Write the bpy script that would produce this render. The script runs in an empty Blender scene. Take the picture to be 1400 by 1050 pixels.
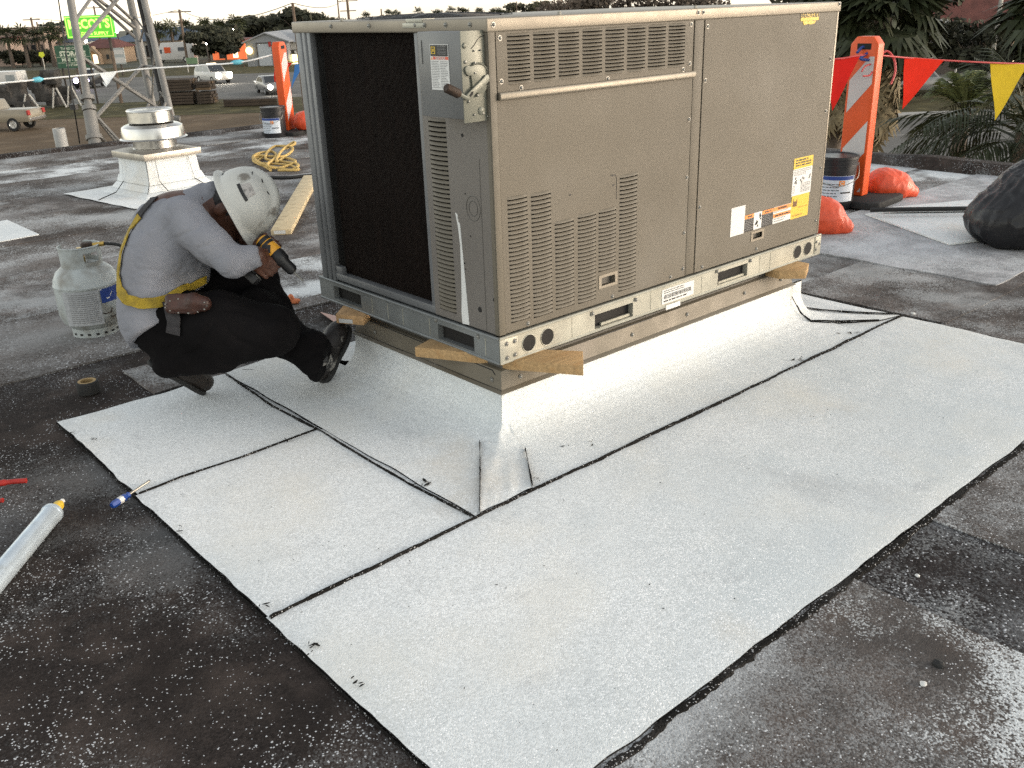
import bpy, bmesh, math, random
import numpy as np
from mathutils import Vector, Matrix, Euler, noise

# ------------------------------------------------------------------ camera, sky, sun
scene = bpy.context.scene
CAM = Vector((-1.9052, -2.2541, 1.4343)); CROT = Euler((1.1796, 0.0327, -0.7277)); FPX = 1259.6
cam_data = bpy.data.cameras.new('camera'); cam = bpy.data.objects.new('camera', cam_data)
scene.collection.objects.link(cam); scene.camera = cam
cam.location = CAM; cam.rotation_euler = CROT
cam_data.sensor_width = 36; cam_data.lens = FPX / 1400 * 36
cam_data.clip_start = .05; cam_data.clip_end = 6000

SUN_AZ = math.radians(135)      # compass bearing of the sun, clockwise from +Y
SUN_EL = math.radians(10)
to_sun = Vector((math.sin(SUN_AZ) * math.cos(SUN_EL), math.cos(SUN_AZ) * math.cos(SUN_EL), math.sin(SUN_EL)))
world = bpy.data.worlds.new('World'); scene.world = world; world.use_nodes = True
wn = world.node_tree.nodes; wl = world.node_tree.links
sky = wn.new('ShaderNodeTexSky'); sky.sky_type = 'NISHITA'; sky.sun_disc = False
sky.sun_elevation = SUN_EL; sky.sun_rotation = SUN_AZ
sky.air_density = 1.0; sky.dust_density = 0.7; sky.ozone_density = 0.35; sky.altitude = 0
bgn = wn['Background']; bgn.inputs['Strength'].default_value = .15
hsv = wn.new('ShaderNodeHueSaturation'); hsv.inputs['Saturation'].default_value = .34
tint = wn.new('ShaderNodeMix'); tint.data_type = 'RGBA'; tint.blend_type = 'MULTIPLY'; tint.inputs[0].default_value = 1; tint.inputs[7].default_value = (1.035, 1.0, .95, 1)
wl.new(sky.outputs[0], hsv.inputs['Color']); wl.new(hsv.outputs[0], tint.inputs[6]); wl.new(tint.outputs[2], bgn.inputs['Color'])
sun_data = bpy.data.lights.new('sun', 'SUN'); sun_data.energy = .22; sun_data.angle = math.radians(22)
sun_data.color = (1.0, .70, .44)
sun = bpy.data.objects.new('sun', sun_data); scene.collection.objects.link(sun)
sun.rotation_euler = to_sun.to_track_quat('Z', 'Y').to_euler()
scene.view_settings.view_transform = 'Standard'; scene.view_settings.look = 'None'
scene.view_settings.exposure = 1.66; scene.view_settings.gamma = 1; scene.view_settings.use_curve_mapping = False
scene.cycles.use_denoising = False
scene.cycles.max_bounces = 6; scene.cycles.diffuse_bounces = 3; scene.cycles.glossy_bounces = 3

# ------------------------------------------------------------------ where things stand
CM = CROT.to_matrix()
def ray(u, v): return CM @ Vector(((u - 700) / FPX, -(v - 525) / FPX, -1))
def gp(u, v, z=0):
    d = ray(u, v); return CAM + d * ((z - CAM.z) / d.z)
def dp(u, v, t): return CAM + ray(u, v) * t
RIGHT = Vector((CM.col[0].x, CM.col[0].y, 0)).normalized(); FWD = Vector((-RIGHT.y, RIGHT.x, 0))
def LD(l, d, z=-5.0): return Vector((CAM.x, CAM.y, 0)) + RIGHT * l + FWD * d + Vector((0, 0, z))
FACE = math.atan2(RIGHT.y, RIGHT.x)       # heading of things that look back at the roof
STREET = -5.0

# ------------------------------------------------------------------ helpers
COL = scene.collection
def org(o):
    v = Vector((0, 0, 0))
    while o: v += o.location; o = o.parent
    return v
def tag(o, label=None, cat=None, group=None, kind=None):
    if label: o['label'] = label
    if cat: o['category'] = cat
    if group: o['group'] = group
    if kind: o['kind'] = kind
    return o
def thing(name, label, cat, loc, group=None):
    o = bpy.data.objects.new(name, None); o.empty_display_size = .1; COL.objects.link(o); o.location = loc
    return tag(o, label, cat, group)
def link(name, mesh, parent=None, loc=None, rot=None):
    o = bpy.data.objects.new(name, mesh); COL.objects.link(o)
    if parent: o.parent = parent
    if loc is not None: o.location = Vector(loc) - (org(parent) if parent else Vector((0, 0, 0)))
    if rot is not None: o.rotation_euler = rot
    return o
def copy_tree(o, parent=None):
    c = o.copy(); COL.objects.link(c); c.parent = parent
    for ch in list(o.children): copy_tree(ch, c)
    return c

class MB:
    "collects shapes in world coordinates"
    def __init__(s): s.v = []; s.f = []; s.m = []
    def add(s, vs, fs, mi=0):
        n = len(s.v); s.v += [tuple(p) for p in vs]; s.f += [tuple(i + n for i in f) for f in fs]; s.m += [mi] * len(fs)
        return s
    def box(s, lo, hi, M=None, mi=0):
        (a, b, c), (d, e, f) = lo, hi
        vs = [Vector(p) for p in ((a,b,c),(d,b,c),(d,e,c),(a,e,c),(a,b,f),(d,b,f),(d,e,f),(a,e,f))]
        if M: vs = [M @ p for p in vs]
        return s.add(vs, [(0,3,2,1),(4,5,6,7),(0,1,5,4),(1,2,6,5),(2,3,7,6),(3,0,4,7)], mi)
    def cbox(s, c, size, M=None, mi=0):
        x, y, z = size; M2 = Matrix.Translation(c) @ (M.to_4x4() if M else Matrix())
        return s.box((-x/2,-y/2,-z/2), (x/2,y/2,z/2), M2, mi)
    def tube(s, path, r, n=8, caps=True, mi=0):
        path = [Vector(p) for p in path]; rs = r if isinstance(r, (list, tuple)) else [r] * len(path)
        t0 = (path[1] - path[0]).normalized()
        a = t0.orthogonal().normalized(); rings = []
        for i, p in enumerate(path):
            t = (path[min(i+1, len(path)-1)] - path[max(i-1, 0)])
            t = t.normalized() if t.length > 1e-9 else t0
            a = (a - t * a.dot(t)); a = a.normalized() if a.length > 1e-6 else t.orthogonal().normalized()
            b = t.cross(a)
            rings.append([p + (a * math.cos(k*2*math.pi/n) + b * math.sin(k*2*math.pi/n)) * rs[i] for k in range(n)])
        vs = [p for q in rings for p in q]; fs = []
        for i in range(len(path) - 1):
            for k in range(n):
                fs.append((i*n+k, i*n+(k+1)%n, (i+1)*n+(k+1)%n, (i+1)*n+k))
        if caps: fs.append(tuple(range(n))[::-1]); fs.append(tuple((len(path)-1)*n+k for k in range(n)))
        return s.add(vs, fs, mi)
    def lathe(s, prof, n=32, M=None, mi=0, a0=0, a1=2*math.pi):
        full = abs(a1 - a0 - 2*math.pi) < 1e-6; m = n if full else n + 1; vs = []; fs = []
        for (r, z) in prof:
            for k in range(m):
                a = a0 + (a1 - a0) * k / n; vs.append(Vector((r*math.cos(a), r*math.sin(a), z)))
        for i in range(len(prof)-1):
            for k in range(n):
                k2 = (k+1) % m; fs.append((i*m+k, i*m+k2, (i+1)*m+k2, (i+1)*m+k))
        if M: vs = [M @ p for p in vs]
        return s.add(vs, fs, mi)
    def prism(s, poly, h0, h1, fr, mi=0):
        "polygon in a plane given by fr(a, b, c), thick from c=h0 to c=h1"
        n = len(poly); vs = [fr(a, b, h0) for a, b in poly] + [fr(a, b, h1) for a, b in poly]
        return s.add(vs, [tuple(range(n))[::-1], tuple(range(n, 2*n))] + [(i, (i+1)%n, n+(i+1)%n, n+i) for i in range(n)], mi)
    def build(s, name, mats, parent=None, smooth=None, bevel=0, seg=2, recalc=True, base=None):
        me = bpy.data.meshes.new(name)
        o0 = org(parent) if parent else (Vector(base) if base is not None else Vector((0,0,0)))
        me.from_pydata([(p[0]-o0.x, p[1]-o0.y, p[2]-o0.z) for p in s.v], [], s.f)
        for m in (mats if isinstance(mats, (list, tuple)) else [mats]): me.materials.append(m)
        me.polygons.foreach_set('material_index', s.m)
        bm = bmesh.new(); bm.from_mesh(me)
        if recalc: bmesh.ops.recalc_face_normals(bm, faces=bm.faces)
        if bevel:
            es = [e for e in bm.edges if len(e.link_faces) == 2 and e.calc_face_angle() > .6]
            bmesh.ops.bevel(bm, geom=es, offset=bevel, segments=seg, affect='EDGES', profile=.5, clamp_overlap=True)
        bm.to_mesh(me); bm.free()
        if smooth is None: smooth = 40 if bevel else 0
        if smooth:
            me.polygons.foreach_set('use_smooth', [True]*len(me.polygons)); me.set_sharp_from_angle(angle=math.radians(smooth))
        me.update()
        o = link(name, me, parent)
        if base is not None and not parent: o.location = o0
        return o

# ------------------------------------------------------------------ materials
def mat(name, col, rough=.6, metal=0, var=.12, vs=6, bump=.0, bs=80, spec=.4, emit=None, rv=.12, stretch=None, fine=.0, dirt=None, dirt_s=5, dirt_a=.5, dirt_lo=.52, dirt_hi=.7):
    m = bpy.data.materials.new(name); m.use_nodes = True; N = m.node_tree.nodes; L = m.node_tree.links
    b = N['Principled BSDF']; b.inputs['Roughness'].default_value = rough; b.inputs['Metallic'].default_value = metal
    b.inputs['Specular IOR Level'].default_value = spec
    tc = N.new('ShaderNodeTexCoord'); src = tc.outputs['Object']
    if stretch:
        mp = N.new('ShaderNodeMapping'); mp.inputs['Scale'].default_value = stretch; L.new(src, mp.inputs[0]); src = mp.outputs[0]
    def nz(scale, detail=5):
        n = N.new('ShaderNodeTexNoise'); n.inputs['Scale'].default_value = scale; n.inputs['Detail'].default_value = detail; L.new(src, n.inputs['Vector']); return n.outputs['Fac']
    def mix(fac, a, bcol):
        x = N.new('ShaderNodeMix'); x.data_type = 'RGBA'
        if hasattr(fac, 'links'): L.new(fac, x.inputs[0])
        else: x.inputs[0].default_value = fac
        for i, c in ((6, a), (7, bcol)):
            if hasattr(c, 'links'): L.new(c, x.inputs[i])
            else: x.inputs[i].default_value = (*c[:3], 1)
        return x.outputs[2]
    lo = tuple(max(0, c*(1-var)) for c in col); hi = tuple(min(1, c*(1+var)) for c in col)
    def ramp(fac, p0, p1):
        r = N.new('ShaderNodeMapRange'); r.inputs[1].default_value = p0; r.inputs[2].default_value = p1; L.new(fac, r.inputs[0]); return r.outputs[0]
    c = mix(ramp(nz(vs), .3, .7), lo, hi)
    if fine:
        lo2 = tuple(x*(1-fine) for x in col)
        f = ramp(nz(bs*1.5, 2), .4, .65)
        x = N.new('ShaderNodeMix'); x.data_type = 'RGBA'; x.blend_type = 'MULTIPLY'; x.inputs[0].default_value = fine
        L.new(c, x.inputs[6]); L.new(mix(f, (.25,.25,.25), (1,1,1)), x.inputs[7]); c = x.outputs[2]
    if dirt:
        r = ramp(nz(dirt_s, 8), dirt_lo, dirt_hi); mm = N.new('ShaderNodeMath'); mm.operation = 'MULTIPLY'; mm.inputs[1].default_value = dirt_a; L.new(r, mm.inputs[0])
        c = mix(mm.outputs[0], c, dirt)
    L.new(c, b.inputs['Base Color'])
    rr = N.new('ShaderNodeMapRange'); rr.inputs[3].default_value = max(.02, rough-rv); rr.inputs[4].default_value = min(1, rough+rv); L.new(nz(vs*2.3), rr.inputs[0]); L.new(rr.outputs[0], b.inputs['Roughness'])
    if bump:
        bp = N.new('ShaderNodeBump'); bp.inputs['Strength'].default_value = bump; bp.inputs['Distance'].default_value = .01; L.new(nz(bs, 3), bp.inputs['Height']); L.new(bp.outputs[0], b.inputs['Normal'])
    if emit:
        b.inputs['Emission Color'].default_value = (*emit[0], 1); b.inputs['Emission Strength'].default_value = emit[1]
    return m

def granule_mat(name, base, fleck, dust, dust_amt, fleck_amt, scale=170, patch=1.3, seed=0, bump=.5, dark=None, warm=None, fleck_size=.42, gv=.45, drop=.75, eff=0.0, mott=.45, scuff=0):
    "mineral granules: base colour, fleck grains, drifting dust"
    m = bpy.data.materials.new(name); m.use_nodes = True; N = m.node_tree.nodes; L = m.node_tree.links
    b = N['Principled BSDF']; b.inputs['Roughness'].default_value = .95; b.inputs['Specular IOR Level'].default_value = .10
    geo = N.new('ShaderNodeTexCoord'); mp = N.new('ShaderNodeMapping'); mp.inputs['Location'].default_value = (seed*3.1, seed*1.7, 0); L.new(geo.outputs['Object'], mp.inputs[0]); P = mp.outputs[0]
    def nz(s, d=6, rough=.55, st=None):
        n = N.new('ShaderNodeTexNoise'); n.inputs['Scale'].default_value = s; n.inputs['Detail'].default_value = d; n.inputs['Roughness'].default_value = rough
        if st:
            q = N.new('ShaderNodeMapping'); q.inputs['Scale'].default_value = st; L.new(P, q.inputs[0]); L.new(q.outputs[0], n.inputs['Vector'])
        else: L.new(P, n.inputs['Vector'])
        return n.outputs['Fac']
    def rg(f, a, c, lo=0, hi=1):
        r = N.new('ShaderNodeMapRange'); r.inputs[1].default_value = a; r.inputs[2].default_value = c; r.inputs[3].default_value = lo; r.inputs[4].default_value = hi; L.new(f, r.inputs[0]); return r.outputs[0]
    def mth(op, a, c):
        x = N.new('ShaderNodeMath'); x.operation = op
        for i, k in enumerate((a, c)):
            if hasattr(k, 'links'): L.new(k, x.inputs[i])
            else: x.inputs[i].default_value = k
        return x.outputs[0]
    def mix(f, a, c):
        x = N.new('ShaderNodeMix'); x.data_type = 'RGBA'
        if hasattr(f, 'links'): L.new(f, x.inputs[0])
        else: x.inputs[0].default_value = f
        for i, k in ((6, a), (7, c)):
            if hasattr(k, 'links'): L.new(k, x.inputs[i])
            else: x.inputs[i].default_value = (*k[:3], 1)
        return x.outputs[2]
    vo = N.new('ShaderNodeTexVoronoi'); vo.inputs['Scale'].default_value = scale; L.new(P, vo.inputs['Vector'])
    sep = N.new('ShaderNodeSeparateColor'); L.new(vo.outputs['Color'], sep.inputs[0])
    # tone of each granule
    c = mix(sep.outputs[0], tuple(x*(1-gv) for x in base), tuple(x*(1+gv) for x in base))
    big = rg(nz(patch*.7, 4), .35, .65)
    c = mix(mth('MULTIPLY', big, mott), c, dark or tuple(x*.5 for x in base))
    if mott > .5:
        c = mix(rg(nz(patch*4.3, 7, .65), .45, .72, 0, .7), c, tuple(x*1.9 for x in (warm or base)))
        c = mix(rg(nz(patch*3.1, 5), .5, .62, 0, .55), c, tuple(x*.55 for x in base))
    if warm: c = mix(rg(nz(patch*1.9, 5), .5, .75, 0, .6), c, warm)
    # dust, with ragged grain-sized edges
    dn = nz(patch, 9, .62); dgrain = mth('ADD', dn, mth('MULTIPLY', mth('SUBTRACT', sep.outputs[1], .5), .16))
    dmask = rg(dgrain, .64 - .3*dust_amt, .80 - .2*dust_amt)
    st = nz(1.6, 6, .6, (.35, 2.2, 1)); dmask = mth('MULTIPLY', dmask, rg(st, .3, .6, .35, 1))
    c = mix(mth('MULTIPLY', dmask, drop), c, dust)
    if eff:
        en = mth('ADD', nz(patch*.9, 10, .62), mth('MULTIPLY', mth('SUBTRACT', sep.outputs[1], .5), .12)); em = mth('MULTIPLY', rg(en, .49, .57), rg(nz(patch*1.7, 5), .36, .50)); c = mix(mth('MULTIPLY', em, eff), c, (.62,.645,.65))
    if scuff:
        s1 = rg(nz(2.6, 9, .68, (1, .45, 1)), .57, .70); s2 = rg(nz(7.5, 8, .7, (.5, 1, 1)), .60, .72)
        c = mix(mth('MULTIPLY', mth('MAXIMUM', s1, s2), scuff), c, (.36,.375,.385))
        c = mix(rg(nz(1.3, 8, .62), .60, .74, 0, .45), c, (.60,.53,.43))
    # loose light flecks
    cl = rg(nz(patch*2.6, 6), .42, .72, .12, 2.4)
    pick = mth('GREATER_THAN', mth('MULTIPLY', mth('ADD', cl, 0), fleck_amt), sep.outputs[2])
    near = mth('LESS_THAN', vo.outputs['Distance'], mth('MULTIPLY', sep.outputs[0], fleck_size*1.7))
    fl = mth('MULTIPLY', pick, near)
    c = mix(fl, c, fleck)
    L.new(c, b.inputs['Base Color'])
    h = mth('ADD', mth('MULTIPLY', rg(vo.outputs['Distance'], 0, .6, 1, 0), .7), mth('MULTIPLY', nz(26, 4), .8))
    bp = N.new('ShaderNodeBump'); bp.inputs['Strength'].default_value = bump; bp.inputs['Distance'].default_value = .004; L.new(h, bp.inputs['Height']); L.new(bp.outputs[0], b.inputs['Normal'])
    return m

M = {}
M['roof'] = granule_mat('roof_granules', (.031,.0255,.0235), (.50,.51,.52), (.13,.125,.125), .34, .11, 235, 1.1, 0, warm=(.045,.035,.030), mott=.55, eff=.12)
M['roof_far'] = granule_mat('roof_granules_far', (.085,.072,.064), (.50,.51,.52), (.36,.355,.35), .66, .05, 150, .8, 4, mott=.7, eff=.45)
M['cap_grey'] = granule_mat('cap_sheet_grey', (.115,.104,.098), (.6,.61,.62), (.52,.54,.55), .52, .085, 230, 1.5, 2, warm=(.06,.047,.04), mott=.75, eff=1.0)
M['cap_dark'] = granule_mat('cap_sheet_dark', (.028,.024,.0235), (.5,.51,.53), (.24,.25,.26), .5, .07, 190, 1.7, 5, mott=.7, eff=.25)
M['cap_pale'] = granule_mat('cap_sheet_pale', (.34,.34,.345), (.6,.62,.64), (.58,.59,.61), .7, .05, 180, 1.2, 7, mott=.6, eff=.5)  # dust plus grazing-view brightening, both put into the base colour
M['cap_brown'] = granule_mat('cap_sheet_brown', (.105,.09,.082), (.4,.4,.4), (.40,.40,.40), .55, .05, 190, 1.4, 9, mott=.7, eff=.35)
M['membrane'] = granule_mat('white_membrane', (.72,.735,.73), (.88,.89,.89), (.54,.585,.60), .45, .25, 260, .9, 3, bump=.35, dark=(.43,.48,.495), warm=(.73,.70,.625), gv=.20, drop=.7, scuff=.42)
M['bitumen'] = granule_mat('black_bitumen', (.014,.013,.012), (.4,.4,.4), (.05,.047,.045), .4, .16, 260, 5, 6, bump=.8)
M['paint'] = mat('taupe_cabinet_paint', (.134,.117,.090), .58, .0, .08, 1.6, .10, 900, .3, fine=.12, dirt=(.20,.185,.16), dirt_s=2.2, dirt_a=.30, dirt_lo=.5, dirt_hi=.75)
M['paint2'] = mat('taupe_hood_paint', (.134,.118,.091), .58, .0, .05, 20, .0, 900, .3)
M['galv'] = mat('galvanised_rail', (.37,.36,.30), .47, .3, .14, 9, .06, 40, .5, dirt=(.30,.28,.23), dirt_s=7, dirt_a=.5)
M['lidmetal'] = mat('lid_metal', (.25,.22,.175), .48, .4, .10, 4, .04, 30, .5, dirt=(.28,.25,.2), dirt_s=3, dirt_a=.4)
M['apron'] = mat('curb_metal', (.128,.110,.080), .55, .15, .12, 5, .05, 30, .5, dirt=(.2,.17,.14), dirt_s=4, dirt_a=.5)
M['post'] = mat('corner_post_metal', (.165,.17,.175), .5, .3, .12, 6, .05, 60)
M['hole_shade'] = mat('inside_shade', (.012,.011,.010), .8, 0)  # near black puts the shade inside holes and casing into the colour
M['inner'] = mat('inner_sheet_metal', (.10,.095,.085), .5, .4)
M['screw'] = mat('screw_zinc', (.24,.235,.215), .4, .6)
M['coil'] = mat('coil_fins', (.012,.007,.005), .7, .0, .3, 8, .15, 120, .25, stretch=(1, 8, .6))
M['black'] = mat('black_plastic', (.012,.012,.013), .45, 0, .2)
M['rubber'] = mat('black_rubber', (.018,.018,.018), .8, 0, .2, bump=.2)
M['white'] = mat('white_print', (.62,.62,.60), .5, 0, .05)
M['ink'] = mat('black_ink', (.02,.02,.02), .5)
M['greyink'] = mat('grey_ink', (.2,.2,.2), .5)
M['yellow'] = mat('yellow_label', (.64,.43,.04), .5, 0, .05)
M['orange_l'] = mat('orange_label', (.75,.26,.06), .5, 0, .05)
M['red_l'] = mat('red_label', (.65,.12,.07), .5, 0, .05)
M['discgrey'] = mat('disconnect_box_grey', (.145,.148,.148), .42, .15, .06, 5, .05, 400)
M['discside'] = mat('disconnect_box_side', (.165,.168,.138), .45, .2, .08, 9)
M['rust'] = mat('rusty_grip', (.030,.017,.010), .7, .1, .5, 60, .4, 90)
M['wood'] = mat('raw_lumber', (.40,.26,.125), .75, 0, .22, 4, .2, 40, .3, stretch=(1.5, 22, 22), dirt=(.3,.16,.06), dirt_s=2, dirt_a=.5)
M['woodend'] = mat('lumber_end', (.50,.31,.15), .75, 0, .2, 30, .2, 60)
M['plank'] = mat('weathered_plank', (.60,.48,.30), .75, 0, .2, 5, .2, 40, .3, stretch=(3, 12, 12))
# ------------------------------------------------------------------ the roof
rng = random.Random(7)
def n3(x, y, z=0, s=1.0): return noise.noise(Vector((x*s, y*s, z*s)))

ROOF_X0, ROOF_X1, ROOF_Y0, ROOF_Y1 = -14.0, 6.27, -14.0, 9.75
def wavy(x, y): return .006*n3(x, y, 1, .9) + .003*n3(x, y, 2, 3.1)
def sheet_mesh(name, outline_fn, nx, ny, mat_, parent=None, skirt=.012, edge=False):
    "thin laid sheet: outline_fn(s, t) -> x, y, z of the top; edges turn down"
    vs = []; fs = []
    for j in range(ny+1):
        for i in range(nx+1): vs.append(outline_fn(i/nx, j/ny))
    I = lambda i, j: j*(nx+1)+i
    for j in range(ny):
        for i in range(nx): fs.append((I(i,j), I(i+1,j), I(i+1,j+1), I(i,j+1)))
    ring = [I(i,0) for i in range(nx)] + [I(nx,j) for j in range(ny)] + [I(i,ny) for i in range(nx,0,-1)] + [I(0,j) for j in range(ny,0,-1)]
    b = len(vs)
    for k in ring: x,y,z = vs[k]; vs.append((x, y, z-skirt))
    n = len(ring)
    for q in range(n): fs.append((ring[q], b+q, b+(q+1)%n, ring[(q+1)%n]))
    mb = MB(); mb.add(vs, fs)
    if edge:
        for q in range(n): mb.m[-1-q] = 1
        return mb.build(name, [mat_, M['bitumen']], parent, smooth=50)
    return mb.build(name, mat_, parent, smooth=50)

mb = MB()
gx = np.unique(np.concatenate([np.linspace(ROOF_X0, -3, 12), np.arange(-3, 6.27, .12), [ROOF_X1]])); gy = np.unique(np.concatenate([np.linspace(ROOF_Y0, -3, 12), np.arange(-3, 9.75, .12), [ROOF_Y1]]))
vs = [(x, y, wavy(x, y)*.6 - .008) for y in gy for x in gx]; W_ = len(gx)
mb.add(vs, [(j*W_+i, j*W_+i+1, (j+1)*W_+i+1, (j+1)*W_+i) for j in range(len(gy)-1) for i in range(W_-1)])
roof = mb.build('roof', M['roof'], smooth=60); tag(roof, kind='structure')

def cap(x0, x1, y0, y1, z, m, jit=.012, sd=0):
    nx = max(4, int((x1-x0)/.08)); ny = max(4, int((y1-y0)/.08))
    def f(s, t):
        x = x0+(x1-x0)*s; y = y0+(y1-y0)*t
        ex = jit*n3(y, sd, 5, 4)*(1 if s in (0,1) else 0); ey = jit*n3(x, sd, 9, 4)*(1 if t in (0,1) else 0)
        return (x+ex, y+ey, z + wavy(x, y)*.6)
    return sheet_mesh('cap_sheet', f, nx, ny, M[m], roof, .01)
# rolls of cap sheet lapped over one another
cap(-1.2, .10, -4.2, -1.2, .004, 'cap_grey', sd=1)
cap(.06, .55, -4.2, -1.2, .000, 'cap_dark', sd=2)
cap(.53, 1.55, -4.2, -1.2, .004, 'cap_grey', sd=3)
cap(2.1, 6.2, -1.50, -.52, .000, 'cap_brown', sd=4)
cap(2.25, 6.2, -.54, .30, .003, 'cap_brown', sd=5)
cap(3.0, 6.2, -.45, .98, .008, 'cap_pale', sd=6)
cap(2.3, 6.2, .28, 1.5, .000, 'cap_grey', sd=7)
cap(2.3, 6.2, 1.48, 2.6, .004, 'cap_pale', sd=8)
for k in range(8): cap(-3.5+.13*(k%3), 5.6-.2*(k%2), 1.95+.94*k, 2.93+.94*k, .001+.003*(k%2), ('roof_far','cap_brown','roof_far','roof_far','cap_brown','roof_far','cap_grey','roof_far')[k], sd=20+k)
cap(.1, 1.3, 2.1, 3.6, .003, 'cap_grey', sd=13)
cap(-.72, -.30, 1.36, 1.72, .003, 'cap_brown', .03, sd=14)

# building under the roof, with its raised edge
bwall = mat('building_wall', (.42,.38,.33), .8, 0, .12, 2, .2, 60)
mb = MB(); mb.box((ROOF_X0, ROOF_Y0, STREET-.2), (ROOF_X1-.02, ROOF_Y1-.02, -.06))
bld = mb.build('own_building', bwall); tag(bld, 'low building carrying the dark granulated roof we stand on', 'building')
mb = MB()
def edge_strip(p0, p1, w, h):
    n = 60; out = []
    for i in range(n+1):
        q = Vector(p0).lerp(Vector(p1), i/n); k = n3(q.x, q.y, 3, 1.5)
        out.append((q, h*(1+.35*k)))
    d = (Vector(p1)-Vector(p0)).normalized(); s = Vector((-d.y, d.x, 0)); vs = []; fs = []
    for q, hh in out:
        vs += [q - s*w - Vector((0,0,.02)), q - s*w*.45 + Vector((0,0,hh)), q + s*w*.45 + Vector((0,0,hh)), q + s*w - Vector((0,0,.02)), q + s*w - Vector((0,0,.25)), q - s*w - Vector((0,0,.25))]
    for i in range(n):
        for k in range(6): fs.append((i*6+k, i*6+(k+1)%6, (i+1)*6+(k+1)%6, (i+1)*6+k))
    mb.add(vs, fs)
edge_strip((ROOF_X0, 9.68, 0), (6.3, 9.68, 0), .13, .035); edge_strip((6.2, ROOF_Y0, 0), (6.2, 9.7, 0), .15, .085)
ro = mb.build('roof_edge', M['roof'], roof, smooth=50)

# ------------------------------------------------------------------ white membrane round the curb
flash = thing('roof_flashing', 'white granulated membrane sheets with black seams laid round the big cabinet', 'roof flashing', (0, 0, 0))
def white(name, fn, nx, ny, skirt=.012, m='membrane'): return sheet_mesh(name, fn, nx, ny, M[m], flash, skirt, True)
def flat(x0, x1, y0, y1, z, jit=.006, sd=0, curl=0):
    def f(s, t):
        x = x0+(x1-x0)*s; y = y0+(y1-y0)*t
        jx = (jit*(n3(y, sd, 3, 5)+.6*n3(y, sd, 3, 14)) if s in (0,1) else 0); jy = (jit*(n3(x, sd, 7, 5)+.6*n3(x, sd, 7, 14)) if t in (0,1) else 0)
        e = min(s*(x1-x0), (1-s)*(x1-x0), t*(y1-y0), (1-t)*(y1-y0))
        return (x+jx, y+jy, z + .0035*n3(x, y, sd, 2.4) + .0016*n3(x, y, sd, 8) - .0025*math.exp(-e/.02) + curl*max(0, n3(x, y, 8, 3))*math.exp(-e/.05))
    return f
white('flashing_sheet', flat(-1.115, 2.19, -1.275, -.35, .012, .007, 1, .006), 150, 46)
white('flashing_sheet', flat(-1.11, -.412, -.352, .537, .012, .006, 2, .004), 40, 50)
white('flashing_sheet', flat(-1.105, -.412, .533, 1.335, .010, .008, 3, .01), 40, 50)
white('flashing_sheet', flat(1.74, 2.185, -.365, 1.25, .0135, .006, 4, 0), 24, 60)
# strips that climb the curb
PROF = [(.003,.195),(.002,.165),(.003,.135),(.010,.105),(.024,.080),(.048,.058),(.080,.042),(.12,.030),(.17,.022),(.25,.017),(.350,.0135)]
def prof_z(d):
    d = max(d, .003)
    for (a, za), (b, zb) in zip(PROF[1:-1], PROF[2:]):
        if d <= b: return za+(zb-za)*max(0, d-a)/(b-a)
    return PROF[-1][1]
def climb(along, sd):
    def f(s, t):
        k = t*(len(PROF)-1); i = min(int(k), len(PROF)-2); q = k-i
        d = PROF[i][0]*(1-q)+PROF[i+1][0]*q; z = PROF[i][1]*(1-q)+PROF[i+1][1]*q
        a = along(s); wob = .0045*n3(a*2.2, d*3, sd, 1.3) + .002*n3(a*9, d*9, sd, 1)
        return a, d, z, wob
    return f
c1 = climb(lambda s: -.43+s*2.30, 1)
def front_strip(s, t):
    a, d, z, w = c1(s, t)
    if a < 0: a = max(a, -.002 - d*1.2)
    j = .005*n3(a, 4, 0, 6) if t == 1 else 0
    return (a, -d + j - (w if z > .04 else 0), z + (w*.6 if z < .04 else 0))
white('flashing_strip', front_strip, 120, 40, .008)
c2 = climb(lambda s: -.36+s*1.70, 2)
def left_strip(s, t):
    a, d, z, w = c2(s, t); d = d*.43/.36
    if a < 0: a = max(a, -.002 - d*.84)
    if z > .05 and a > .93: a = .93
    j = .006*n3(a, 8, 0, 6) if t == 1 else 0
    return (-d + j - (w if z > .04 else 0), a, z + .0015 + (w*.6 if z < .04 else 0))
white('flashing_strip', left_strip, 90, 40, .008)
c3 = climb(lambda s: -.34+s*1.7, 3)
def right_strip(s, t):
    a, d, z, w = c3(s, t)
    if z > .05: a = min(max(a, .0), .92)
    elif a < 0: a = max(a, -.0 - d)
    return (1.79 + d*1.12 + (w if z > .04 else 0), a, z + .001 + (w*.6 if z < .04 else 0))
white('flashing_strip', right_strip, 80, 40, .008)
def back_strip(s, t):
    a, d, z, w = c3(s, t); return (-.0 + (a+.34)*1.05, .92 + d, z)
white('flashing_strip', back_strip, 30, 20, .008)
def patch(name, P, lift, n=14, crv=0):
    "four corners, bilinear, following the slope below"
    A, B, C_, D = [Vector(p) for p in P]
    def f(s, t):
        q = (A*(1-s)+B*s)*(1-t) + (D*(1-s)+C_*s)*t
        return (q.x + .003*n3(s*3, t*3, crv), q.y + .003*n3(s*3, t*3, crv+4), q.z + lift + .004*n3(s*4, t*4, crv+9) + crv*math.sin(t*math.pi))
    return white(name, f, n, n, .008)
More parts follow.
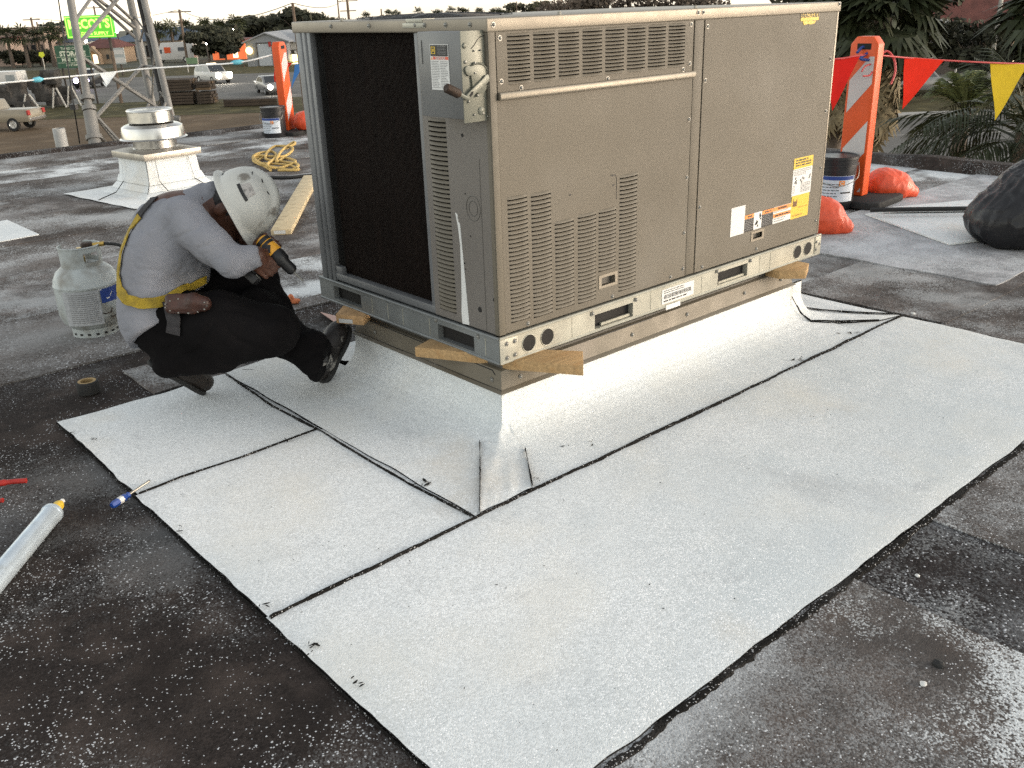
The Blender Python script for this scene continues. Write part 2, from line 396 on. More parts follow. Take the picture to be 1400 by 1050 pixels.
def conform(P, lift, n=18, sd=0, dist=None):
    "a patch whose four corners are given in plan and which follows the cove below"
    A, B, C_, D = [Vector((p[0], p[1], 0)) for p in P]
    def f(s, t):
        q = (A*(1-s)+B*s)*(1-t) + (D*(1-s)+C_*s)*t; jx = .004*n3(s*3, t*3, sd); jy = .004*n3(s*3, t*3, sd+4)
        return (q.x+jx, q.y+jy, prof_z(dist(q.x, q.y)) + lift + .0035*n3(s*4, t*4, sd+9))
    return white('corner_patch', f, n, n, .008)
near_d = lambda x, y: max(-x*.84, -y, 0)
far_d = lambda x, y: max((x-1.79)/1.12, -y, 0)
conform([(-.118,-.014), (-.030,-.148), (-.182,-.345), (-.40,-.348)], .005, dist=near_d, sd=1)
conform([(-.030,.000), (.004,-.036), (-.034,-.150), (-.120,-.012)], .004, dist=near_d, sd=2)
conform([(1.83,.01), (1.785,-.12), (2.04,-.318), (2.185,-.35)], .005, dist=far_d, sd=3)
conform([(2.12,.24), (1.90,.06), (2.06,-.17), (2.19,-.345)], .003, dist=far_d, sd=4)

def seam(pts, w, name='seam_bitumen', sd=0, z=.016, parent=flash):
    "a ragged bead of black bitumen squeezed out along a lap"
    pts = [Vector((p[0], p[1], p[2] if len(p) > 2 else z)) for p in pts]; path = []
    for a, b in zip(pts[:-1], pts[1:]):
        n = max(2, int((b-a).length/.012)); path += [a.lerp(b, i/n) for i in range(n)]
    path.append(pts[-1]); vs = []; fs = []
    for i, p in enumerate(path):
        t = path[min(i+1, len(path)-1)] - path[max(0, i-1)]; s = Vector((-t.y, t.x, 0)).normalized()
        k = 1.25*n3(i*.10, sd, 1); k2 = n3(i*.45, sd, 4); q = 1.25*n3(i*.10, sd, 8); q2 = n3(i*.5, sd, 12)
        wl = w*(.55+.6*k+.5*k2); wr = w*(.55+.6*q+.5*q2); m_ = s*(w*.55*n3(i*.035, sd, 20))
        wl = max(wl, .0008); wr = max(wr, .0008); h = min(.0045, w*.4)*(.8+.4*k2)
        p = p + m_
        vs += [p + s*wl - Vector((0,0,.006)), p + s*wl*.55 + Vector((0,0,h)), p - s*wr*.55 + Vector((0,0,h)), p - s*wr - Vector((0,0,.006))]
    for i in range(len(path)-1):
        for k in range(3): fs.append((i*4+k, i*4+k+1, i*4+k+5, i*4+k+4))
    mb = MB(); mb.add(vs, fs); return mb.build(name, M['bitumen'], parent, smooth=40)
seam([(-1.11,-.366),(-.8,-.362),(-.43,-.356)], .0085, sd=1)
seam([(-.43,-.356),(-.17,-.354),(.28,-.354),(.86,-.358),(1.39,-.354),(1.99,-.35),(2.19,-.356)], .0095, sd=2)
seam([(-.42,1.32),(-.447,.86),(-.432,.53),(-.44,.22),(-.44,-.03),(-.425,-.352)], .0056, sd=3)
seam([(-1.10,.532),(-.95,.545),(-.75,.535),(-.43,.55)], .0026, sd=4)
NZ = lambda x, y, l=.011: (x, y, prof_z(max(-x*.84, -y, 0)) + l)
FZ = lambda x, y, l=.011: (x, y, prof_z(max((x-1.79)/1.12, -y, 0)) + l)
seam([NZ(-.119,-.012),NZ(-.2,-.11),NZ(-.3,-.23),NZ(-.40,-.348)], .0030, sd=5)
seam([NZ(-.030,-.149),NZ(-.1,-.24),NZ(-.180,-.345)], .0036, sd=6)
seam([FZ(1.785,-.122),FZ(1.9,-.21),FZ(2.04,-.32)], .0028, sd=7)
seam([FZ(1.90,.05),FZ(1.98,-.06),FZ(2.06,-.175),FZ(2.19,-.35)], .0018, sd=8)
seam([(-.35,1.31),(-.13,1.08)], .003, sd=9)
seam([(1.792,-.006,.185),(1.792,-.008,.13),FZ(1.79,-.06),FZ(1.785,-.12)], .0016, sd=12)
# bitumen bled out past the outer edges
seam([(2.2,-1.285),(1.21,-1.292),(.57,-1.286),(-.06,-1.288),(-.35,-1.284),(-.86,-1.29),(-1.11,-1.285)], .026, sd=13, z=.004)
seam([(-1.118,-1.28),(-1.12,-.76),(-1.115,-.37),(-1.116,.2),(-1.11,.9),(-1.108,1.34)], .0035, sd=14, z=.004)
seam([(-1.11,1.342),(-.78,1.338),(-.42,1.335),(.1,1.34)], .005, sd=15, z=.004)
seam([(2.2,-1.28),(2.205,-.9),(2.2,-.55),(2.2,-.36)], .008, sd=16, z=.004)
# smears and drips of bitumen lying on the white sheets
mb = MB(); r2 = random.Random(11)
def smear(x, y, z, size, n=3):
    for _ in range(n):
        cx = x + r2.gauss(0, size*1.2); cy = y + r2.gauss(0, size*1.2); a = r2.random()*3; L_ = size*(.3+r2.random()); w_ = L_*(.15+.3*r2.random()); k = 8
        ring = []
        for i in range(k):
            t = i/k*2*math.pi; rr = .7+.5*r2.random(); px_, py_ = L_*math.cos(t)*rr, w_*math.sin(t)*rr
            ring.append((cx+px_*math.cos(a)-py_*math.sin(a), cy+px_*math.sin(a)+py_*math.cos(a), z))
        mb.add(ring + [(cx, cy, z+.002)], [(i, (i+1) % k, k) for i in range(k)])
for (u, v, s, n) in [(575,660,.014,5),(430,885,.012,6),(490,927,.009,4),(365,828,.012,3),(248,722,.010,3),(395,600,.008,3),(1088,490,.012,5),(810,605,.008,4),(770,610,.006,4),(1165,455,.012,4),(1010,470,.005,2),(960,510,.004,2),(480,880,.004,1),(640,700,.006,4),(690,660,.008,4),(712,640,.008,3),(735,655,.006,4),(130,600,.010,3),(100,590,.009,3),(770,683,.004,2),(905,660,.004,1),(1020,640,.004,2),(820,745,.004,1),(1110,570,.004,2),(1220,510,.004,2),(1130,560,.003,1),(680,800,.004,1),(560,830,.004,1),(640,940,.004,1),(890,800,.004,1),(470,770,.004,2),(300,640,.004,1),(240,605,.004,2),(555,610,.004,1)]:
    q = gp(u, v, .018); smear(q.x, q.y, .019, s, n)
for _ in range(150):
    smear(r2.uniform(-1.05, 2.1), r2.uniform(-1.22, -.4), .0178, .0016+.0022*r2.random()**2, 1)
for _ in range(30): smear(r2.uniform(-1.05, -.45), r2.uniform(-.3, 1.25), .0175, .0028, 1)
sm = mb.build('bitumen_smears', M['bitumen'], flash); tag(sm, kind='stuff')
# ------------------------------------------------------------------ rooftop cabinet
UW, UD = 1.975, 1.15
unit = thing('rooftop_unit', 'big taupe sheet metal rooftop air conditioner with louvred panels and dark coil', 'air conditioner', (0, 0, .30))
def FR(a, b, c=0): return Vector((a, -c, b))          # the long louvred face
def FL(a, b, c=0): return Vector((-c, a, b))          # the end face with the coil
def plate(mb, fr, a0, a1, b0, b1, c0, c1, mi=0):
    mb.prism([(a0,b0),(a1,b0),(a1,b1),(a0,b1)], c0, c1, fr, mi)
def holed(mb, fr, a0, a1, b0, b1, holes, c0, c1):
    "a plate with rectangular openings and walls round each"
    xs = sorted({a0, a1} | {h[i] for h in holes for i in (0, 1)}); zs = sorted({b0, b1} | {h[i] for h in holes for i in (2, 3)})
    def inh(x, z): return any(h[0] < x < h[1] and h[2] < z < h[3] for h in holes)
    for i in range(len(xs)-1):
        for j in range(len(zs)-1):
            if inh((xs[i]+xs[i+1])/2, (zs[j]+zs[j+1])/2): continue
            q = [(xs[i],zs[j]),(xs[i+1],zs[j]),(xs[i+1],zs[j+1]),(xs[i],zs[j+1])]
            mb.add([fr(a,b,c1) for a,b in q], [(0,1,2,3)]); 
    for (x0,x1,z0,z1) in holes + [(a0,a1,b0,b1)]:
        for (p,q) in (((x0,z0),(x1,z0)),((x1,z0),(x1,z1)),((x1,z1),(x0,z1)),((x0,z1),(x0,z0))):
            mb.add([fr(*p,c1), fr(*q,c1), fr(*q,c0), fr(*p,c0)], [(0,1,2,3)])
    return mb
def louver_mesh(w, h, out, m):
    vs = []; fs = []; na, nb = 6, 3
    for j in range(nb+1):
        t = j/nb
        for i in range(na+1):
            s = -1 + 2*i/na; e = 1 - abs(s)**5
            vs.append((s*w/2*(1 - .0*t), (.5-t)*h, out*math.sin(t*math.pi/2)*e - .0005))
    for j in range(nb):
        for i in range(na): fs.append((j*(na+1)+i, j*(na+1)+i+1, (j+1)*(na+1)+i+1, (j+1)*(na+1)+i))
    me = bpy.data.meshes.new('louver'); me.from_pydata(vs, [], fs); me.materials.append(m); me.polygons.foreach_set('use_smooth', [True]*len(fs)); me.update(); return me
ROT_R = Matrix(((1,0,0),(0,0,-1),(0,1,0))).to_euler()      # local x, y, z -> along, up, outward (long face)
ROT_L = Matrix(((0,0,-1),(-1,0,0),(0,1,0))).to_euler()     # end face
def louver_columns(panel, cols, pitch, fr, rot, m, c):
    for (a0, a1, b0, b1) in cols:
        n = max(1, round((b1-b0)/pitch)); p = (b1-b0)/n
        me = louver_mesh(a1-a0+.004, p*.63, .0070, m)
        for k in range(n): link('louver', me, panel, fr((a0+a1)/2, b1-p*(k+.335), c), rot)
# inner body, shade behind the louvres put into its black
mb = MB(); mb.box((.03,.03,.39), (UW-.01, .33, 1.355)); mb.box((.06,.33,.39), (UW-.01, UD-.015, 1.355)); mb.build('inner_casing', M['hole_shade'], unit)
mb = MB(); plate(mb, lambda a,b,c=0: Vector((a, UD+c, b)), .05, UW, .39, 1.355, -.012, 0); mb.build('rear_panel', M['paint'], unit, bevel=.003)
mb = MB(); mb.box((UW-.006, .004, .39), (UW, UD-.014, 1.355)); mb.build('far_end_panel', M['paint'], unit, bevel=.002)

# long face: three panels, mullion, corner post
up_cols = [(.074+.1097*i, .074+.1097*i+.094, 1.206, 1.367) for i in range(8)]
mb = MB(); holed(mb, FR, .030, .984, 1.165, 1.358, [(a, b, max(c,1.2), min(d, 1.352)) for a,b,c,d in up_cols], -.006, .0035)
p_up = mb.build('upper_louver_panel', M['paint'], unit)
louver_columns(p_up, [(a,b,1.2,1.352) for a,b,c,d in up_cols], .0118, FR, ROT_R, M['paint2'], .0035)
mb = MB(); mb.prism([(0,1.184),(.010,1.182),(.013,1.176),(.013,1.164),(.010,1.160),(0,1.160)], .030, .992, lambda a,b,c: Vector((c, -.0045-a, b)))
mb.build('drip_flange', M['lidmetal'], unit, bevel=.0015)
lo_cols = [(.054,.142,.427,.857),(.158,.250,.420,.853),(.266,.359,.424,.741),(.378,.471,.420,.745),(.484,.576,.517,.745),(.594,.690,.418,.853)]
mb = MB(); holed(mb, FR, .028, .990, .397, 1.162, [tuple(c) for c in lo_cols] + [(.50,.572,.462,.492)], -.006, .002)
p_lo = mb.build('compressor_panel', M['paint'], unit)
louver_columns(p_lo, lo_cols, .01435, FR, ROT_R, M['paint2'], .002)
mb = MB(); holed(mb, FR, 1.052, UW-.012, .397, 1.358, [(1.447,1.515,.463,.489)], -.006, .003)
p_ac = mb.build('access_panel', M['paint'], unit)
mb = MB(); plate(mb, FR, .994, 1.047, .397, 1.360, -.006, .0015); mb.build('mullion', M['paint'], unit, bevel=.0015)
def pull(panel, a0, a1, b0, b1, c):
    mb = MB(); holed(mb, FR, a0, a1, b0, b1, [(a0+.014, a1-.013, b0+.010, b1-.011)], c-.02, c+.002); h = mb.build('pull_handle', M['lidmetal'], panel)
    mb = MB(); plate(mb, FR, a0+.012, a1-.012, b0+.008, b1-.008, c-.03, c-.018); mb.build('recess_back', M['inner'], h)
pull(p_lo, .486, .586, .452, .503, .002); pull(p_ac, 1.433, 1.528, .453, .498, .003)
# shade of the compressor panel's debossed hatch outline and small holes, drawn in black
mb = MB()
for (u, v) in [(779,266),(837,240),(838,253),(689,120)]:
    d = ray(u, v); q = CAM + d*(-CAM.y/d.y); mb.lathe([(0,.0028),(.004,.0028),(.004,.001)], 8, Matrix.Translation((q.x, 0, q.z)) @ ROT_R.to_matrix().to_4x4())
mb.tube([FR(.545,.86,.0015), FR(.572,.858,.0015), FR(.577,.845,.0015), FR(.577,.77,.0015)], .0016, 5)
mb.build('panel_shade_mark', M['ink'], p_lo)
mb = MB(); plate(mb, FR, -.002, .026, .395, 1.360, -.02, .0045); mb.prism([(-.0045,0),(-.0045,.016),(.0,.016),(.0,0)], .395, 1.360, lambda a,b,c: Vector((a, b, c)))
mb.build('corner_post', M['paint2'], unit, bevel=.0015)
mb = MB(); plate(mb, FR, UW-.010, UW+.001, .395, 1.36, -.02, .004); mb.build('corner_post', M['lidmetal'], unit, bevel=.0015)

# end face: louvred end panel, coil, ribbed corner post
lv = [(.226,.322,.424,1.094)]
mb = MB(); holed(mb, FL, .003, .352, .397, 1.36, lv, -.006, .0025)
p_end = mb.build('end_panel', mat('end_panel_paint', (.160,.145,.130), .42, 0, .06, 4, .1, 900, fine=.1), unit)
louver_columns(p_end, lv, .0155, FL, ROT_L, M['paint2'], .0025)
mb = MB()
for (y, z, r) in ((.094,.469,.010),(.014,.52,.008),(.142,1.048,.006),(.142,.86,.003),(.126,.72,.003),(.165,.62,.003),(.165,.60,.003)):
    mb.lathe([(0,.0006),(r,.0006),(r,-.001)], 14, Matrix.Translation((-.0027, y, z)) @ ROT_L.to_matrix().to_4x4())
mb.build('knockout', M['hole_shade'], p_end)
mb = MB()
for r in (.022, .036):
    mb.tube([(-.003, .104+r*math.cos(a*math.pi/14), .816+1.15*r*math.sin(a*math.pi/14)) for a in range(29)], .0012, 5)
mb.tube([(-.003,.062,.98),(-.003,.062,.40)], .0007, 4)
mb.build('knockout_ring', M['inner'], p_end)
mb = MB(); pts = [(.196,.79),(.175,.78),(.163,.408),(.195,.396),(.20,.46),(.186,.52),(.192,.65)]
mb.prism([(.200,.79),(.190,.786),(.186,.76),(.178,.755),(.156,.40),(.194,.396),(.196,.44),(.190,.50),(.185,.60),(.183,.68),(.189,.74)], .0027, .0045, FL)
mb.build('sealant_streak', M['white'], p_end)
mb = MB(); N_ = 90
for i in range(N_):
    y = .358 + i*.0072; mb.box((.028, y, .425), (.040, y+.0016, 1.36))
coil = mb.build('coil', M['coil'], unit); 
mb = MB()
for k in range(26):
    z = .44 + k*.036; mb.tube([(.046,.356,z),(.046,1.004,z)], .006, 6, False)
mb.build('coil_tube', M['coil'], unit)
mb = MB(); mb.box((.055,.352,.42), (.10,1.02,1.358)); mb.build('coil_back', M['coil'], unit)
mb = MB(); plate(mb, FL, .985, 1.03, .42, .455, -.02, .001); plate(mb, FL, .352, 1.04, .397, .425, -.03, .002); plate(mb, FL, .352, .372, .424, 1.36, -.02, .001)
mb.build('coil_frame', M['post'], unit, bevel=.001)
mb = MB(); prof = [(1.035,-.02),(1.035,.004),(1.055,.005),(1.058,-.002),(1.068,-.002),(1.071,.006),(1.090,.006),(1.093,-.002),(1.103,-.002),(1.106,.004),(1.140,.004),(1.144,0),(1.144,-.03)]
mb.prism(prof, .39, 1.36, lambda a,b,c: Vector((-b, a, c))); mb.build('corner_post', M['post'], unit, bevel=.001)
mb = MB(); mb.box((.06,1.12,.39), (.075,1.142,1.36)); mb.build('rear_post', M['post'], unit)

# lid
mb = MB(); o = .008
mb.box((-o,-o,1.358), (UW+o,UD+o,1.3985)); lid = mb.build('lid', M['lidmetal'], unit, bevel=.005, seg=3)
mb = MB(); mb.box((-o-.0025,.30,1.372), (-o+.001,.42,1.388)); mb.box((-o-.002,.31,1.388), (-o+.05,.40,1.4005)); mb.build('lid_bracket', M['galv'], lid, bevel=.002)
mb = MB()
for k in range(9): 
    r = .06+k*.028; z = 1.400 + .010*(1-(r/.29)**2)
    mb.tube([(.34+r*math.cos(a*math.pi/24), .70+r*math.sin(a*math.pi/24), z) for a in range(49)], .003, 5, False)
for k in range(10):
    a = k*math.pi/5; mb.tube([(.34+r*math.cos(a), .70+r*math.sin(a), 1.401+.010*(1-(r/.29)**2)) for r in np.linspace(.05,.29,7)], .0035, 5)
mb.build('fan_guard', M['black'], lid)
mb = MB(); mb.lathe([(0,1.408),(.11,1.407),(.15,1.405),(.28,1.401),(.285,1.3985)], 32, Matrix.Translation((.34,.70,0))); mb.build('fan_ring', M['black'], lid, smooth=40)
for q in [(-.004,.80,1.398),(.3,-.002,1.398),(.99,-.002,1.398)]:
    mb = MB(); mb.tube([Vector(q), Vector(q)+Vector((0,0,.010))], .006, 8); mb.build('lid_bolt', M['screw'], lid)

# base rail with forklift slots
slots = [(.455,.667,.306,.362),(1.20,1.41,.312,.368)]
def rail(fr, a0, a1, holes, rounds, name):
    mb = MB(); holed(mb, fr, a0, a1, .300, .388, holes, -.03, .012)
    # rolled lip along the top and the bottom
    for b in (.388, .300):
        mb.prism([(.006,b-.004),(.016,b-.004),(.017,b+.001),(.014,b+.004),(.006,b+.004)], a0, a1, lambda a,bb,c: fr(c, bb, a))
    return mb
def rail_round(mb, fr, a, b, r, c0, c1):
    n = 24; mb.add([fr(a+r*math.cos(t*2*math.pi/n), b+r*math.sin(t*2*math.pi/n), c1) for t in range(n)], [tuple(range(n))])
mb = rail(FR, -.0105, UW+.0105, slots, None, 'r')
rail_r = mb.build('base_rail', M['galv'], unit)
for a in (.123,.211,1.797,1.882):
    mb = MB(); rail_round(mb, FR, a, .341, .031, 0, .0126); rh = mb.build('rail_hole', M['hole_shade'], rail_r)  # flat disc, the hole's shade put into its colour
    mb = MB(); mb.tube([FR(a+.0315*math.cos(t*math.pi/12), .341+.0315*math.sin(t*math.pi/12), .0125) for t in range(25)], .0018, 5); mb.build('rail_hole_rim', M['galv'], rail_r)
lslots = [(.124,.332,.309,.366),(.842,1.05,.314,.370)]
mb = rail(FL, -.0100, UD+.010, lslots, None, 'l'); 
rail_l = mb.build('base_rail', mat('galvanised_rail_shaded', (.19,.20,.197), .45, .3, .14, 9, .06, 40), unit)  # same galvanised metal, darkened and cooled for the shaded end face
mb = MB(); mb.box((.012,.012,.302), (UW-.03, UD-.03, .386)); mb.build('base_pan', M['hole_shade'], unit)
for q0, q1 in (((.5,-.002,.308), (.66,.006,.318)), ((1.22,-.002,.313), (1.40,.006,.322))):
    mb = MB(); mb.box(q0, q1); mb.build('slot_liner', M['galv'], rail_r)
for a in (.335,.77,1.09,1.50,1.58): mb = MB(); mb.box(FR(a, .305, .0132), FR(a+.003, .380, .0115)); mb.build('rail_crease', M['galv'], rail_r)
for a in (.06,.38,.55,.65,.76): mb = MB(); mb.box(FL(a, .312, .0132), FL(a+.003, .376, .0115)); mb.build('rail_crease', M['galv'], rail_l)
mb = MB(); mb.prism([(-.012,.300),(.07,.300),(.07,.388),(-.012,.388)], .0125, .0150, FR); mb.build('corner_gusset', M['galv'], rail_r, bevel=.001)
mb = MB(); mb.prism([(UW-.035,.296),(UW+.013,.296),(UW+.013,.392),(UW-.035,.392)], .0125, .0160, FR); mb.build('corner_gusset', M['galv'], rail_r, bevel=.001)

# screws
sb = MB(); sb.lathe([(0,.0055),(.003,.0052),(.0052,.003),(.0056,0)], 8); sb.lathe([(.0085,.0012),(.0085,0)], 8); sb.add([(.0085*math.cos(i*math.pi/4), .0085*math.sin(i*math.pi/4), .0012) for i in range(8)], [tuple(range(8))])
sb.v = [(a*1.05, b*1.05, c*1.05) for a,b,c in sb.v]; tmp = sb.build('screw', M['screw']); screw_mesh = tmp.data; bpy.data.objects.remove(tmp)
screw_mesh.polygons.foreach_set('use_smooth', [True]*len(screw_mesh.polygons))
def screws(par, fr, rot, pts, c):
    for a, b in pts: link('screw', screw_mesh, par, fr(a, b, c), rot)
screws(p_up, FR, ROT_R, [(.046,1.340),(.046,1.215),(.127,1.190),(.526,1.188),(.931,1.192),(.968,1.345),(.968,1.21)], .0035)
screws(p_lo, FR, ROT_R, [(.979,1.010),(.979,.792),(.975,.576),(.13,.408),(.56,.408),(.90,.412),(.976,.43)], .002)
screws(p_ac, FR, ROT_R, [(1.066,1.334),(1.066,1.144),(1.066,.664),(1.10,.412),(1.48,.415),(1.945,1.17),(1.945,.95),(1.945,.70),(1.945,.46)], .003)
screws(lid, FR, ROT_R, [(.018,1.379),(1.0,1.384),(1.03,1.384),(1.965,1.389)], .0085)
screws(rail_r, FR, ROT_R, [(.018,.366),(.055,.367),(.018,.315),(.055,.317),(1.95,.36),(1.95,.325),(1.975,.345),(.68,.371),(.44,.372),(1.425,.375),(1.19,.377)], .0155)
screws(lid, FL, ROT_L, [(.35,1.381),(.30,1.381),(.19,1.381),(.07,1.381),(.87,1.381),(.62,1.381)], .0085)
screws(rail_l, FL, ROT_L, [(.10,.372),(.34,.378)], .0125)

# disconnect switch
DX, DY = .094, .0135
disc = MB(); disc.box((-DX,DY,1.113), (-.0035,.2265,1.364)); db = disc.build('disconnect_box', M['discgrey'], unit, bevel=.003)
def FS(a, b, c=0): return Vector((-a, DY-c, b))         # its mechanism side, a = out from the cabinet
def Z5(x, y): return ((605-x)/205*.094, 1.365-(y-85)/715*.26)
mb = MB(); plate(mb, FS, .0035, DX+.0015, 1.103, 1.3655, .0005, .003)
mb.build('mechanism_side', M['discside'], db, bevel=.0006)
for (x, y, r) in ((425,195,.0085),(500,240,.003),(555,238,.003),(425,322,.005),(437,637,.004),(545,720,.013),(555,742,.005),(480,745,.004),(590,770,.003)):
    mb = MB(); mb.lathe([(0,.006),(r*.7,.005),(r,.002),(r,0)], 10, Matrix.Translation(FS(*Z5(x,y),.003)) @ ROT_R.to_matrix().to_4x4()); mb.build('side_bolt', M['screw'] if r < .007 else M['discside'], db, smooth=40)
mb = MB(); mb.tube([FS(*Z5(x,y),.0032) for x,y in ((600,128),(560,135),(530,165),(505,200),(480,222))], .0012, 5); mb.build('side_crease_shade', M['rubber'], db)  # dark line paints the shade of a pressed crease
mb = MB(); mb.prism([Z5(*q) for q in ((412,380),(418,360),(440,350),(462,358),(475,352),(520,345),(565,358),(597,400),(602,470),(596,535),(565,573),(520,580),(487,560),(468,520),(462,430),(440,432),(420,412))], .004, .010, FS)
lp = mb.build('lever_plate', M['discside'], db, bevel=.0008)
mb = MB(); mb.tube([FS(*Z5(x,y),.010) for x,y in ((478,350),(495,338),(525,336),(560,348),(590,378),(600,410))], .0028, 6); mb.build('plate_ridge', M['discside'], lp, smooth=50)
for (x, y) in ((495,335),(492,412),(507,592)):
    mb = MB(); mb.lathe([(0,.008),(.003,.007),(.0045,0)], 8, Matrix.Translation(FS(*Z5(x,y),.006)) @ ROT_R.to_matrix().to_4x4()); mb.build('plate_rivet', M['screw'], lp, smooth=40)
mb = MB(); mb.prism([Z5(*q) for q in ((572,434),(592,430),(603,455),(600,485),(575,505),(480,572),(440,612),(408,622),(398,604),(408,572),(440,545),(545,462))], .0115, .0175, FS)
lever = mb.build('lever', M['discside'], lp, bevel=.001)
mb = MB(); mb.prism([Z5(*q) for q in ((422,580),(445,552),(460,556),(452,578),(430,594))], .0176, .0180, FS); mb.build('lever_slot', M['hole_shade'], lever)
a_ = FS(*Z5(412,608),.016); b_ = Vector((-.172,-.020,1.210)); c_ = Vector((-.140,-.018,1.196)); d_ = (b_-c_).normalized()
mb = MB(); mb.tube([a_, a_.lerp(c_,.6), c_ + d_*.01], .0065, 8); mb.build('lever_rod', M['discside'], lever, smooth=40)
mb = MB(); mb.tube([c_-d_*.008, c_-d_*.003, b_+d_*.008, b_+d_*.013], [.011,.0145,.0145,.011], 10); mb.build('lever_grip', M['rust'], lever, smooth=40)
mb = MB(); mb.box((-DX-.0008,.205,1.27),(-DX+.0002,.208,1.34)); mb.build('cover_crease_shade', M['ink'], db)  # black line stands for shade in the cover's crease
# ------------------------------------------------------------------ print
def textmesh(body, size, bold=0, align='CENTER'):
    cu = bpy.data.curves.new('t', 'FONT'); cu.body = body; cu.size = size; cu.align_x = align; cu.align_y = 'CENTER'; cu.offset = bold; cu.resolution_u = 2
    ob = bpy.data.objects.new('t', cu); COL.objects.link(ob); dg = bpy.context.evaluated_depsgraph_get(); dg.update()
    me = bpy.data.meshes.new_from_object(ob.evaluated_get(dg)); bpy.data.objects.remove(ob); bpy.data.curves.remove(cu); return me
def text(body, size, m, fr, a, b, c, parent, name='lettering', bold=0, sx=1, th=.0004, italic=0, align='CENTER'):
    me = textmesh(body, size, bold, align); o0 = org(parent) if parent else Vector()
    for v in me.vertices: v.co = fr(a + v.co.x*sx + italic*v.co.y, b + v.co.y, c + th) - o0
    me.materials.clear(); me.materials.append(M[m] if isinstance(m, str) else m); me.update()
    return link(name, me, parent)
def lines(mb, fr, a0, a1, b0, b1, n, c, seed=0, fill=.45, words_=True):
    "lines of print too small to read, broken into words"
    r = random.Random(seed); p = (b1-b0)/n
    for k in range(n):
        z1 = b1 - p*k - p*.2; z0 = z1 - p*fill; a = a0; end = a1 - (a1-a0)*(.35*r.random() if r.random() < .4 else .02)
        while a < end:
            w = min(p*r.uniform(.8, 3.2), end-a); plate(mb, fr, a, a+w, z0, z1, c, c+.0002); a += w + p*.4
def stuff_print(mb, m, parent): o = mb.build('small_print', m, parent); o['kind'] = 'stuff'; return o
def sticker(fr, a0, a1, b0, b1, c, m, parent, name='label_sticker'):
    mb = MB(); plate(mb, fr, a0, a1, b0, b1, c, c+.0006); return mb.build(name, M[m] if isinstance(m, str) else m, parent)

C_ = .0035
s = sticker(FR, 1.684, 1.820, 1.330, 1.364, C_, 'yellow', p_ac); text('ENERGYGUIDE', .0215, 'ink', FR, 1.752, 1.350, C_+.0008, s, bold=.0006)
mb = MB(); mb.prism([(1.70,1.329),(1.72,1.331),(1.74,1.328),(1.76,1.331),(1.78,1.327),(1.80,1.329),(1.79,1.318),(1.76,1.315),(1.74,1.318),(1.71,1.314)], C_, C_+.0006, FR); mb.build('sticker_scrap', M['yellow'], p_ac)
# tall notice at the right
s = sticker(FR, 1.722, 1.874, .604, .769, C_, 'white', p_ac)
t = sticker(FR, 1.722, 1.874, .722, .769, C_+.0006, 'yellow', s, 'yellow_heading'); mb = MB(); lines(mb, FR, 1.735, 1.862, .730, .764, 3, C_+.0013, 3, .55); stuff_print(mb, M['ink'], t)
mb = MB(); lines(mb, FR, 1.73, 1.868, .690, .719, 4, C_+.0007, 5); lines(mb, FR, 1.79, 1.868, .612, .655, 7, C_+.0007, 6); 
for x in (1.80,1.815,1.83,1.845,1.86): plate(mb, FR, x, x+.001, .612, .655, C_+.0007, C_+.0009)
lines(mb, FR, 1.728, 1.745, .612, .65, 6, C_+.0007, 9); stuff_print(mb, M['greyink'], s)
mb = MB(); r_ = random.Random(2)
for (a, b) in ((1.745,.68),(1.75,.668),(1.742,.662),(1.752,.658),(1.785,.668),(1.80,.676),(1.795,.66),(1.81,.672),(1.855,.672),(1.86,.682)):
    mb.prism([(a-.006,b-.003),(a+.002,b-.005),(a+.006,b+.003),(a,b+.007)], C_+.0007, C_+.0009, FR)
mb.build('diagram', M['ink'], s)
s = sticker(FR, 1.728, 1.868, .500, .6035, C_, 'yellow', p_ac)
mb = MB(); mb.prism([(1.738,.555),(1.772,.555),(1.772,.588),(1.768,.588),(1.766,.578),(1.745,.578),(1.742,.590),(1.738,.590)], C_+.0007, C_+.0009, FR); mb.build('emblem', mat('brown_ink', (.12,.05,.01), .5), s)
mb = MB(); lines(mb, FR, 1.785, 1.86, .54, .552, 1, C_+.0007, 4, .35); lines(mb, FR, 1.74, 1.86, .505, .52, 1, C_+.0007, 8, .5); stuff_print(mb, mat('brown_ink2', (.35,.2,.02), .5), s)
sticker(FR, 1.281, 1.378, .502, .623, C_, 'white', p_ac, 'blank_label')
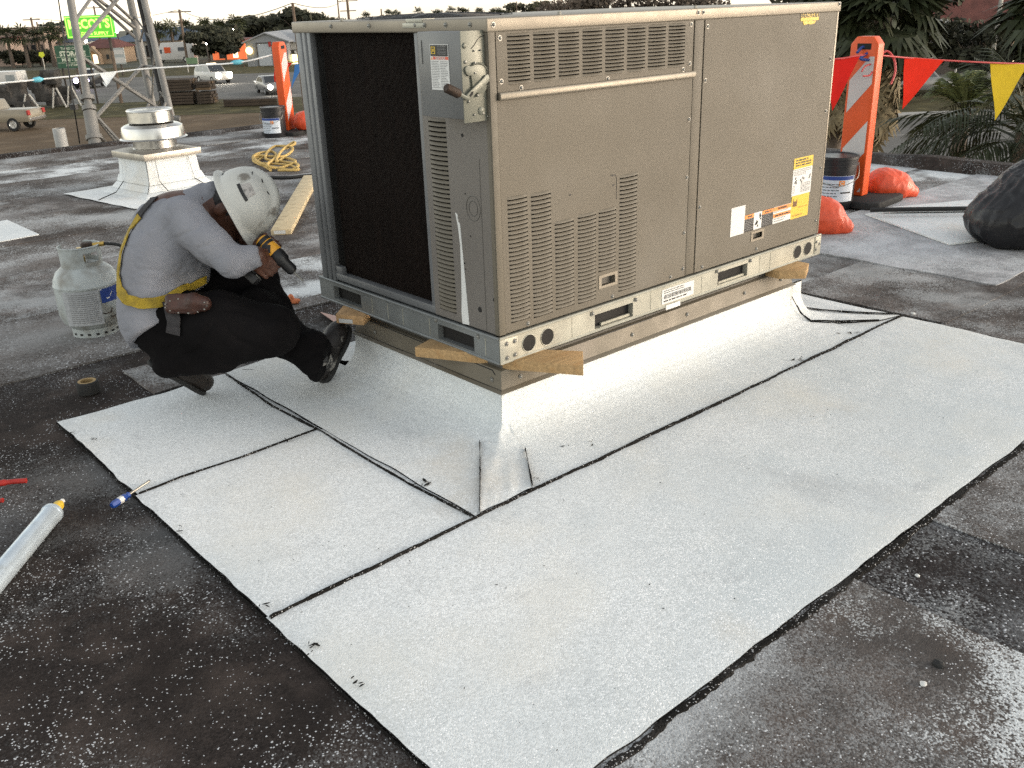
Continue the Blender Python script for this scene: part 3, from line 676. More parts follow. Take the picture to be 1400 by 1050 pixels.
# row of warning labels
for (a0, a1, kind) in ((1.379,1.445,'d'),(1.4455,1.504,'p'),(1.5045,1.588,'d'),(1.589,1.7275,'w')):
    b0, b1 = .504, .577
    s = sticker(FR, a0, a1, b0, b1, C_, 'ink' if kind == 'd' else 'white', p_ac, 'warning_label')
    if kind == 'd':
        h = sticker(FR, a0+.001, a1-.001, b1-.017, b1-.001, C_+.0006, 'orange_l', s, 'orange_heading'); mb = MB(); lines(mb, FR, a0+.02, a1-.012, b1-.014, b1-.004, 1, C_+.0013, 2, .6); stuff_print(mb, M['ink'], h)
        mb = MB(); lines(mb, FR, a0+.004, a1-.003, b0+.004, b1-.018, 7, C_+.0007, int(a0*100), .3); stuff_print(mb, M['greyink'], s)
    elif kind == 'p':
        mb = MB(); 
        for (a, b, k) in ((1.492,.556,1.),(1.488,.564,.8),(1.468,.532,1.2),(1.462,.527,.9),(1.475,.517,.8),(1.494,.545,.7)):
            mb.prism([(a-.007*k,b-.006*k),(a+.006*k,b-.004*k),(a+.008*k,b+.005*k),(a-.002*k,b+.009*k)], C_+.0007, C_+.0009, FR)
        mb.build('pictogram', M['ink'], s)
    else:
        for (bb, tx) in ((b1-.0185,'WARNING'),(b0+.0255,None)):
            h = sticker(FR, a0+.001, a1-.001, bb, bb+.0175, C_+.0006, 'orange_l', s, 'orange_heading'); 
            if tx: text(tx, .0145, 'ink', FR, (a0+a1)/2, bb+.0088, C_+.0014, h, bold=.0004)
            else:
                mb = MB(); lines(mb, FR, a0+.012, a1-.008, bb+.004, bb+.0135, 1, C_+.0013, 6, .75); stuff_print(mb, M['ink'], h)
        mb = MB(); lines(mb, FR, a0+.008, a1-.02, b0+.003, b0+.024, 2, C_+.0007, 3, .4); lines(mb, FR, a0+.008, a1-.02, b0+.046, b1-.020, 1, C_+.0007, 6, .4); stuff_print(mb, M['greyink'], s)
# serial tag on the rail
s = sticker(FR, .838, 1.038, .312, .372, .0130, 'white', rail_r, 'serial_label')
mb = MB(); lines(mb, FR, .848, 1.028, .352, .368, 2, .0137, 1, .4); r_ = random.Random(5); a = .85
while a < 1.02: 
    w = r_.choice((.0012,.0022,.003)); plate(mb, FR, a, a+w, .332, .349, .0137, .0139); a += w + r_.choice((.0012,.002,.003))
lines(mb, FR, .848, 1.0, .316, .328, 1, .0137, 7, .5); stuff_print(mb, M['ink'], s)
sticker(FR, .86, .95, .285, .305, .0165, 'white', rail_r, 'lower_tag')
# notice on the switch box, on its cover at x = -.1135
def FD(a, b, c=0): return Vector((-.0945-c, a, b))
def onD(u, v):
    d = ray(u, v); q = CAM + d*((-.0945-CAM.x)/d.x); return q.y, q.z
A, B = onD(587.5, 60.5), onD(616, 124)
ya, yb, zt, zb = A[0], B[0], A[1], B[1]         # ya is the left side (greater y)
def FDs(a, b, c=0): return FD(ya + (yb-ya)*a, zb + (zt-zb)*b, c)
s = sticker(FDs, 0, 1, 0, 1, .0004, 'white', db)
h = sticker(FDs, .03, .97, .745, .985, .001, 'ink', s, 'black_heading')
mb = MB(); 
for (x0,x1,y0,y1) in ((.07,.30,.935,.950),(.07,.30,.790,.805),(.07,.11,.805,.935),(.26,.30,.805,.935)): plate(mb, FDs, x0,x1,y0,y1,.0017,.0020)
plate(mb, FDs, .145,.225,.835,.905,.0017,.0020); mb.build('square_emblem', M['yellow'], h)
mb = MB(); lines(mb, FDs, .42, .92, .77, .965, 6, .0017, 4, .35); stuff_print(mb, M['greyink'], h)
sticker(FDs, .16, .985, .67, .735, .001, 'red_l', s, 'red_heading')
text('DANGER', .0125, 'white', lambda a,b,c: FD(ya+(yb-ya)*.57 - a, zb+(zt-zb)*.7025 + b, c), 0, 0, .0018, s, bold=.0002, sx=1)
mb = MB(); mb.prism([(.03,.665),(.13,.665),(.08,.735)], .001, .0012, FDs); mb.build('warning_triangle', M['orange_l'], s)
mb = MB(); lines(mb, FDs, .05, .48, .03, .64, 17, .001, 11, .4); lines(mb, FDs, .53, .95, .03, .64, 17, .001, 12, .4); stuff_print(mb, M['greyink'], s)

# ------------------------------------------------------------------ metal curb under the cabinet
curb = thing('metal_curb', 'low sheet metal curb frame carrying the cabinet above the white flashing', 'curb', (0, 0, .185))
CX, CY = 1.79, .925
prof_ = [(.014,.184),(.016,.187),(.002,.196),(-.006,.262),(-.03,.270),(-.03,.262),(-.012,.256),(-.004,.194)]
mb = MB(); vs = []
for c, b in prof_: vs += [(-c,-c,b),(CX+c,-c,b),(CX+c,CY+c,b),(-c,CY+c,b)]
K_ = len(prof_); mb.add(vs, [(i*4+k, i*4+(k+1)%4, ((i+1)%K_)*4+(k+1)%4, ((i+1)%K_)*4+k) for i in range(K_) for k in range(4)])
ap_r = ap_l = mb.build('apron', M['apron'], curb, bevel=.0008)
mb = MB(); mb.box((.01,.01,.02), (CX-.01,CY-.01,.258)); mb.box((.02,.02,.258),(CX-.02,CY-.02,.275)); mb.build('curb_body', M['inner'], curb)
screws(ap_r, FR, ROT_R, [(.09,.222),(.37,.224),(.68,.225),(1.02,.226),(1.42,.228),(1.70,.229)], .000)
screws(ap_l, FL, ROT_L, [(.05,.222),(.47,.224),(.78,.225)], .000)
for P_ in ([FL(.30,.2585,-.006), FL(.05,.2555,-.004), FL(.035,.242,-.003)], [FL(.9,.262,-.006), FL(.45,.2575,-.005)], [FR(.45,.2625,-.006),FR(.8,.262,-.006)]):
    mb = MB(); mb.tube(P_, .0018, 5); mb.build('lap_crease_shade', M['ink'], curb)  # black lines paint the shade along the apron laps

# ------------------------------------------------------------------ wood shims
def board(name, label, pts, z0, z1, m='wood', group=None, cat='wood block'):
    "plan outline, thickness z0..z1"
    mb = MB(); mb.prism(pts, z0, z1, lambda a,b,c: Vector((a, b, c)))
    c = Vector((sum(p[0] for p in pts)/len(pts), sum(p[1] for p in pts)/len(pts), z0))
    o = mb.build(name, M[m], bevel=.002, base=c); tag(o, label, cat, group); return o
G_ = 'wooden shims under the cabinet rail'
board('wood_shim', 'pale lumber shim jutting out at the front corner below the two round rail holes', [(.275,-.125),(.175,-.225),(.02,.03),(.11,.10)], .261, .2985, group=G_)
board('wood_shim', 'long lumber shim lying along the coil end under the rail near the corner', [(-.02,.375),(-.112,.345),(.03,.075),(.12,.115)], .261, .2985, group=G_)
bl = board('wood_shim', 'short brown lumber shim with a white paper tag by the worker boot', [(-.02,.975),(-.105,.895),(-.045,.785),(.06,.86)], .262, .2985, 'woodend', group=G_)
mb = MB(); p0 = Vector((-.1055,.8935,.2)); p1 = Vector((-.0455,.784,.2)); dd = (p1-p0); nn = Vector((dd.y, -dd.x, 0)).normalized(); nn = -nn if nn.x > 0 else nn
mb.add([p0+dd*.10+nn*.001+Vector((0,0,z)) for z in (.066,.083)] + [p0+dd*.60+nn*.001+Vector((0,0,z)) for z in (.083,.066)], [(0,1,2,3)]); mb.build('paper_tag', M['white'], bl)
board('wood_shim', 'stubby lumber shim sticking out under the far right end of the rail', [(1.60,.02),(1.60,-.05),(1.68,-.135),(1.80,-.075),(1.80,.02)], .262, .2985, group=G_)
# ------------------------------------------------------------------ smooth bodies from distance fields
class SDF:
    def __init__(s, lo, hi, h):
        s.lo = np.array(lo, float); s.h = h; s.n = np.ceil((np.array(hi)-s.lo)/h).astype(int)+1
        s.F = np.full(s.n, 9.0, np.float32)
    def block(s, lo, hi):
        a = np.clip(np.floor((np.array(lo)-s.lo)/s.h).astype(int), 0, s.n); b = np.clip(np.ceil((np.array(hi)-s.lo)/s.h).astype(int)+1, 0, s.n)
        sl = tuple(slice(i, j) for i, j in zip(a, b))
        ax = [s.lo[k]+s.h*np.arange(a[k], b[k]) for k in range(3)]
        return sl, np.stack(np.meshgrid(*ax, indexing='ij'), -1)
    def blend(s, sl, d, k, sub=False):
        A = s.F[sl]
        if sub: s.F[sl] = np.maximum(A, -d); return s
        if k <= 0: s.F[sl] = np.minimum(A, d); return s
        h = np.clip(.5+.5*(A-d)/k, 0, 1); s.F[sl] = A*(1-h)+d*h-k*h*(1-h); return s
    def cone(s, a, b, ra, rb=None, k=.02, flat=None):
        a = np.array(a, float); b = np.array(b, float); rb = ra if rb is None else rb; m = max(ra, rb)+k+3*s.h
        sl, P = s.block(np.minimum(a,b)-m, np.maximum(a,b)+m)
        pa = P-a; ba = b-a; t = np.clip((pa@ba)/max(ba@ba, 1e-9), 0, 1)
        return s.blend(sl, np.linalg.norm(pa-t[...,None]*ba, axis=-1)-(ra+(rb-ra)*t), k)
    def chain(s, pts, rs, k=.02):
        for i in range(len(pts)-1): s.cone(pts[i], pts[i+1], rs[i], rs[i+1], k)
        return s
    def ell(s, c, r, R=None, k=.02, sub=False):
        c = np.array(c, float); r = np.array(r, float); m = max(r)+k+3*s.h
        sl, P = s.block(c-m, c+m); q = P-c
        if R is not None: q = q@np.array(R)          # columns of R are the axes
        k0 = np.linalg.norm(q/r, axis=-1); k1 = np.linalg.norm(q/(r*r), axis=-1)
        return s.blend(sl, k0*(k0-1)/np.maximum(k1, 1e-6), k, sub)
    def rbox(s, c, half, rad, R=None, k=.02, sub=False):
        c = np.array(c, float); m = np.linalg.norm(half)+k+3*s.h; sl, P = s.block(c-m, c+m); q = P-c
        if R is not None: q = q@np.array(R)
        q = np.abs(q)-(np.array(half)-rad); d = np.linalg.norm(np.maximum(q,0),axis=-1)+np.minimum(q.max(-1),0)-rad
        return s.blend(sl, d, k, sub)
    def cut(s, p, n, k=0):
        "keep only the side the normal points away from"
        n = np.array(n, float); n /= np.linalg.norm(n); sl, P = s.block(s.lo, s.lo+s.h*s.n); s.F = np.maximum(s.F, ((P-np.array(p))@n).astype(np.float32)); return s
    def mesh(s):
        F = s.F; n = F.shape; h = s.h; I = F < 0
        cs = np.zeros(tuple(k-1 for k in n)+(3,)); cnt = np.zeros(tuple(k-1 for k in n))
        for ax in range(3):
            o1, o2 = [k for k in range(3) if k != ax]
            A = F; sa = [slice(None)]*3; sb_ = [slice(None)]*3; sa[ax] = slice(0,-1); sb_[ax] = slice(1,None)
            f0, f1 = F[tuple(sa)], F[tuple(sb_)]; cr = (f0 < 0) != (f1 < 0); t = np.where(cr, f0/np.where(cr, f0-f1, 1), 0)
            for d1 in (0,1):
                for d2 in (0,1):
                    sl = [None]*3; sl[ax] = slice(None); sl[o1] = slice(d1, n[o1]-1+d1); sl[o2] = slice(d2, n[o2]-1+d2)
                    c = cr[tuple(sl)]; tt = t[tuple(sl)]; cnt += c
                    cs[...,ax] += tt*c; cs[...,o1] += d1*c; cs[...,o2] += d2*c
        act = cnt > 0; idx = np.full(act.shape, -1); idx[act] = np.arange(act.sum())
        g = np.argwhere(act); V = s.lo + h*(g + cs[act]/cnt[act][:,None])
        quads = []
        for ax in range(3):
            o1, o2 = [(1,2),(2,0),(0,1)][ax]
            sa = [slice(None)]*3; sb_ = [slice(None)]*3; sa[ax] = slice(0,-1); sb_[ax] = slice(1,None)
            a, b = I[tuple(sa)], I[tuple(sb_)]; e = np.argwhere(a != b)
            e = e[(e[:,o1] > 0) & (e[:,o2] > 0) & (e[:,o1] < n[o1]-1) & (e[:,o2] < n[o2]-1)]
            if not len(e): continue
            def at(d1, d2):
                q = e.copy(); q[:,o1] += d1; q[:,o2] += d2; return idx[q[:,0],q[:,1],q[:,2]]
            Q = np.stack([at(-1,-1), at(0,-1), at(0,0), at(-1,0)], 1)
            fl = ~a[tuple(e.T)] if False else I[e[:,0],e[:,1],e[:,2]]
            Q[~fl] = Q[~fl][:, ::-1]; quads.append(Q)
        return V, np.concatenate(quads)
def relax(V, Q, it=2):
    for _ in range(it):
        S = np.zeros_like(V); C_ = np.zeros(len(V))
        for a, b in ((0,1),(1,2),(2,3),(3,0)):
            np.add.at(S, Q[:,a], V[Q[:,b]]); np.add.at(C_, Q[:,a], 1); np.add.at(S, Q[:,b], V[Q[:,a]]); np.add.at(C_, Q[:,b], 1)
        V = V*.4 + .6*S/np.maximum(C_, 1)[:,None]
    return V
def sdf_obj(name, sdf, m, parent=None, it=2, disp=None, base=None):
    V, Q = sdf.mesh(); V = relax(V, Q, it)
    if disp is not None:
        me0 = bpy.data.meshes.new('t'); me0.from_pydata(V.tolist(), [], Q.tolist()); me0.update()
        N = np.zeros(len(V)*3); me0.vertices.foreach_get('normal', N); N = N.reshape(-1,3); bpy.data.meshes.remove(me0)
        V = V + N*np.array([disp(*p) for p in V])[:,None]
    o0 = np.array(org(parent)) if parent else np.array(base if base is not None else (0,0,0))
    me = bpy.data.meshes.new(name); me.from_pydata((V-o0).tolist(), [], Q.tolist()); me.materials.append(M[m] if isinstance(m, str) else m)
    me.polygons.foreach_set('use_smooth', [True]*len(Q)); me.update()
    o = link(name, me, parent)
    if base is not None and not parent: o.location = Vector(base)
    return o
# ------------------------------------------------------------------ crouching worker
M['skin'] = mat('dark_skin', (.085,.036,.022), .5, 0, .2, 20, .1, 200)
M['shirt'] = mat('grey_jersey', (.225,.23,.255), .9, 0, .10, 9, .3, 60, .15, dirt=(.25,.24,.25), dirt_s=5, dirt_a=.35)
M['trousers'] = mat('black_trousers', (.0062,.0056,.006), .95, 0, .3, 8, .3, 50, .08)
M['boot'] = mat('brown_boot', (.018,.013,.010), .6, 0, .35, 14, .3, 60)
M['bootb'] = mat('black_paint_splashed_boot', (.018,.015,.014), .55, 0, .3, 14, .3, 60, dirt=(.35,.33,.30), dirt_s=16, dirt_a=.8, dirt_lo=.56, dirt_hi=.62)
M['helmet'] = mat('scuffed_white_helmet', (.52,.52,.485), .5, 0, .08, 8, .03, 80, .4, dirt=(.12,.10,.08), dirt_s=14, dirt_a=.8, dirt_lo=.61, dirt_hi=.70)
M['strap'] = mat('yellow_webbing', (.34,.235,.02), .75, 0, .25, 25, .4, 200, dirt=(.10,.07,.02), dirt_s=18, dirt_a=.6)
M['strapk'] = mat('dark_webbing', (.03,.028,.03), .8, 0, .25, 25, .3, 200)
M['leather'] = mat('brown_leather', (.050,.022,.016), .45, 0, .35, 18, .3, 50)
M['hair'] = mat('black_hair', (.012,.010,.010), .7, 0, .2, 40, .5, 120)
M['drilly'] = mat('drill_yellow', (.68,.33,.03), .4, 0, .1, 20)
M['glove'] = mat('dark_glove', (.06,.055,.055), .8, 0, .3, 30, .3, 90)
T0 = 3.50
def J(u, v, t): return np.array(dp(u, v, t))
pelvis = J(232,432,3.50); 
person = thing('person', 'worker in grey jersey, white helmet and yellow harness crouching with a drill', 'person', (pelvis[0], pelvis[1], 0))
Rv, Uv = np.array(CM.col[0]), np.array(CM.col[1]); Dv = np.array(FWD)           # right, up in the picture and away
# joints, near side is his right side
hipN, hipF = J(232,440,3.42), J(240,434,3.62)
kneeN, kneeF = J(372,452,3.38), J(350,381,3.64)
ankN, ankF = J(226,500,3.42), J(433,488,3.56)
shN, shF = J(252,300,3.33), J(272,288,3.62)
elN, elF = J(318,358,3.27), J(322,346,3.60)
wrN, wrF = J(352,349,3.30), J(346,338,3.50)
low, mid, chest, neck = J(222,425,3.50), J(214,366,3.50), J(244,308,3.48), J(282,276,3.475)
hatU = .82*Rv + .52*Uv - .22*Dv; hatU /= np.linalg.norm(hatU)
hatF = .62*Rv - .78*Uv; hatF -= hatU*(hatF@hatU); hatF /= np.linalg.norm(hatF); hatS = np.cross(hatU, hatF)
brimc = J(330,280,3.46); headc = brimc - hatU*.028 + hatF*.004
HR = np.stack([hatS, hatF, hatU], 1)

# body: one continuous figure
B = SDF((-1.05,.5,-.02), (.35,2.1,1.1), .0055)
B.chain([low, mid, chest, neck], [.115,.12,.12,.058], .05)
B.cone(shN, shF, .055, .055, .05)
for sh, el, wr in ((shN, elN, wrN), (shF, elF, wrF)): B.chain([sh, el, wr], [.046,.034,.026], .02)
B.chain([hipN, kneeN, ankN], [.085,.056,.030], .03); B.chain([hipF, kneeF, J(370,424,3.62), J(401,466,3.58), ankF], [.085,.056,.046,.036,.030], .03)
B.cone(hipN, hipF, .10, .10, .05)
B.cone(neck, headc - hatU*.05, .055, .055, .03)
B.ell(headc, (.076,.096,.112), HR, .03)
B.ell(headc + hatF*.045 - hatU*.075, (.052,.050,.045), HR, .03)            # jaw
B.cone(headc + hatF*.092 - hatU*.015, headc + hatF*.112 - hatU*.040, .008, .014, .012)  # nose
for sgn in (-1, 1):
    B.ell(headc + hatS*sgn*.079 - hatF*.008 - hatU*.02, (.010,.022,.032), HR, .006)     # ears
    B.ell(headc + hatF*.088 + hatS*sgn*.032 - hatU*.004, (.014,.010,.009), HR, 0, True) # eye sockets
    B.ell(headc + hatF*.080 + hatS*sgn*.032 - hatU*.004, (.012,.012,.011), HR, .002)
    B.cone(headc + hatF*.092 + hatS*sgn*.014 + hatU*.012, headc + hatF*.084 + hatS*sgn*.048 + hatU*.012, .007, .006, .008)
B.cone(headc + hatF*.093 - hatS*.020 - hatU*.066, headc + hatF*.093 + hatS*.020 - hatU*.066, .007, .007, .006)
B.cone(headc + hatF*.088 - hatS*.018 - hatU*.080, headc + hatF*.088 + hatS*.018 - hatU*.080, .008, .008, .006)
# drill frame, used by the hand that holds it
dA, dB = J(359,330,3.36), J(394,364,3.36); dx = (dB-dA)/np.linalg.norm(dB-dA); dn = -(.66*Rv - .62*Uv) ; dn -= dx*(dn@dx); dn /= np.linalg.norm(dn); dsd = np.cross(dx, dn)
# handle runs from the motor towards the wrist
hA = dA + dx*.045; hdir = (-.55*Rv - .75*Uv) - dx*0; hdir -= dx*(hdir@dx)*.8; hdir /= np.linalg.norm(hdir)
def hand(wr, palm, grip_axis, out, side, k=.008):
    "palm, four curled fingers of unequal length and a thumb closing on a bar along grip_axis"
    g = grip_axis/np.linalg.norm(grip_axis); o = out - g*(out@g); o /= np.linalg.norm(o); c = np.cross(g, o)*side
    B.chain([wr, wr*.35+palm*.65, palm], [.029,.026,.030], .02)
    B.rbox(palm, (.040,.034,.014), .012, np.stack([g, o, c], 1), .012)
    for i, (ln, r) in enumerate(((.92,.0092),(1.0,.0098),(.95,.0092),(.76,.0082))):
        b0 = palm + g*(.030-.020*i) + o*.030; b1 = b0 + (o*.026 + c*.012)*ln; b2 = b1 + (c*.026 + o*.002)*ln; b3 = b2 + (c*.006 - o*.020)*ln
        B.chain([b0, b1, b2, b3], [r*1.1, r, r*.95, r*.85], .003)
    t0 = palm + g*.036 - o*.012; t1 = t0 + g*.018 + c*.022 + o*.006; t2 = t1 + o*.018 + c*.016; B.chain([t0, t1, t2], [.013,.0105,.009], .005)
palmN = hA + hdir*.048 - Dv*.030; hand(wrN, palmN, -hdir, dx*.9+Dv*.2, 1)
palmF = J(357,341,3.44); hand(wrF, palmF, dx, Rv*.7-Uv*.2, -1)
sdf_obj('body', B, 'skin', person, 1)
# hair at the nape
H = SDF(headc-.2, headc+.2, .006); H.ell(headc - hatF*.012 + hatU*.012, (.081,.098,.105), HR, 0); H.cut(headc + hatF*.03, hatF); H.cut(headc + hatU*.035, hatU)
H.cut(headc - hatU*.065, -hatU)
sdf_obj('hair', H, 'hair', person, 1, lambda x,y,z: .003*noise.noise(Vector((x,y,z))*90))

# jersey
def fold(x, y, z):
    a = noise.noise(Vector((x*5, y*5, z*9+3))); b = noise.noise(Vector((x*9+4, y*9, z*15))); c = noise.noise(Vector((x*20, y*20, z*34)))
    return .006*a - .0035*max(0, .16-abs(b))/.16 + .001 - .0014*max(0, .2-abs(c))/.2
S = SDF((-1.0,.5,.15), (.3,2.1,1.05), .007)
S.chain([J(208,450,3.50), J(215,420,3.50), J(216,370,3.50), J(234,318,3.48), J(268,288,3.475)], [.105,.118,.135,.130,.085], .05)
S.chain([J(205,440,3.39), J(206,400,3.39), J(216,350,3.38), J(245,305,3.36)], [.075,.09,.095,.085], .06)
S.chain([J(210,440,3.61), J(214,400,3.61), J(222,350,3.60), J(260,295,3.60)], [.075,.09,.095,.08], .06)
S.chain([shN, J(290,335,3.28), elN, J(345,351,3.29)], [.083,.066,.055,.043], .018)
S.chain([shF, J(305,325,3.62), elF, J(340,340,3.53)], [.08,.062,.052,.042], .018)
S.cone(J(250,340,3.42), J(262,372,3.46), .085, .07, .05)
S.cone(J(285,273,3.475), J(291,270,3.47), .068, .062, .02)
S.chain([J(202,440,3.50), J(206,458,3.46)], [.07,.055], .04); S.cone(J(200,440,3.40), J(215,455,3.40), .06, .05, .04)
S.cone(J(214,432,3.42), J(222,452,3.42), .128, .125, .05); S.cone(J(210,446,3.55), J(220,464,3.55), .06, .05, .04)
S.cut(J(216,461,3.5), .46*Rv - Uv*.88)                 # hem
S.cut(J(357,350,3.3), .95*Rv + .1*Uv)
# crease where the sleeve meets the side
crA, crB = J(262,325,3.27), J(292,366,3.27)
sdf_obj('jersey', S, 'shirt', person, 2, fold)
# trousers
def fold2(x, y, z): return .009*noise.noise(Vector((x*7, y*7, z*7))) - .007*max(0, .2-abs(noise.noise(Vector((x*8, y*8, z*10)))))/.2 + .004*noise.noise(Vector((x*20, y*20, z*20)))
Tt = SDF((-1.0,.6,-.03), (.25,2.1,.75), .008)
Tt.cone(J(226,432,3.43), J(236,430,3.60), .125, .125, .05); Tt.cone(J(215,455,3.44), J(222,455,3.6), .085, .085, .05)
Tt.chain([hipN, J(300,445,3.38), kneeN], [.120,.115,.092], .04); Tt.chain([kneeN, J(300,478,3.42), J(229,496,3.42)], [.088,.078,.060], .04)
Tt.chain([hipF, J(300,404,3.64), kneeF], [.120,.108,.082], .04); Tt.chain([kneeF, J(370,424,3.62), J(401,466,3.58), J(432,492,3.55)], [.080,.074,.070,.070], .035)
Tt.cone(J(300,440,3.5), J(350,425,3.52), .10, .085, .05); Tt.cone(J(345,465,3.5), J(395,470,3.56), .055, .05, .05)
Tt.cone(J(425,478,3.55), J(440,495,3.55), .085, .078, .03)
Tt.cut(J(449,487,3.55), .85*Rv - .35*Uv); 
sdf_obj('trousers', Tt, 'trousers', person, 2, fold2)

# boots
def boot(name, m, ank, heel, toe, up, label):
    ank, heel, toe, up = [np.array(q, float) for q in (ank, heel, toe, up)]; f = (toe-heel); L_ = np.linalg.norm(f); f /= L_; up = up - f*(up@f); up /= np.linalg.norm(up); sd = np.cross(f, up); R_ = np.stack([f, sd, up], 1)
    lo = np.minimum(np.minimum(ank, heel), toe)-.14; hi = np.maximum(np.maximum(ank, heel), toe)+.14
    Z = SDF(lo, hi, .005)
    Z.chain([ank + up*.03, heel + f*.075 + up*.06], [.058,.060], .02); Z.ell(heel + f*.058 + up*.045, (.062,.046,.052), R_, .02)
    Z.ell(heel + f*(L_*.52) + up*.040, (.10,.048,.052), R_, .025); Z.ell(heel + f*(L_-.068) + up*.036, (.074,.053,.044), R_, .02)
    Z.cut(heel + up*.004, -up); b = sdf_obj(name, Z, m, person, 2, lambda x,y,z: .0025*noise.noise(Vector((x,y,z))*40)); b['label'] = label
    So = SDF(lo, hi, .005); So.ell(heel + f*.06, (.066,.044,.03), R_, .01); So.ell(heel + f*(L_-.085), (.092,.055,.03), R_, .03); So.cone(heel+f*.06, heel+f*(L_-.09), .036, .042, .02)
    So.cut(heel + up*.010, up); So.cut(heel - up*.010, -up); s_ = sdf_obj('boot_sole', So, 'rubber', b, 1)
    mb = MB()
    for k in range(5):
        q = heel + f*(L_*.40+k*.021) + up*(.088-.004*k); mb.tube([Vector(q - sd*.030 - up*.012), Vector(q - sd*.012 + up*.001), Vector(q + f*.008 + sd*.012 + up*.001), Vector(q + f*.008 + sd*.03 - up*.012)], .003, 5)
    mb.build('boot_lace', M['black'], b)
tN = np.array(gp(277,534,.02)); hN = J(206,497,3.44)
boot('boot', 'boot', ankN, hN, tN, Uv*.7 + Rv*.55, 'brown boot under the hips, heel raised')
hF = np.array(gp(441,524,.022)); tF = np.array([-.022,.955,.215])
boot('boot', 'bootb', ankF, hF, tF, np.array([-.72,.0,.69]), 'black paint splashed boot with toes propped up against the curb')

# harness, pouch
def ribbon(name, pts, w, nrm, m, th=.004, parent=person):
    pts = [Vector(p) for p in pts]; nrm = [Vector(q).normalized() for q in nrm]; mb = MB(); vs = []; fs = []
    for i, p in enumerate(pts):
        t = (pts[min(i+1,len(pts)-1)]-pts[max(i-1,0)]).normalized(); n = (nrm[i] - t*nrm[i].dot(t)).normalized(); s = t.cross(n)
        vs += [p+s*w/2, p+s*w/2+n*th, p-s*w/2+n*th, p-s*w/2]
    for i in range(len(pts)-1):
        for k in range(4): fs.append((i*4+k, i*4+(k+1)%4, (i+1)*4+(k+1)%4, (i+1)*4+k))
    mb.add(vs, fs); return mb.build(name, m, parent, smooth=50)
from mathutils.bvhtree import BVHTree
def snap(obs, pts, lift, frm=None):
    "lay a path of image points onto the clothing from the viewer side"
    out = []; nn = []
    trees = []
    for o in obs:
        o0 = org(o); me = o.data; trees.append(BVHTree.FromPolygons([v.co + o0 for v in me.vertices], [tuple(p.vertices) for p in me.polygons]))
    for (u, v) in pts:
        best = None; d = ray(u, v).normalized()
        for t in trees:
            h = t.ray_cast(CAM, d)
            if h[0] is not None and (best is None or h[3] < best[2]): best = (h[0], h[1], h[3])
        if best is None:
            bb = None
            for t in trees:
                for tt in np.linspace(3.2, 3.8, 13):
                    h = t.find_nearest(dp(u, v, tt))
                    if bb is None or h[3] < bb[2]: bb = (h[0], h[1], h[3])
            best = bb
        out.append(best[0] + best[1]*lift); nn.append(best[1])
    return out, nn
jer = [o for o in person.children if o.name.startswith('jersey')]; tro = [o for o in person.children if o.name.startswith('trousers')]
def path(pts, n=8):
    o = []
    for (a, b), (c, d) in zip(pts[:-1], pts[1:]): o += [(a+(c-a)*i/n, b+(d-b)*i/n) for i in range(n)]
    return o + [pts[-1]]
def smoothpath(P, N, it=3):
    for _ in range(it):
        P = [P[0]] + [(P[i-1]+P[i]*2+P[i+1])/4 for i in range(1,len(P)-1)] + [P[-1]]
        N = [N[0]] + [(N[i-1]+N[i]*2+N[i+1]).normalized() for i in range(1,len(N)-1)] + [N[-1]]
    return P, N
hn = None
P_, N_ = smoothpath(*snap(jer, path([(193,296),(178,318),(168,345),(164,375),(166,400),(173,411)]), .006)); ribbon('harness_strap', P_, .028, N_, M['strap'])
P_, N_ = smoothpath(*snap(jer, path([(166,398),(175,410),(192,415),(210,415),(229,410)]), .007)); ribbon('harness_strap', P_, .038, N_, M['strap'])
P_, N_ = smoothpath(*snap(jer+tro, path([(228,411),(245,400),(262,390),(279,381)]), .008)); ribbon('harness_strap', P_, .030, N_, M['strap'])
P_, N_ = smoothpath(*snap(jer+tro, path([(232,412),(236,425),(240,440),(238,455)]), .009)); ribbon('harness_strap', P_, .05, N_, M['strapk'])
P_, N_ = smoothpath(*snap(jer, path([(212,272),(200,285),(190,298)]), .005)); ribbon('harness_strap', P_, .03, N_, M['strapk'])
pc = np.array(snap(tro, [(263,421)], .03)[0][0]); R_ = np.stack([Rv, Uv, np.cross(Rv, Uv)], 1)
Po = SDF(pc-.14, pc+.14, .005); Po.rbox(pc - Rv*.02, (.060,.036,.022), .020, R_, .01); Po.cone(pc + Rv*.03 + Uv*.004, pc + Rv*.055, .032, .028, .015)
Po_o = sdf_obj('tool_pouch', Po, 'leather', person, 1, lambda x,y,z: .003*noise.noise(Vector((x,y,z))*30))
mb = MB()
for i in range(14):
    t = i/13*2*math.pi; q = pc + Rv*(.002+.074*math.cos(t)) + Uv*.026*math.sin(t) - Dv*.026; mb.lathe([(0,.003),(.0028,.002),(.003,-.003)], 6, Matrix.Translation(Vector(q)) @ CM.to_4x4())
mb.build('stud', M['screw'], Po_o)

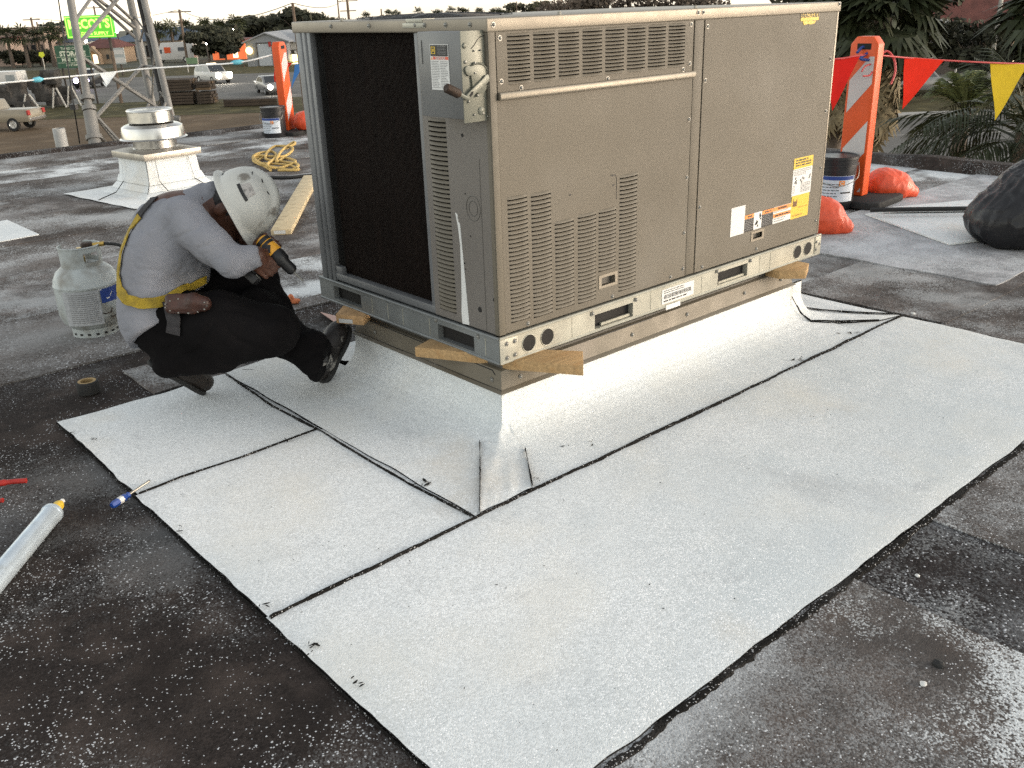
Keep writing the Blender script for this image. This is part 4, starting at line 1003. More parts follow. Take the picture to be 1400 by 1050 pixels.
# hard hat
def hp(theta, phi, r=1.0):
    "dome: theta round from the front, phi up from the brim"
    x, y = math.sin(theta), math.cos(theta)
    a, b, c = .108, .132, .138
    ridge = .019*math.exp(-(x*math.cos(phi)*a/.022)**4) * (1 if math.cos(phi)*abs(y) < .97 else .2)
    return Vector(brimc + hatS*(x*math.cos(phi)*a*r) + hatF*(y*math.cos(phi)*b*r) + hatU*(math.sin(phi)**.92*(c*r+ridge)))
mb = MB(); nt, nph = 64, 18; vs = []; fs = []
rows = []
for sgn in (0,):
    for j in range(nph+1):
        phi = j/nph*math.pi/2*.999; rows.append([hp(i*2*math.pi/nt, phi) for i in range(nt)])
brim_out = []; brim_in = []
for i in range(nt):
    th = i*2*math.pi/nt; f_ = math.cos(th); ext = .010 + .046*max(0, f_)**3 + .012*max(0, -f_)**3; drop = -.008 - .020*max(0, f_)**2 - .004*max(0,-f_)
    q = hp(th, 0); d_ = (q - Vector(brimc)).normalized(); brim_out.append(q + d_*ext + Vector(hatU)*drop); brim_in.append(q + d_*ext*.45 + Vector(hatU)*drop*.35)
lower = [p - Vector(hatU)*.004 for p in brim_out]; inner = [hp(i*2*math.pi/nt, 0, .97) - Vector(hatU)*.004 for i in range(nt)]
inner_rows = [[hp(i*2*math.pi/nt, j/6*math.pi/2*.999, .97) for i in range(nt)] for j in range(1, 7)]
allr = inner_rows[::-1] + [inner, lower, brim_out, brim_in] + rows
vs = [p for r in allr for p in r]
for j in range(len(allr)-1):
    for i in range(nt): fs.append((j*nt+i, j*nt+(i+1)%nt, (j+1)*nt+(i+1)%nt, (j+1)*nt+i))
mb.add(vs, fs); hat = mb.build('hard_hat', M['helmet'], person, smooth=55)
# scraped emblem slot on its side and scuffs
def onhat(th, phi, lift): q = hp(th, phi); n = (q-Vector(brimc)).normalized(); return q + n*lift
side = 1 if (hatS @ Dv) < 0 else -1
mb = MB()
def hpatch(t0, t1, p0, p1, lift, n=6, sk=0):
    g = [[onhat(side*(t0+(t1-t0)*i/n + sk*j/n), p0+(p1-p0)*j/n, lift) for i in range(n+1)] for j in range(n+1)]
    mb.add([p for r in g for p in r], [(j*(n+1)+i, j*(n+1)+i+1, (j+1)*(n+1)+i+1, (j+1)*(n+1)+i) for j in range(n) for i in range(n)])
hpatch(1.35,1.95,.40,.49,.0012); mb.build('emblem_slot', M['ink'], hat)
mb = MB(); hpatch(1.40,1.90,.50,.78,.0010); mb.build('scraped_emblem', mat('scraped_sticker', (.42,.40,.38), .6, 0, .5, 60, dirt=(.08,.06,.05), dirt_s=60, dirt_a=.7), hat)
mb = MB(); hpatch(1.9,2.3,1.18,1.22,.0012); hpatch(.9,1.2,1.15,1.19,.0012); hpatch(2.6,2.9,.05,.10,.0012); hpatch(2.4,2.7,.9,.93,.0012); mb.build('scuff', M['ink'], hat)

# cordless drill in his hand
drill = thing('cordless_drill', 'yellow and black cordless drill held in the crouching worker hand', 'drill', tuple(dA))
DM = Matrix((Vector(np.cross(dx, hdir)).normalized(), Vector(hdir).normalized(), Vector(dx))).transposed().to_4x4(); DM.translation = Vector(dA)
mb = MB(); mb.lathe([(0,-.012),(.022,-.010),(.030,0),(.031,.062),(.028,.070)], 20, DM); 
mb.build('motor_housing', M['drilly'], drill, smooth=45)
mb = MB(); mb.cbox(Vector(dA + dx*.03) - Vector(Dv)*.029, (.03,.03,.008), CM.to_3x3()); mb.lathe([(.0315,-.001),(.0322,.004),(.0322,.010),(.0315,.014)], 20, DM); mb.lathe([(.0315,.018),(.0322,.022),(.0322,.027),(.0315,.030)], 20, DM); mb.build('housing_band', M['black'], drill)
mb = MB(); mb.lathe([(.030,.066),(.031,.075),(.028,.105),(.021,.112),(.021,.150),(.013,.160),(0,.161)], 20, DM); mb.build('gearbox_and_chuck', M['black'], drill, smooth=45)
mb = MB(); mb.lathe([(.004,.158),(.004,.205),(0,.207)], 8, DM); mb.build('driver_bit', M['screw'], drill)
mb = MB(); mb.tube([Vector(hA + hdir*q) for q in (.02,.06,.105)], [.020,.017,.019], 12); mb.build('grip', M['black'], drill, smooth=50)
mb = MB(); mb.cbox(Vector(hA + hdir*.120), (.052,.032,.085), DM.to_3x3()); mb.build('battery', M['black'], drill, bevel=.005)
# ------------------------------------------------------------------ things lying on the roof
M['tank'] = mat('dirty_white_tank', (.39,.42,.415), .5, 0, .08, 6, .04, 60, .4, dirt=(.16,.14,.11), dirt_s=9, dirt_a=.75, dirt_lo=.46, dirt_hi=.66)
M['brass'] = mat('brass', (.45,.30,.08), .35, .8, .2, 30)
M['alu'] = mat('spun_aluminium', (.52,.51,.485), .25, .95, .08, 7, .02, 30, .5, dirt=(.35,.33,.3), dirt_s=6, dirt_a=.4)
M['blueprint'] = mat('blue_print', (.02,.05,.22), .5)
M['taupe_tag'] = mat('faded_label', (.36,.37,.38), .6, 0, .15, 60)
M['fl_orange'] = mat('safety_orange_plastic', (.62,.08,.012), .45, 0, .08, 6, .05, 40)
M['fl_bag'] = mat('orange_sandbag', (.68,.085,.03), .45, 0, .12, 12, .35, 34, .5)
M['fl_white'] = mat('white_sheeting', (.50,.47,.46), .4, 0, .05, 9)
M['flagor'] = mat('orange_pennant', (.56,.022,.009), .85, 0, .08, 14, .1, 40, .1)
M['flagred'] = mat('red_pennant', (.48,.014,.010), .85, 0, .08, 14, .1, 40, .1)
M['flagye'] = mat('yellow_pennant', (.45,.32,.018), .85, 0, .08, 14, .1, 40, .1)
M['flagwh'] = mat('white_pennant', (.70,.72,.72), .5, 0, .08, 14)
M['flagbl'] = mat('blue_pennant', (.02,.16,.45), .5, 0, .08, 14)
M['flaglb'] = mat('pale_blue_pennant', (.12,.42,.52), .5, 0, .08, 14)
M['redcord'] = mat('red_cord', (.45,.06,.06), .6)
M['pail'] = mat('black_pail', (.012,.012,.014), .38, 0, .2, 10, .04, 50, .5)
M['pail_label'] = mat('pail_label', (.55,.60,.66), .5, 0, .06, 20)
M['rope'] = mat('yellow_rope', (.55,.38,.13), .8, 0, .25, 60, .6, 220)
M['trash'] = mat('black_trash_bag', (.008,.008,.0095), .42, 0, .2, 8, .5, 22, .45)
M['cable'] = mat('black_cable', (.012,.012,.012), .6)
def T(x, y, z=0): return Matrix.Translation((x, y, z))

# propane cylinder
tc = (gp(75,450)+gp(170,448))/2; tc = Vector((-.60, 2.385, .0))
tank = thing('propane_tank', 'scuffed white propane tank with printed label standing behind the crouching worker', 'propane tank', tc)
a2 = -math.pi*.60
mb = MB(); mb.lathe([(0,.020),(.06,.024),(.11,.042),(.142,.075),(.155,.115),(.155,.262),(.157,.264),(.157,.272),(.155,.274),(.150,.30),(.132,.335),(.10,.362),(.05,.375),(0,.377)], 48, T(*tc)); mb.build('cylinder', M['tank'], tank, smooth=35)
mb = MB(); mb.lathe([(.112,.0),(.112,.055),(.109,.055),(.109,.0),(.112,.0)], 40, T(*tc)); ft = mb.build('foot_ring', M['tank'], tank, smooth=40)
mb = MB()
for k in range(9):
    a = -2.9 + k*.36; mb.cbox(tc + Vector((.1125*math.cos(a), .1125*math.sin(a), .018)), (.004,.014,.010), Matrix.Rotation(a, 3, 'Z'))
mb.build('drain_hole', M['hole_shade'], ft)
# collar with handle openings, open at the back
mb = MB(); H0, H1 = .352, .462; R0 = .098
def collar_seg(a0, a1, z0, z1, n=6):
    vs = []; 
    for i in range(n+1):
        a = a0+(a1-a0)*i/n
        for r, z in ((R0,z0),(R0,z1),(R0-.003,z1),(R0-.003,z0)): vs.append(tc + Vector((r*math.cos(a), r*math.sin(a), z)))
    mb.add(vs, [(i*4+k, i*4+(k+1)%4, (i+1)*4+(k+1)%4, (i+1)*4+k) for i in range(n) for k in range(4)] + [(0,1,2,3), tuple(n*4+k for k in range(4))])
va = math.atan2(CAM.y-tc.y, CAM.x-tc.x)      # bearing of the viewer
holes_ = [(va-.05+.35, va+.95), (va+2.2, va+2.9)]
collar_seg(va-2.2, va+2.9, H0, H0+.035, 40); collar_seg(va-2.2, va+2.9, H1-.028, H1, 40)
collar_seg(va-2.2, va+.12, H0+.035, H1-.028, 20); collar_seg(va+.95, va+2.0, H0+.035, H1-.028, 10); collar_seg(va+2.6, va+2.9, H0+.035, H1-.028, 4)
mb.tube([tc + Vector((R0*math.cos(va-2.2+5.1*i/40), R0*math.sin(va-2.2+5.1*i/40), H1)) for i in range(41)], .004, 6)
mb.build('collar', M['tank'], tank, smooth=40)
mb = MB(); mb.lathe([(.02,.375),(.02,.40),(.014,.405),(.014,.45),(0,.45)], 12, T(*tc)); mb.tube([tc+Vector((0,0,.425)), tc+Vector((.05,-.03,.43))], .012, 8)
mb.build('valve', M['brass'], tank, smooth=40)
mb = MB(); mb.lathe([(0,.475),(.024,.474),(.03,.466),(.03,.452),(.024,.447),(0,.446)], 12, T(tc.x+.035, tc.y-.02, tc.z)); mb.build('valve_knob', M['rust'], tank, smooth=40)
def FT(a, b, c=0): r = .1555 + c; return tc + Vector((r*math.cos(va + a/.1555), r*math.sin(va + a/.1555), b))
def tplate(mb, a0, a1, b0, b1, c):
    n = max(2, int(abs(a1-a0)/.012)); vs = []
    for i in range(n+1): vs += [FT(a0+(a1-a0)*i/n, b0, c), FT(a0+(a1-a0)*i/n, b1, c)]
    mb.add(vs, [(2*i, 2*i+2, 2*i+3, 2*i+1) for i in range(n)])
mb = MB(); tplate(mb, -.135, .045, .080, .258, .0006); lb = mb.build('tank_label', M['taupe_tag'], tank)
r_ = random.Random(9); mb = MB()
for k in range(15):
    z = .092 + k*.0105; a = -.105
    if k in (7,): tplate(mb, -.11, .035, z+.002, z+.004, .0012); continue
    while a < .03:
        w = r_.uniform(.006,.022); tplate(mb, a, min(a+w,.034), z+.002, z+.006, .0012); a += w+.004
mb.build('label_print', M['greyink'], lb)
mb = MB(); tplate(mb, .052, .17, .185, .258, .0008); bl_ = mb.build('blue_label', M['blueprint'], tank)
mb = MB(); mb.add([FT(.045,.258,.0014), FT(.060,.258,.0014), FT(.098,.205,.0014), FT(.083,.20,.0014)], [(0,1,2,3)]); mb.add([FT(.10,.215,.0014), FT(.115,.235,.0014), FT(.165,.17,.0014), FT(.15,.165,.0014)], [(0,1,2,3)]); mb.build('white_swoosh', M['white'], bl_)
mb = MB(); mb.tube([FT(.045,.135,.001), FT(.06,.128,.001), FT(.09,.13,.001), FT(.10,.15,.001)], .0028, 5); mb.tube([FT(.085,.11,.001), FT(.095,.10,.001), FT(.16,.12,.001)], .0025, 5); mb.build('weld_mark', M['rust'], tank)
hose_p = [tc + Vector((.05,-.03,.43)), tc + Vector((.10,-.065,.435)), tc + Vector((.16,-.12,.42)), tc+Vector((.20,-.15,.36)), tc+Vector((.24,-.16,.22)), tc+Vector((.30,-.14,.05)), tc+Vector((.42,-.1,.012)), tc+Vector((.8,-.35,.010)), tc+Vector((.62,-1.0,.010))]
def spline(P, n=10):
    P = [Vector(p) for p in P]; Q = [P[0]]+P+[P[-1]]; o = []
    for i in range(1, len(Q)-2):
        for k in range(n):
            t = k/n; a, b, c, d = Q[i-1:i+3]; o.append(.5*((2*b)+(c-a)*t+(2*a-5*b+4*c-d)*t*t+(3*b-a-3*c+d)*t**3))
    return o+[P[-1]]
mb = MB(); mb.tube(spline(hose_p), .0075, 8); ho = mb.build('gas_hose', M['cable'], None, smooth=60, base=hose_p[0]); tag(ho, 'black gas hose running from the tank valve toward the worker', 'hose')
mb = MB(); mb.tube([hose_p[0], hose_p[1]], .011, 8); mb.build('brass_nut', M['brass'], ho)

tank.scale = (.96, .96, .94)
# exhaust fan on its white curb
fc = Vector((1.245, 6.06, 0)); fan = thing('exhaust_fan', 'spun aluminium exhaust fan with stacked drums on a square white curb', 'exhaust fan', fc)
fm = Matrix.Translation(fc) @ Matrix.Rotation(math.radians(8), 4, 'Z') @ Matrix.Scale(1.06, 4)
def frust(mb, h0, z0, h1, z1):
    mb.add([fm @ Vector(p) for p in ((-h0,-h0,z0),(h0,-h0,z0),(h0,h0,z0),(-h0,h0,z0),(-h1,-h1,z1),(h1,-h1,z1),(h1,h1,z1),(-h1,h1,z1))], [(0,3,2,1),(4,5,6,7),(0,1,5,4),(1,2,6,5),(2,3,7,6),(3,0,4,7)])
mb = MB(); frust(mb, .245, .0, .225, .31); mb.build('white_curb', M['membrane'], fan, bevel=.008)
mb = MB(); frust(mb, .37, .004, .30, .04); frust(mb, .30, .04, .262, .09); frust(mb, .262, .09, .243, .15); mb.build('curb_cant', M['membrane'], fan, bevel=.01)
mb = MB(); n = 26; vs = []
Lq = .62
for j in range(n+1):
    for i in range(n+1):
        x = -.60 + 1.18*i/n; y = -.66 + 1.2*j/n; vs.append(fm @ Vector((x + .012*n3(y,3,0,6)*(i in (0,n)), y + .012*n3(x,5,0,6)*(j in (0,n)), .010 + .004*n3(x,y,3,4))))
mb.add(vs, [(j*(n+1)+i, j*(n+1)+i+1, (j+1)*(n+1)+i+1, (j+1)*(n+1)+i) for j in range(n) for i in range(n)]); mb.build('flashing_skirt', M['membrane'], fan, smooth=60)
def fp(x, y, z): return fm @ Vector((x, y, z))
for i, L_ in enumerate(([(-.243,-.246,.29),(-.25,-.256,.12),(-.275,-.28,.08),(-.32,-.33,.045)], [(-.16,-.246,.30),(-.165,-.268,.12),(-.14,-.335,.045),(-.28,-.60,.020)], [(.14,-.232,.31),(.15,-.27,.10),(.21,-.32,.045),(.26,-.40,.022)], [(-.246,.12,.30),(-.268,.13,.10),(-.36,.1,.03),(-.59,-.05,.020)], [(-.60,-.64,.012),(-.2,-.665,.012),(.2,-.66,.012)])):
    seam([fp(*p) for p in L_], .004, 'bitumen_line', 40+i, parent=fan)
mb = MB(); frust(mb, .258, .285, .258, .338); frust(mb, .256, .338, .20, .352); mb.build('metal_cap', mat('fan_cap_metal', (.42,.39,.34), .45, .7, .1, 5, dirt=(.2,.18,.15), dirt_s=6, dirt_a=.5), fan, bevel=.003)
mb = MB(); mb.lathe([(.175,.345),(.178,.350),(.172,.356),(.170,.440)], 40, fm); 
for k in range(3): a = -2.3+k*.9; mb.lathe([(.173,.35),(.173,.435)], 4, fm, a0=a, a1=a+.10)
mb.build('throat', M['alu'], fan, smooth=40)
mb = MB(); mb.lathe([(.265,.428),(.268,.430),(.252,.440),(.246,.500),(.240,.522),(.215,.538),(.185,.546),(.10,.548)], 48, fm); mb.lathe([(.262,.429),(.17,.445)], 48, fm); mb.build('wind_band', M['alu'], fan, smooth=35)
mb = MB(); mb.lathe([(.150,.540),(.176,.552)], 40, fm); mb.build('gap_ring', M['hole_shade'], fan)
mb = MB(); mb.lathe([(.176,.556),(.180,.560),(.176,.640),(.182,.648),(.180,.655),(.165,.660),(.155,.652),(.08,.656),(0,.657)], 48, fm); mb.build('motor_hood', M['alu'], fan, smooth=35)

# white scraps
def scrap(name, label, pts, z, m, cat, th=.006, group=None):
    c = Vector((sum(p[0] for p in pts)/len(pts), sum(p[1] for p in pts)/len(pts), z)); mb = MB(); mb.prism([(p[0], p[1]) for p in pts], z, z+th, lambda a,b,cc: Vector((a, b, cc))); o = mb.build(name, M[m], base=c); tag(o, label, cat, group); return o
g_ = [gp(*q) for q in ((-60,318),(10,302),(54,322),(-10,334))]
scrap('membrane_scrap', 'loose cut of white membrane lying on the dark roof at the left edge', [(p.x,p.y) for p in g_], .004, 'membrane', 'membrane scrap')
# weathered plank
A_, B_ = gp(385,322), gp(423,252); d_ = (B_-A_).normalized(); s_ = Vector((-d_.y, d_.x, 0))*.07
mb = MB(); mb.prism([tuple((A_+s_)[:2]), tuple((A_-s_)[:2]), tuple((B_+d_*.25-s_)[:2]), tuple((B_+d_*.25+s_)[:2])], .004, .042, lambda a,b,c: Vector((a,b,c)))
pl = mb.build('plank', mat('pale_plank', (.56,.45,.28), .75, 0, .12, 3, .2, 50, .3, stretch=(4,4,4), dirt=(.25,.18,.1), dirt_s=4, dirt_a=.5), bevel=.003, base=A_.lerp(B_,.5)); tag(pl, 'pale lumber plank lying flat between the white helmet and the cabinet', 'plank')
mb = MB(); nA = Vector((s_.x, s_.y, 0)).normalized(); 
mb.add([A_ - d_*.001 + nA*x + Vector((0,0,z)) for x, z in ((.05,.012),(-.03,.012),(-.03,.036),(.05,.036))], [(0,1,2,3)]); mb.build('end_tag', M['white'], pl)
# black conduit
P_ = spline([gp(300,236,.02), gp(345,241,.02), gp(390,243,.02), gp(425,240,.02), gp(470,241,.02), gp(540,240,.02)])
mb = MB(); mb.tube(P_, .016, 8); o = mb.build('black_cable', M['cable'], None, smooth=60, base=P_[10]); tag(o, 'black cable running along the roof from the plank end toward the cabinet', 'cable')
# tangled yellow rope
r_ = random.Random(21); pts = []
key = [(372,232),(350,220),(352,212),(385,214),(400,203),(381,200),(366,208),(362,218),(385,222),(404,224),(396,232),(372,228),(356,224),(343,216),(355,209),(374,206),(378,214),(366,226),(384,231),(402,222),(388,217),(375,220),(383,206),(400,194),(405,197),(388,204)]
for i, (u, v) in enumerate(key):
    q = gp(u + r_.uniform(-3,3), v + r_.uniform(-1.5,1.5), .02 + .03*((i*7) % 5)/4); pts.append(q)
mb = MB(); mb.tube(spline(pts, 8), .014, 7); rp = mb.build('rope_coil', M['rope'], None, smooth=60, base=pts[0]); tag(rp, 'tangled heap of yellow rope on the dark roof beyond the helmet', 'rope')
mb = MB(); P2 = [gp(*q, z=.03) for q in ((376,229),(358,226),(346,219),(360,214),(352,222),(372,224),(395,226),(408,232),(380,233))]; mb.tube(spline(P2, 8), .012, 7); mb.build('rope_end', M['rope'], rp, smooth=60)

# hand tools in the near left corner
tA, tB = gp(28,752,.032), gp(74,697,.032); d_ = (tB-tA).normalized(); base_ = tB - d_*.56
tube = thing('caulk_tube', 'silver caulking tube with yellow tip lying at the left edge', 'caulk tube', (tA.x, tA.y, 0))
TM = d_.to_track_quat('Z','Y').to_matrix().to_4x4(); TM.translation = base_ - Vector((0,0,.003))
M['tubeskin'] = mat('silver_tube', (.45,.52,.58), .28, .35, .12, 12, .03, 60, .5, dirt=(.3,.32,.3), dirt_s=15, dirt_a=.5)
mb = MB(); mb.lathe([(0,0),(.030,.001),(.031,.004),(.031,.535),(.033,.537),(.033,.548),(.028,.555),(.014,.560),(0,.560)], 28, TM); mb.build('tube_body', M['tubeskin'], tube, smooth=40)
mb = MB(); mb.lathe([(.019,.556),(.0185,.563),(.016,.594),(.011,.606),(.0095,.607)], 16, TM); mb.build('yellow_tip', M['yellow'], tube, smooth=40)
mb = MB(); mb.lathe([(.0098,.604),(.0078,.622),(0,.623)], 12, TM); mb.build('nozzle_end', M['white'], tube, smooth=40)
sA, sB, sC = gp(152,692,.016), gp(178,676,.018), gp(205,657,.022); d_ = (sC-sA).normalized()
sd_ = thing('screwdriver', 'small screwdriver with blue handle resting on the white membrane edge', 'screwdriver', sA); TM = d_.to_track_quat('Z','Y').to_matrix().to_4x4(); TM.translation = sA
L1, L2 = (sB-sA).length, (sC-sA).length
mb = MB(); mb.lathe([(0,0),(.009,.002),(.0115,.012),(.0115,L1*.75),(.008,L1*.86),(.010,L1*.97),(.004,L1),(0,L1)], 6, TM); mb.build('handle', mat('blue_handle', (.01,.05,.25), .35), sd_, smooth=25)
mb = MB(); mb.lathe([(.0117,L1*.40),(.0117,L1*.62)], 6, TM); mb.build('handle_band', M['white'], sd_)
mb = MB(); mb.lathe([(.0042,L1),(.0042,L2*.93),(.0055,L2*.95),(.003,L2),(0,L2)], 8, TM); mb.build('shaft', M['screw'], sd_, smooth=40)
rA, rB = gp(-18,664,.02), gp(36,657,.02); M['redgrip'] = mat('red_grip', (.30,.02,.015), .5, 0, .15, 30)
pr = thing('pliers', 'red handled hand tool cut off by the left edge above the silver tube', 'pliers', rA)
mb = MB(); mb.tube(spline([rA + Vector((-.06,.02,0)), rA, rA.lerp(rB,.5)+Vector((.002,.006,0)), rB]), [.010]*10+[.011]*10+[.009]*11, 10); mb.build('grip', M['redgrip'], pr, smooth=60)
mb = MB(); mb.tube(spline([rA + Vector((-.06,.0,0)), gp(-14,684,.015), gp(4,684,.015)]), .008, 10); mb.build('grip', M['redgrip'], pr, smooth=60)
mb = MB(); mb.lathe([(0,.018),(.016,.017),(.016,.0),(0,0)], 12, T(*(rA+Vector((-.07,.008,-.01))))); mb.tube([rA+Vector((-.07,.01,0)), rA+Vector((-.14,.02,0))], [.014,.004], 8); mb.build('jaw', M['screw'], pr, smooth=40)
# roll of tape
tp = gp(122,536); tape = thing('tape_roll', 'dark roll of tape lying on the roof in front of the propane tank', 'tape roll', tp)
TM = Matrix.Translation(tp + Vector((0,0,.026))) @ Matrix.Rotation(math.radians(90), 4, 'X') @ Matrix.Rotation(.5, 4, 'Y')
TM = Matrix.Translation(tp) @ Matrix.Rotation(.3, 4, 'Z')
mb = MB(); mb.lathe([(.026,0),(.043,0),(.044,.002),(.044,.048),(.043,.050),(.026,.050),(.026,0)], 28, TM); mb.build('tape', M['rubber'], tape, smooth=40)
mb = MB(); mb.lathe([(.0262,.0505),(.036,.051),(.026,.051),(.0255,.003)], 28, TM); mb.build('core', M['cardboard'] if 'cardboard' in M else mat('cardboard_core', (.32,.22,.10), .8), tape, smooth=40)
# loose bits
def stone(name, label, q, r, m, sq=.6, sd=0, cat='stone'):
    S_ = bmesh.new(); bmesh.ops.create_icosphere(S_, subdivisions=2, radius=r)
    for v in S_.verts: v.co *= 1 + .28*noise.noise(v.co*(1.4/r) + Vector((sd,0,0))); v.co.z *= sq
    me = bpy.data.meshes.new(name); S_.to_mesh(me); S_.free(); me.materials.append(M[m]); o = link(name, me); o.location = (q.x, q.y, r*sq*.8); tag(o, label, cat); return o
stone('pebble', 'small black lump on the dusty roof near the lower right corner', gp(1283,911), .014, 'rubber', .6, 1)
M['pale'] = mat('pale_pebble', (.60,.60,.58), .8, 0, .1, 30, .2, 90)
stone('pebble', 'small white chip below the black lump at the lower right', gp(1262,937), .008, 'pale', .7, 2)
stone('pebble', 'white chip lying on the dark roof beside the lap at right', gp(1254,788), .007, 'pale', .5, 3)
stone('pebble', 'white chip in front of the far corner of the membrane', gp(1248,430), .012, 'pale', .5, 4)
M['rag2'] = mat('pinkish_paper', (.50,.33,.28), .8); M['rag'] = mat('orange_rag', (.55,.17,.07), .8, 0, .25, 20, .5, 60)
rc = np.array(gp(397,408,.03)); Rg = SDF(rc-.2, rc+.2, .006); Rg.ell(rc, (.018,.026,.024), None, .02); Rg.ell(rc+np.array([.015,-.02,-.015]), (.034,.022,.012), None, .015); Rg.cut((0,0,.004), (0,0,-1))
o = sdf_obj('rag', Rg, 'rag', None, 1, lambda x,y,z: .008*noise.noise(Vector((x,y,z))*35), base=rc); tag(o, 'crumpled orange rag lying behind the worker raised knee', 'rag')
g_ = [gp(*q) for q in ((438,428),(462,434),(478,452),(455,440))]; scrap('paper_scrap', 'pinkish paper scrap on the roof behind the paper tagged shim', [(p.x,p.y) for p in g_], .004, 'rag2' if 'rag2' in M else 'paint', 'paper scrap', .002)
# vent pipe
vp = gp(86,204); mb = MB(); mb.lathe([(.075,-.02),(.072,0),(.070,.24),(.066,.245),(.058,.245),(.058,.10),(0,.10)], 24, T(vp.x, vp.y, 0)); o = mb.build('vent_pipe', mat('grey_pipe', (.30,.30,.29), .6, .2, .15, 8), None, smooth=40, base=vp); tag(o, 'short grey vent pipe stub standing at the roof edge left of the tower', 'vent pipe')

# barricades, pails, sandbags
def barricade(base, rz, label, h=1.14, w=.20, th=.10):
    b = thing('barricade', label, 'barricade', base); R_ = Matrix.Translation(base) @ Matrix.Rotation(rz, 4, 'Z')
    def fr(a, bb, c): return R_ @ Vector((a, -c, bb))
    mb = MB(); out = [(-w/2,.05),(w/2,.05),(w/2,h-.05),(w/2-.04,h),(-w/2+.04,h),(-w/2,h-.05)]; mb.prism(out, -th/2, th/2, fr); pn = mb.build('panel', M['fl_orange'], b, bevel=.010, seg=3)
    mb = MB(); z = .06
    e = .018; a0, a1 = -w/2+e, w/2-e
    for k in range(-1, 4):
        z0 = .16 + k*.47 - .0
        poly = [(a0, z0), (a1, z0+.20), (a1, z0+.20+.22), (a0, z0+.22)]
        zl, zh = .08, h-.13
        def clip(P, lim, up):
            o = []
            for i in range(len(P)):
                p, q = P[i], P[(i+1)%len(P)]; ip = (p[1] <= lim) == up; iq = (q[1] <= lim) == up
                if ip: o.append(p)
                if ip != iq: t = (lim-p[1])/(q[1]-p[1]); o.append((p[0]+(q[0]-p[0])*t, lim))
            return o
        poly = clip(poly, zh, True); poly = clip(poly, zl, False) if poly else poly
        if len(poly) > 2: mb.prism(poly, th/2+.0005, th/2+.0016, fr); mb.prism(poly, -th/2-.0016, -th/2-.0005, fr)
    mb.build('white_stripe', M['fl_white'], pn)
    mb = MB(); mb.prism([(-.05,h-.085),(.05,h-.085),(.05,h-.045),(-.05,h-.045)], th/2, th/2+.002, fr); mb.build('hand_slot', M['hole_shade'], pn)
    mb = MB(); mb.prism([(-.24,-.26),(.24,-.26),(.30,-.20),(.30,.20),(.24,.26),(-.24,.26),(-.30,.20),(-.30,-.20)], 0, .05, lambda a,c,z: R_ @ Vector((a, c, z))); mb.build('rubber_base', M['rubber'], b, bevel=.008)
    return b
bR = Vector((4.47, 1.20, .008)); bL = Vector((3.98, 8.70, .0))
barricade(bR, math.radians(-86), 'orange and white striped barricade panel to the right of the cabinet')
barricade(bL, math.radians(35), 'orange barricade panel with flag tails beside the far pail at the left', 1.10, .20)
def pail(c, label, lz):
    p = thing('pail', label, 'pail', c); m_ = T(*c)
    mb = MB(); mb.lathe([(0,.004),(.132,.004),(.135,.01),(.143,.30),(.149,.302),(.149,.312),(.145,.314),(.147,.345),(.152,.348),(.152,.366),(.146,.368),(.143,.362),(.08,.360),(0,.360)], 40, m_); mb.build('bucket', M['pail'], p, smooth=35)
    def F(a, b, cc=0): r = .1368+.0272*b/1.0 + .0012 + cc; return c + Vector((r*math.cos(lz+a/.14), r*math.sin(lz+a/.14), b))
    def pp(mb, a0, a1, b0, b1, cc):
        n = 14; vs = []
        for i in range(n+1): vs += [F(a0+(a1-a0)*i/n, b0, cc), F(a0+(a1-a0)*i/n, b1, cc)]
        mb.add(vs, [(2*i,2*i+2,2*i+3,2*i+1) for i in range(n)])
    mb = MB(); pp(mb, -.135, .135, .06, .24, 0); lb = mb.build('pail_label', M['pail_label'], p, smooth=60)
    mb = MB(); pp(mb, -.13, .13, .212, .238, .0008); mb.build('blue_band', M['blueprint'], lb, smooth=60)
    mb = MB(); pp(mb, .015, .055, .170, .208, .0008); em = mb.build('emblem', M['orange_l'], lb)
    mb = MB(); 
    pts = [F(.035+.011*math.cos(t), .189+.011*math.sin(t), .002) for t in np.linspace(.7, 5.6, 16)]; mb.tube(pts, .0026, 5); mb.build('round_mark', M['white'], em)
    mb = MB(); r_ = random.Random(3); pp(mb, .03, .11, .118, .128, .0008)
    for k in range(6):
        a = -.12
        while a < -.0: w = r_.uniform(.008,.03); pp(mb, a, a+w, .075+k*.021, .080+k*.021, .0008); a += w+.006
    mb.build('pail_print', M['ink'], lb)
    mb = MB(); mb.tube(spline([c+Vector((.15*math.cos(lz-1.5), .15*math.sin(lz-1.5), .315)), c+Vector((.172*math.cos(lz-.9), .172*math.sin(lz-.9), .22)), c+Vector((.175*math.cos(lz), .175*math.sin(lz), .175)), c+Vector((.172*math.cos(lz+.9), .172*math.sin(lz+.9), .22)), c+Vector((.15*math.cos(lz+1.5), .15*math.sin(lz+1.5), .315))]), .0028, 6)
    mb.build('wire_handle', M['screw'], p, smooth=60)
    return p
pR = Vector((4.19, 1.19, .010)); pL = Vector((3.70, 8.53, 0))
pail(pR, 'black pail with a white and blue label beside the striped barricade', math.atan2(CAM.y-pR.y, CAM.x-pR.x)+.12)
pail(pL, 'black pail with a small white label at the far left roof edge', math.atan2(CAM.y-pL.y, CAM.x-pL.x)-.45)
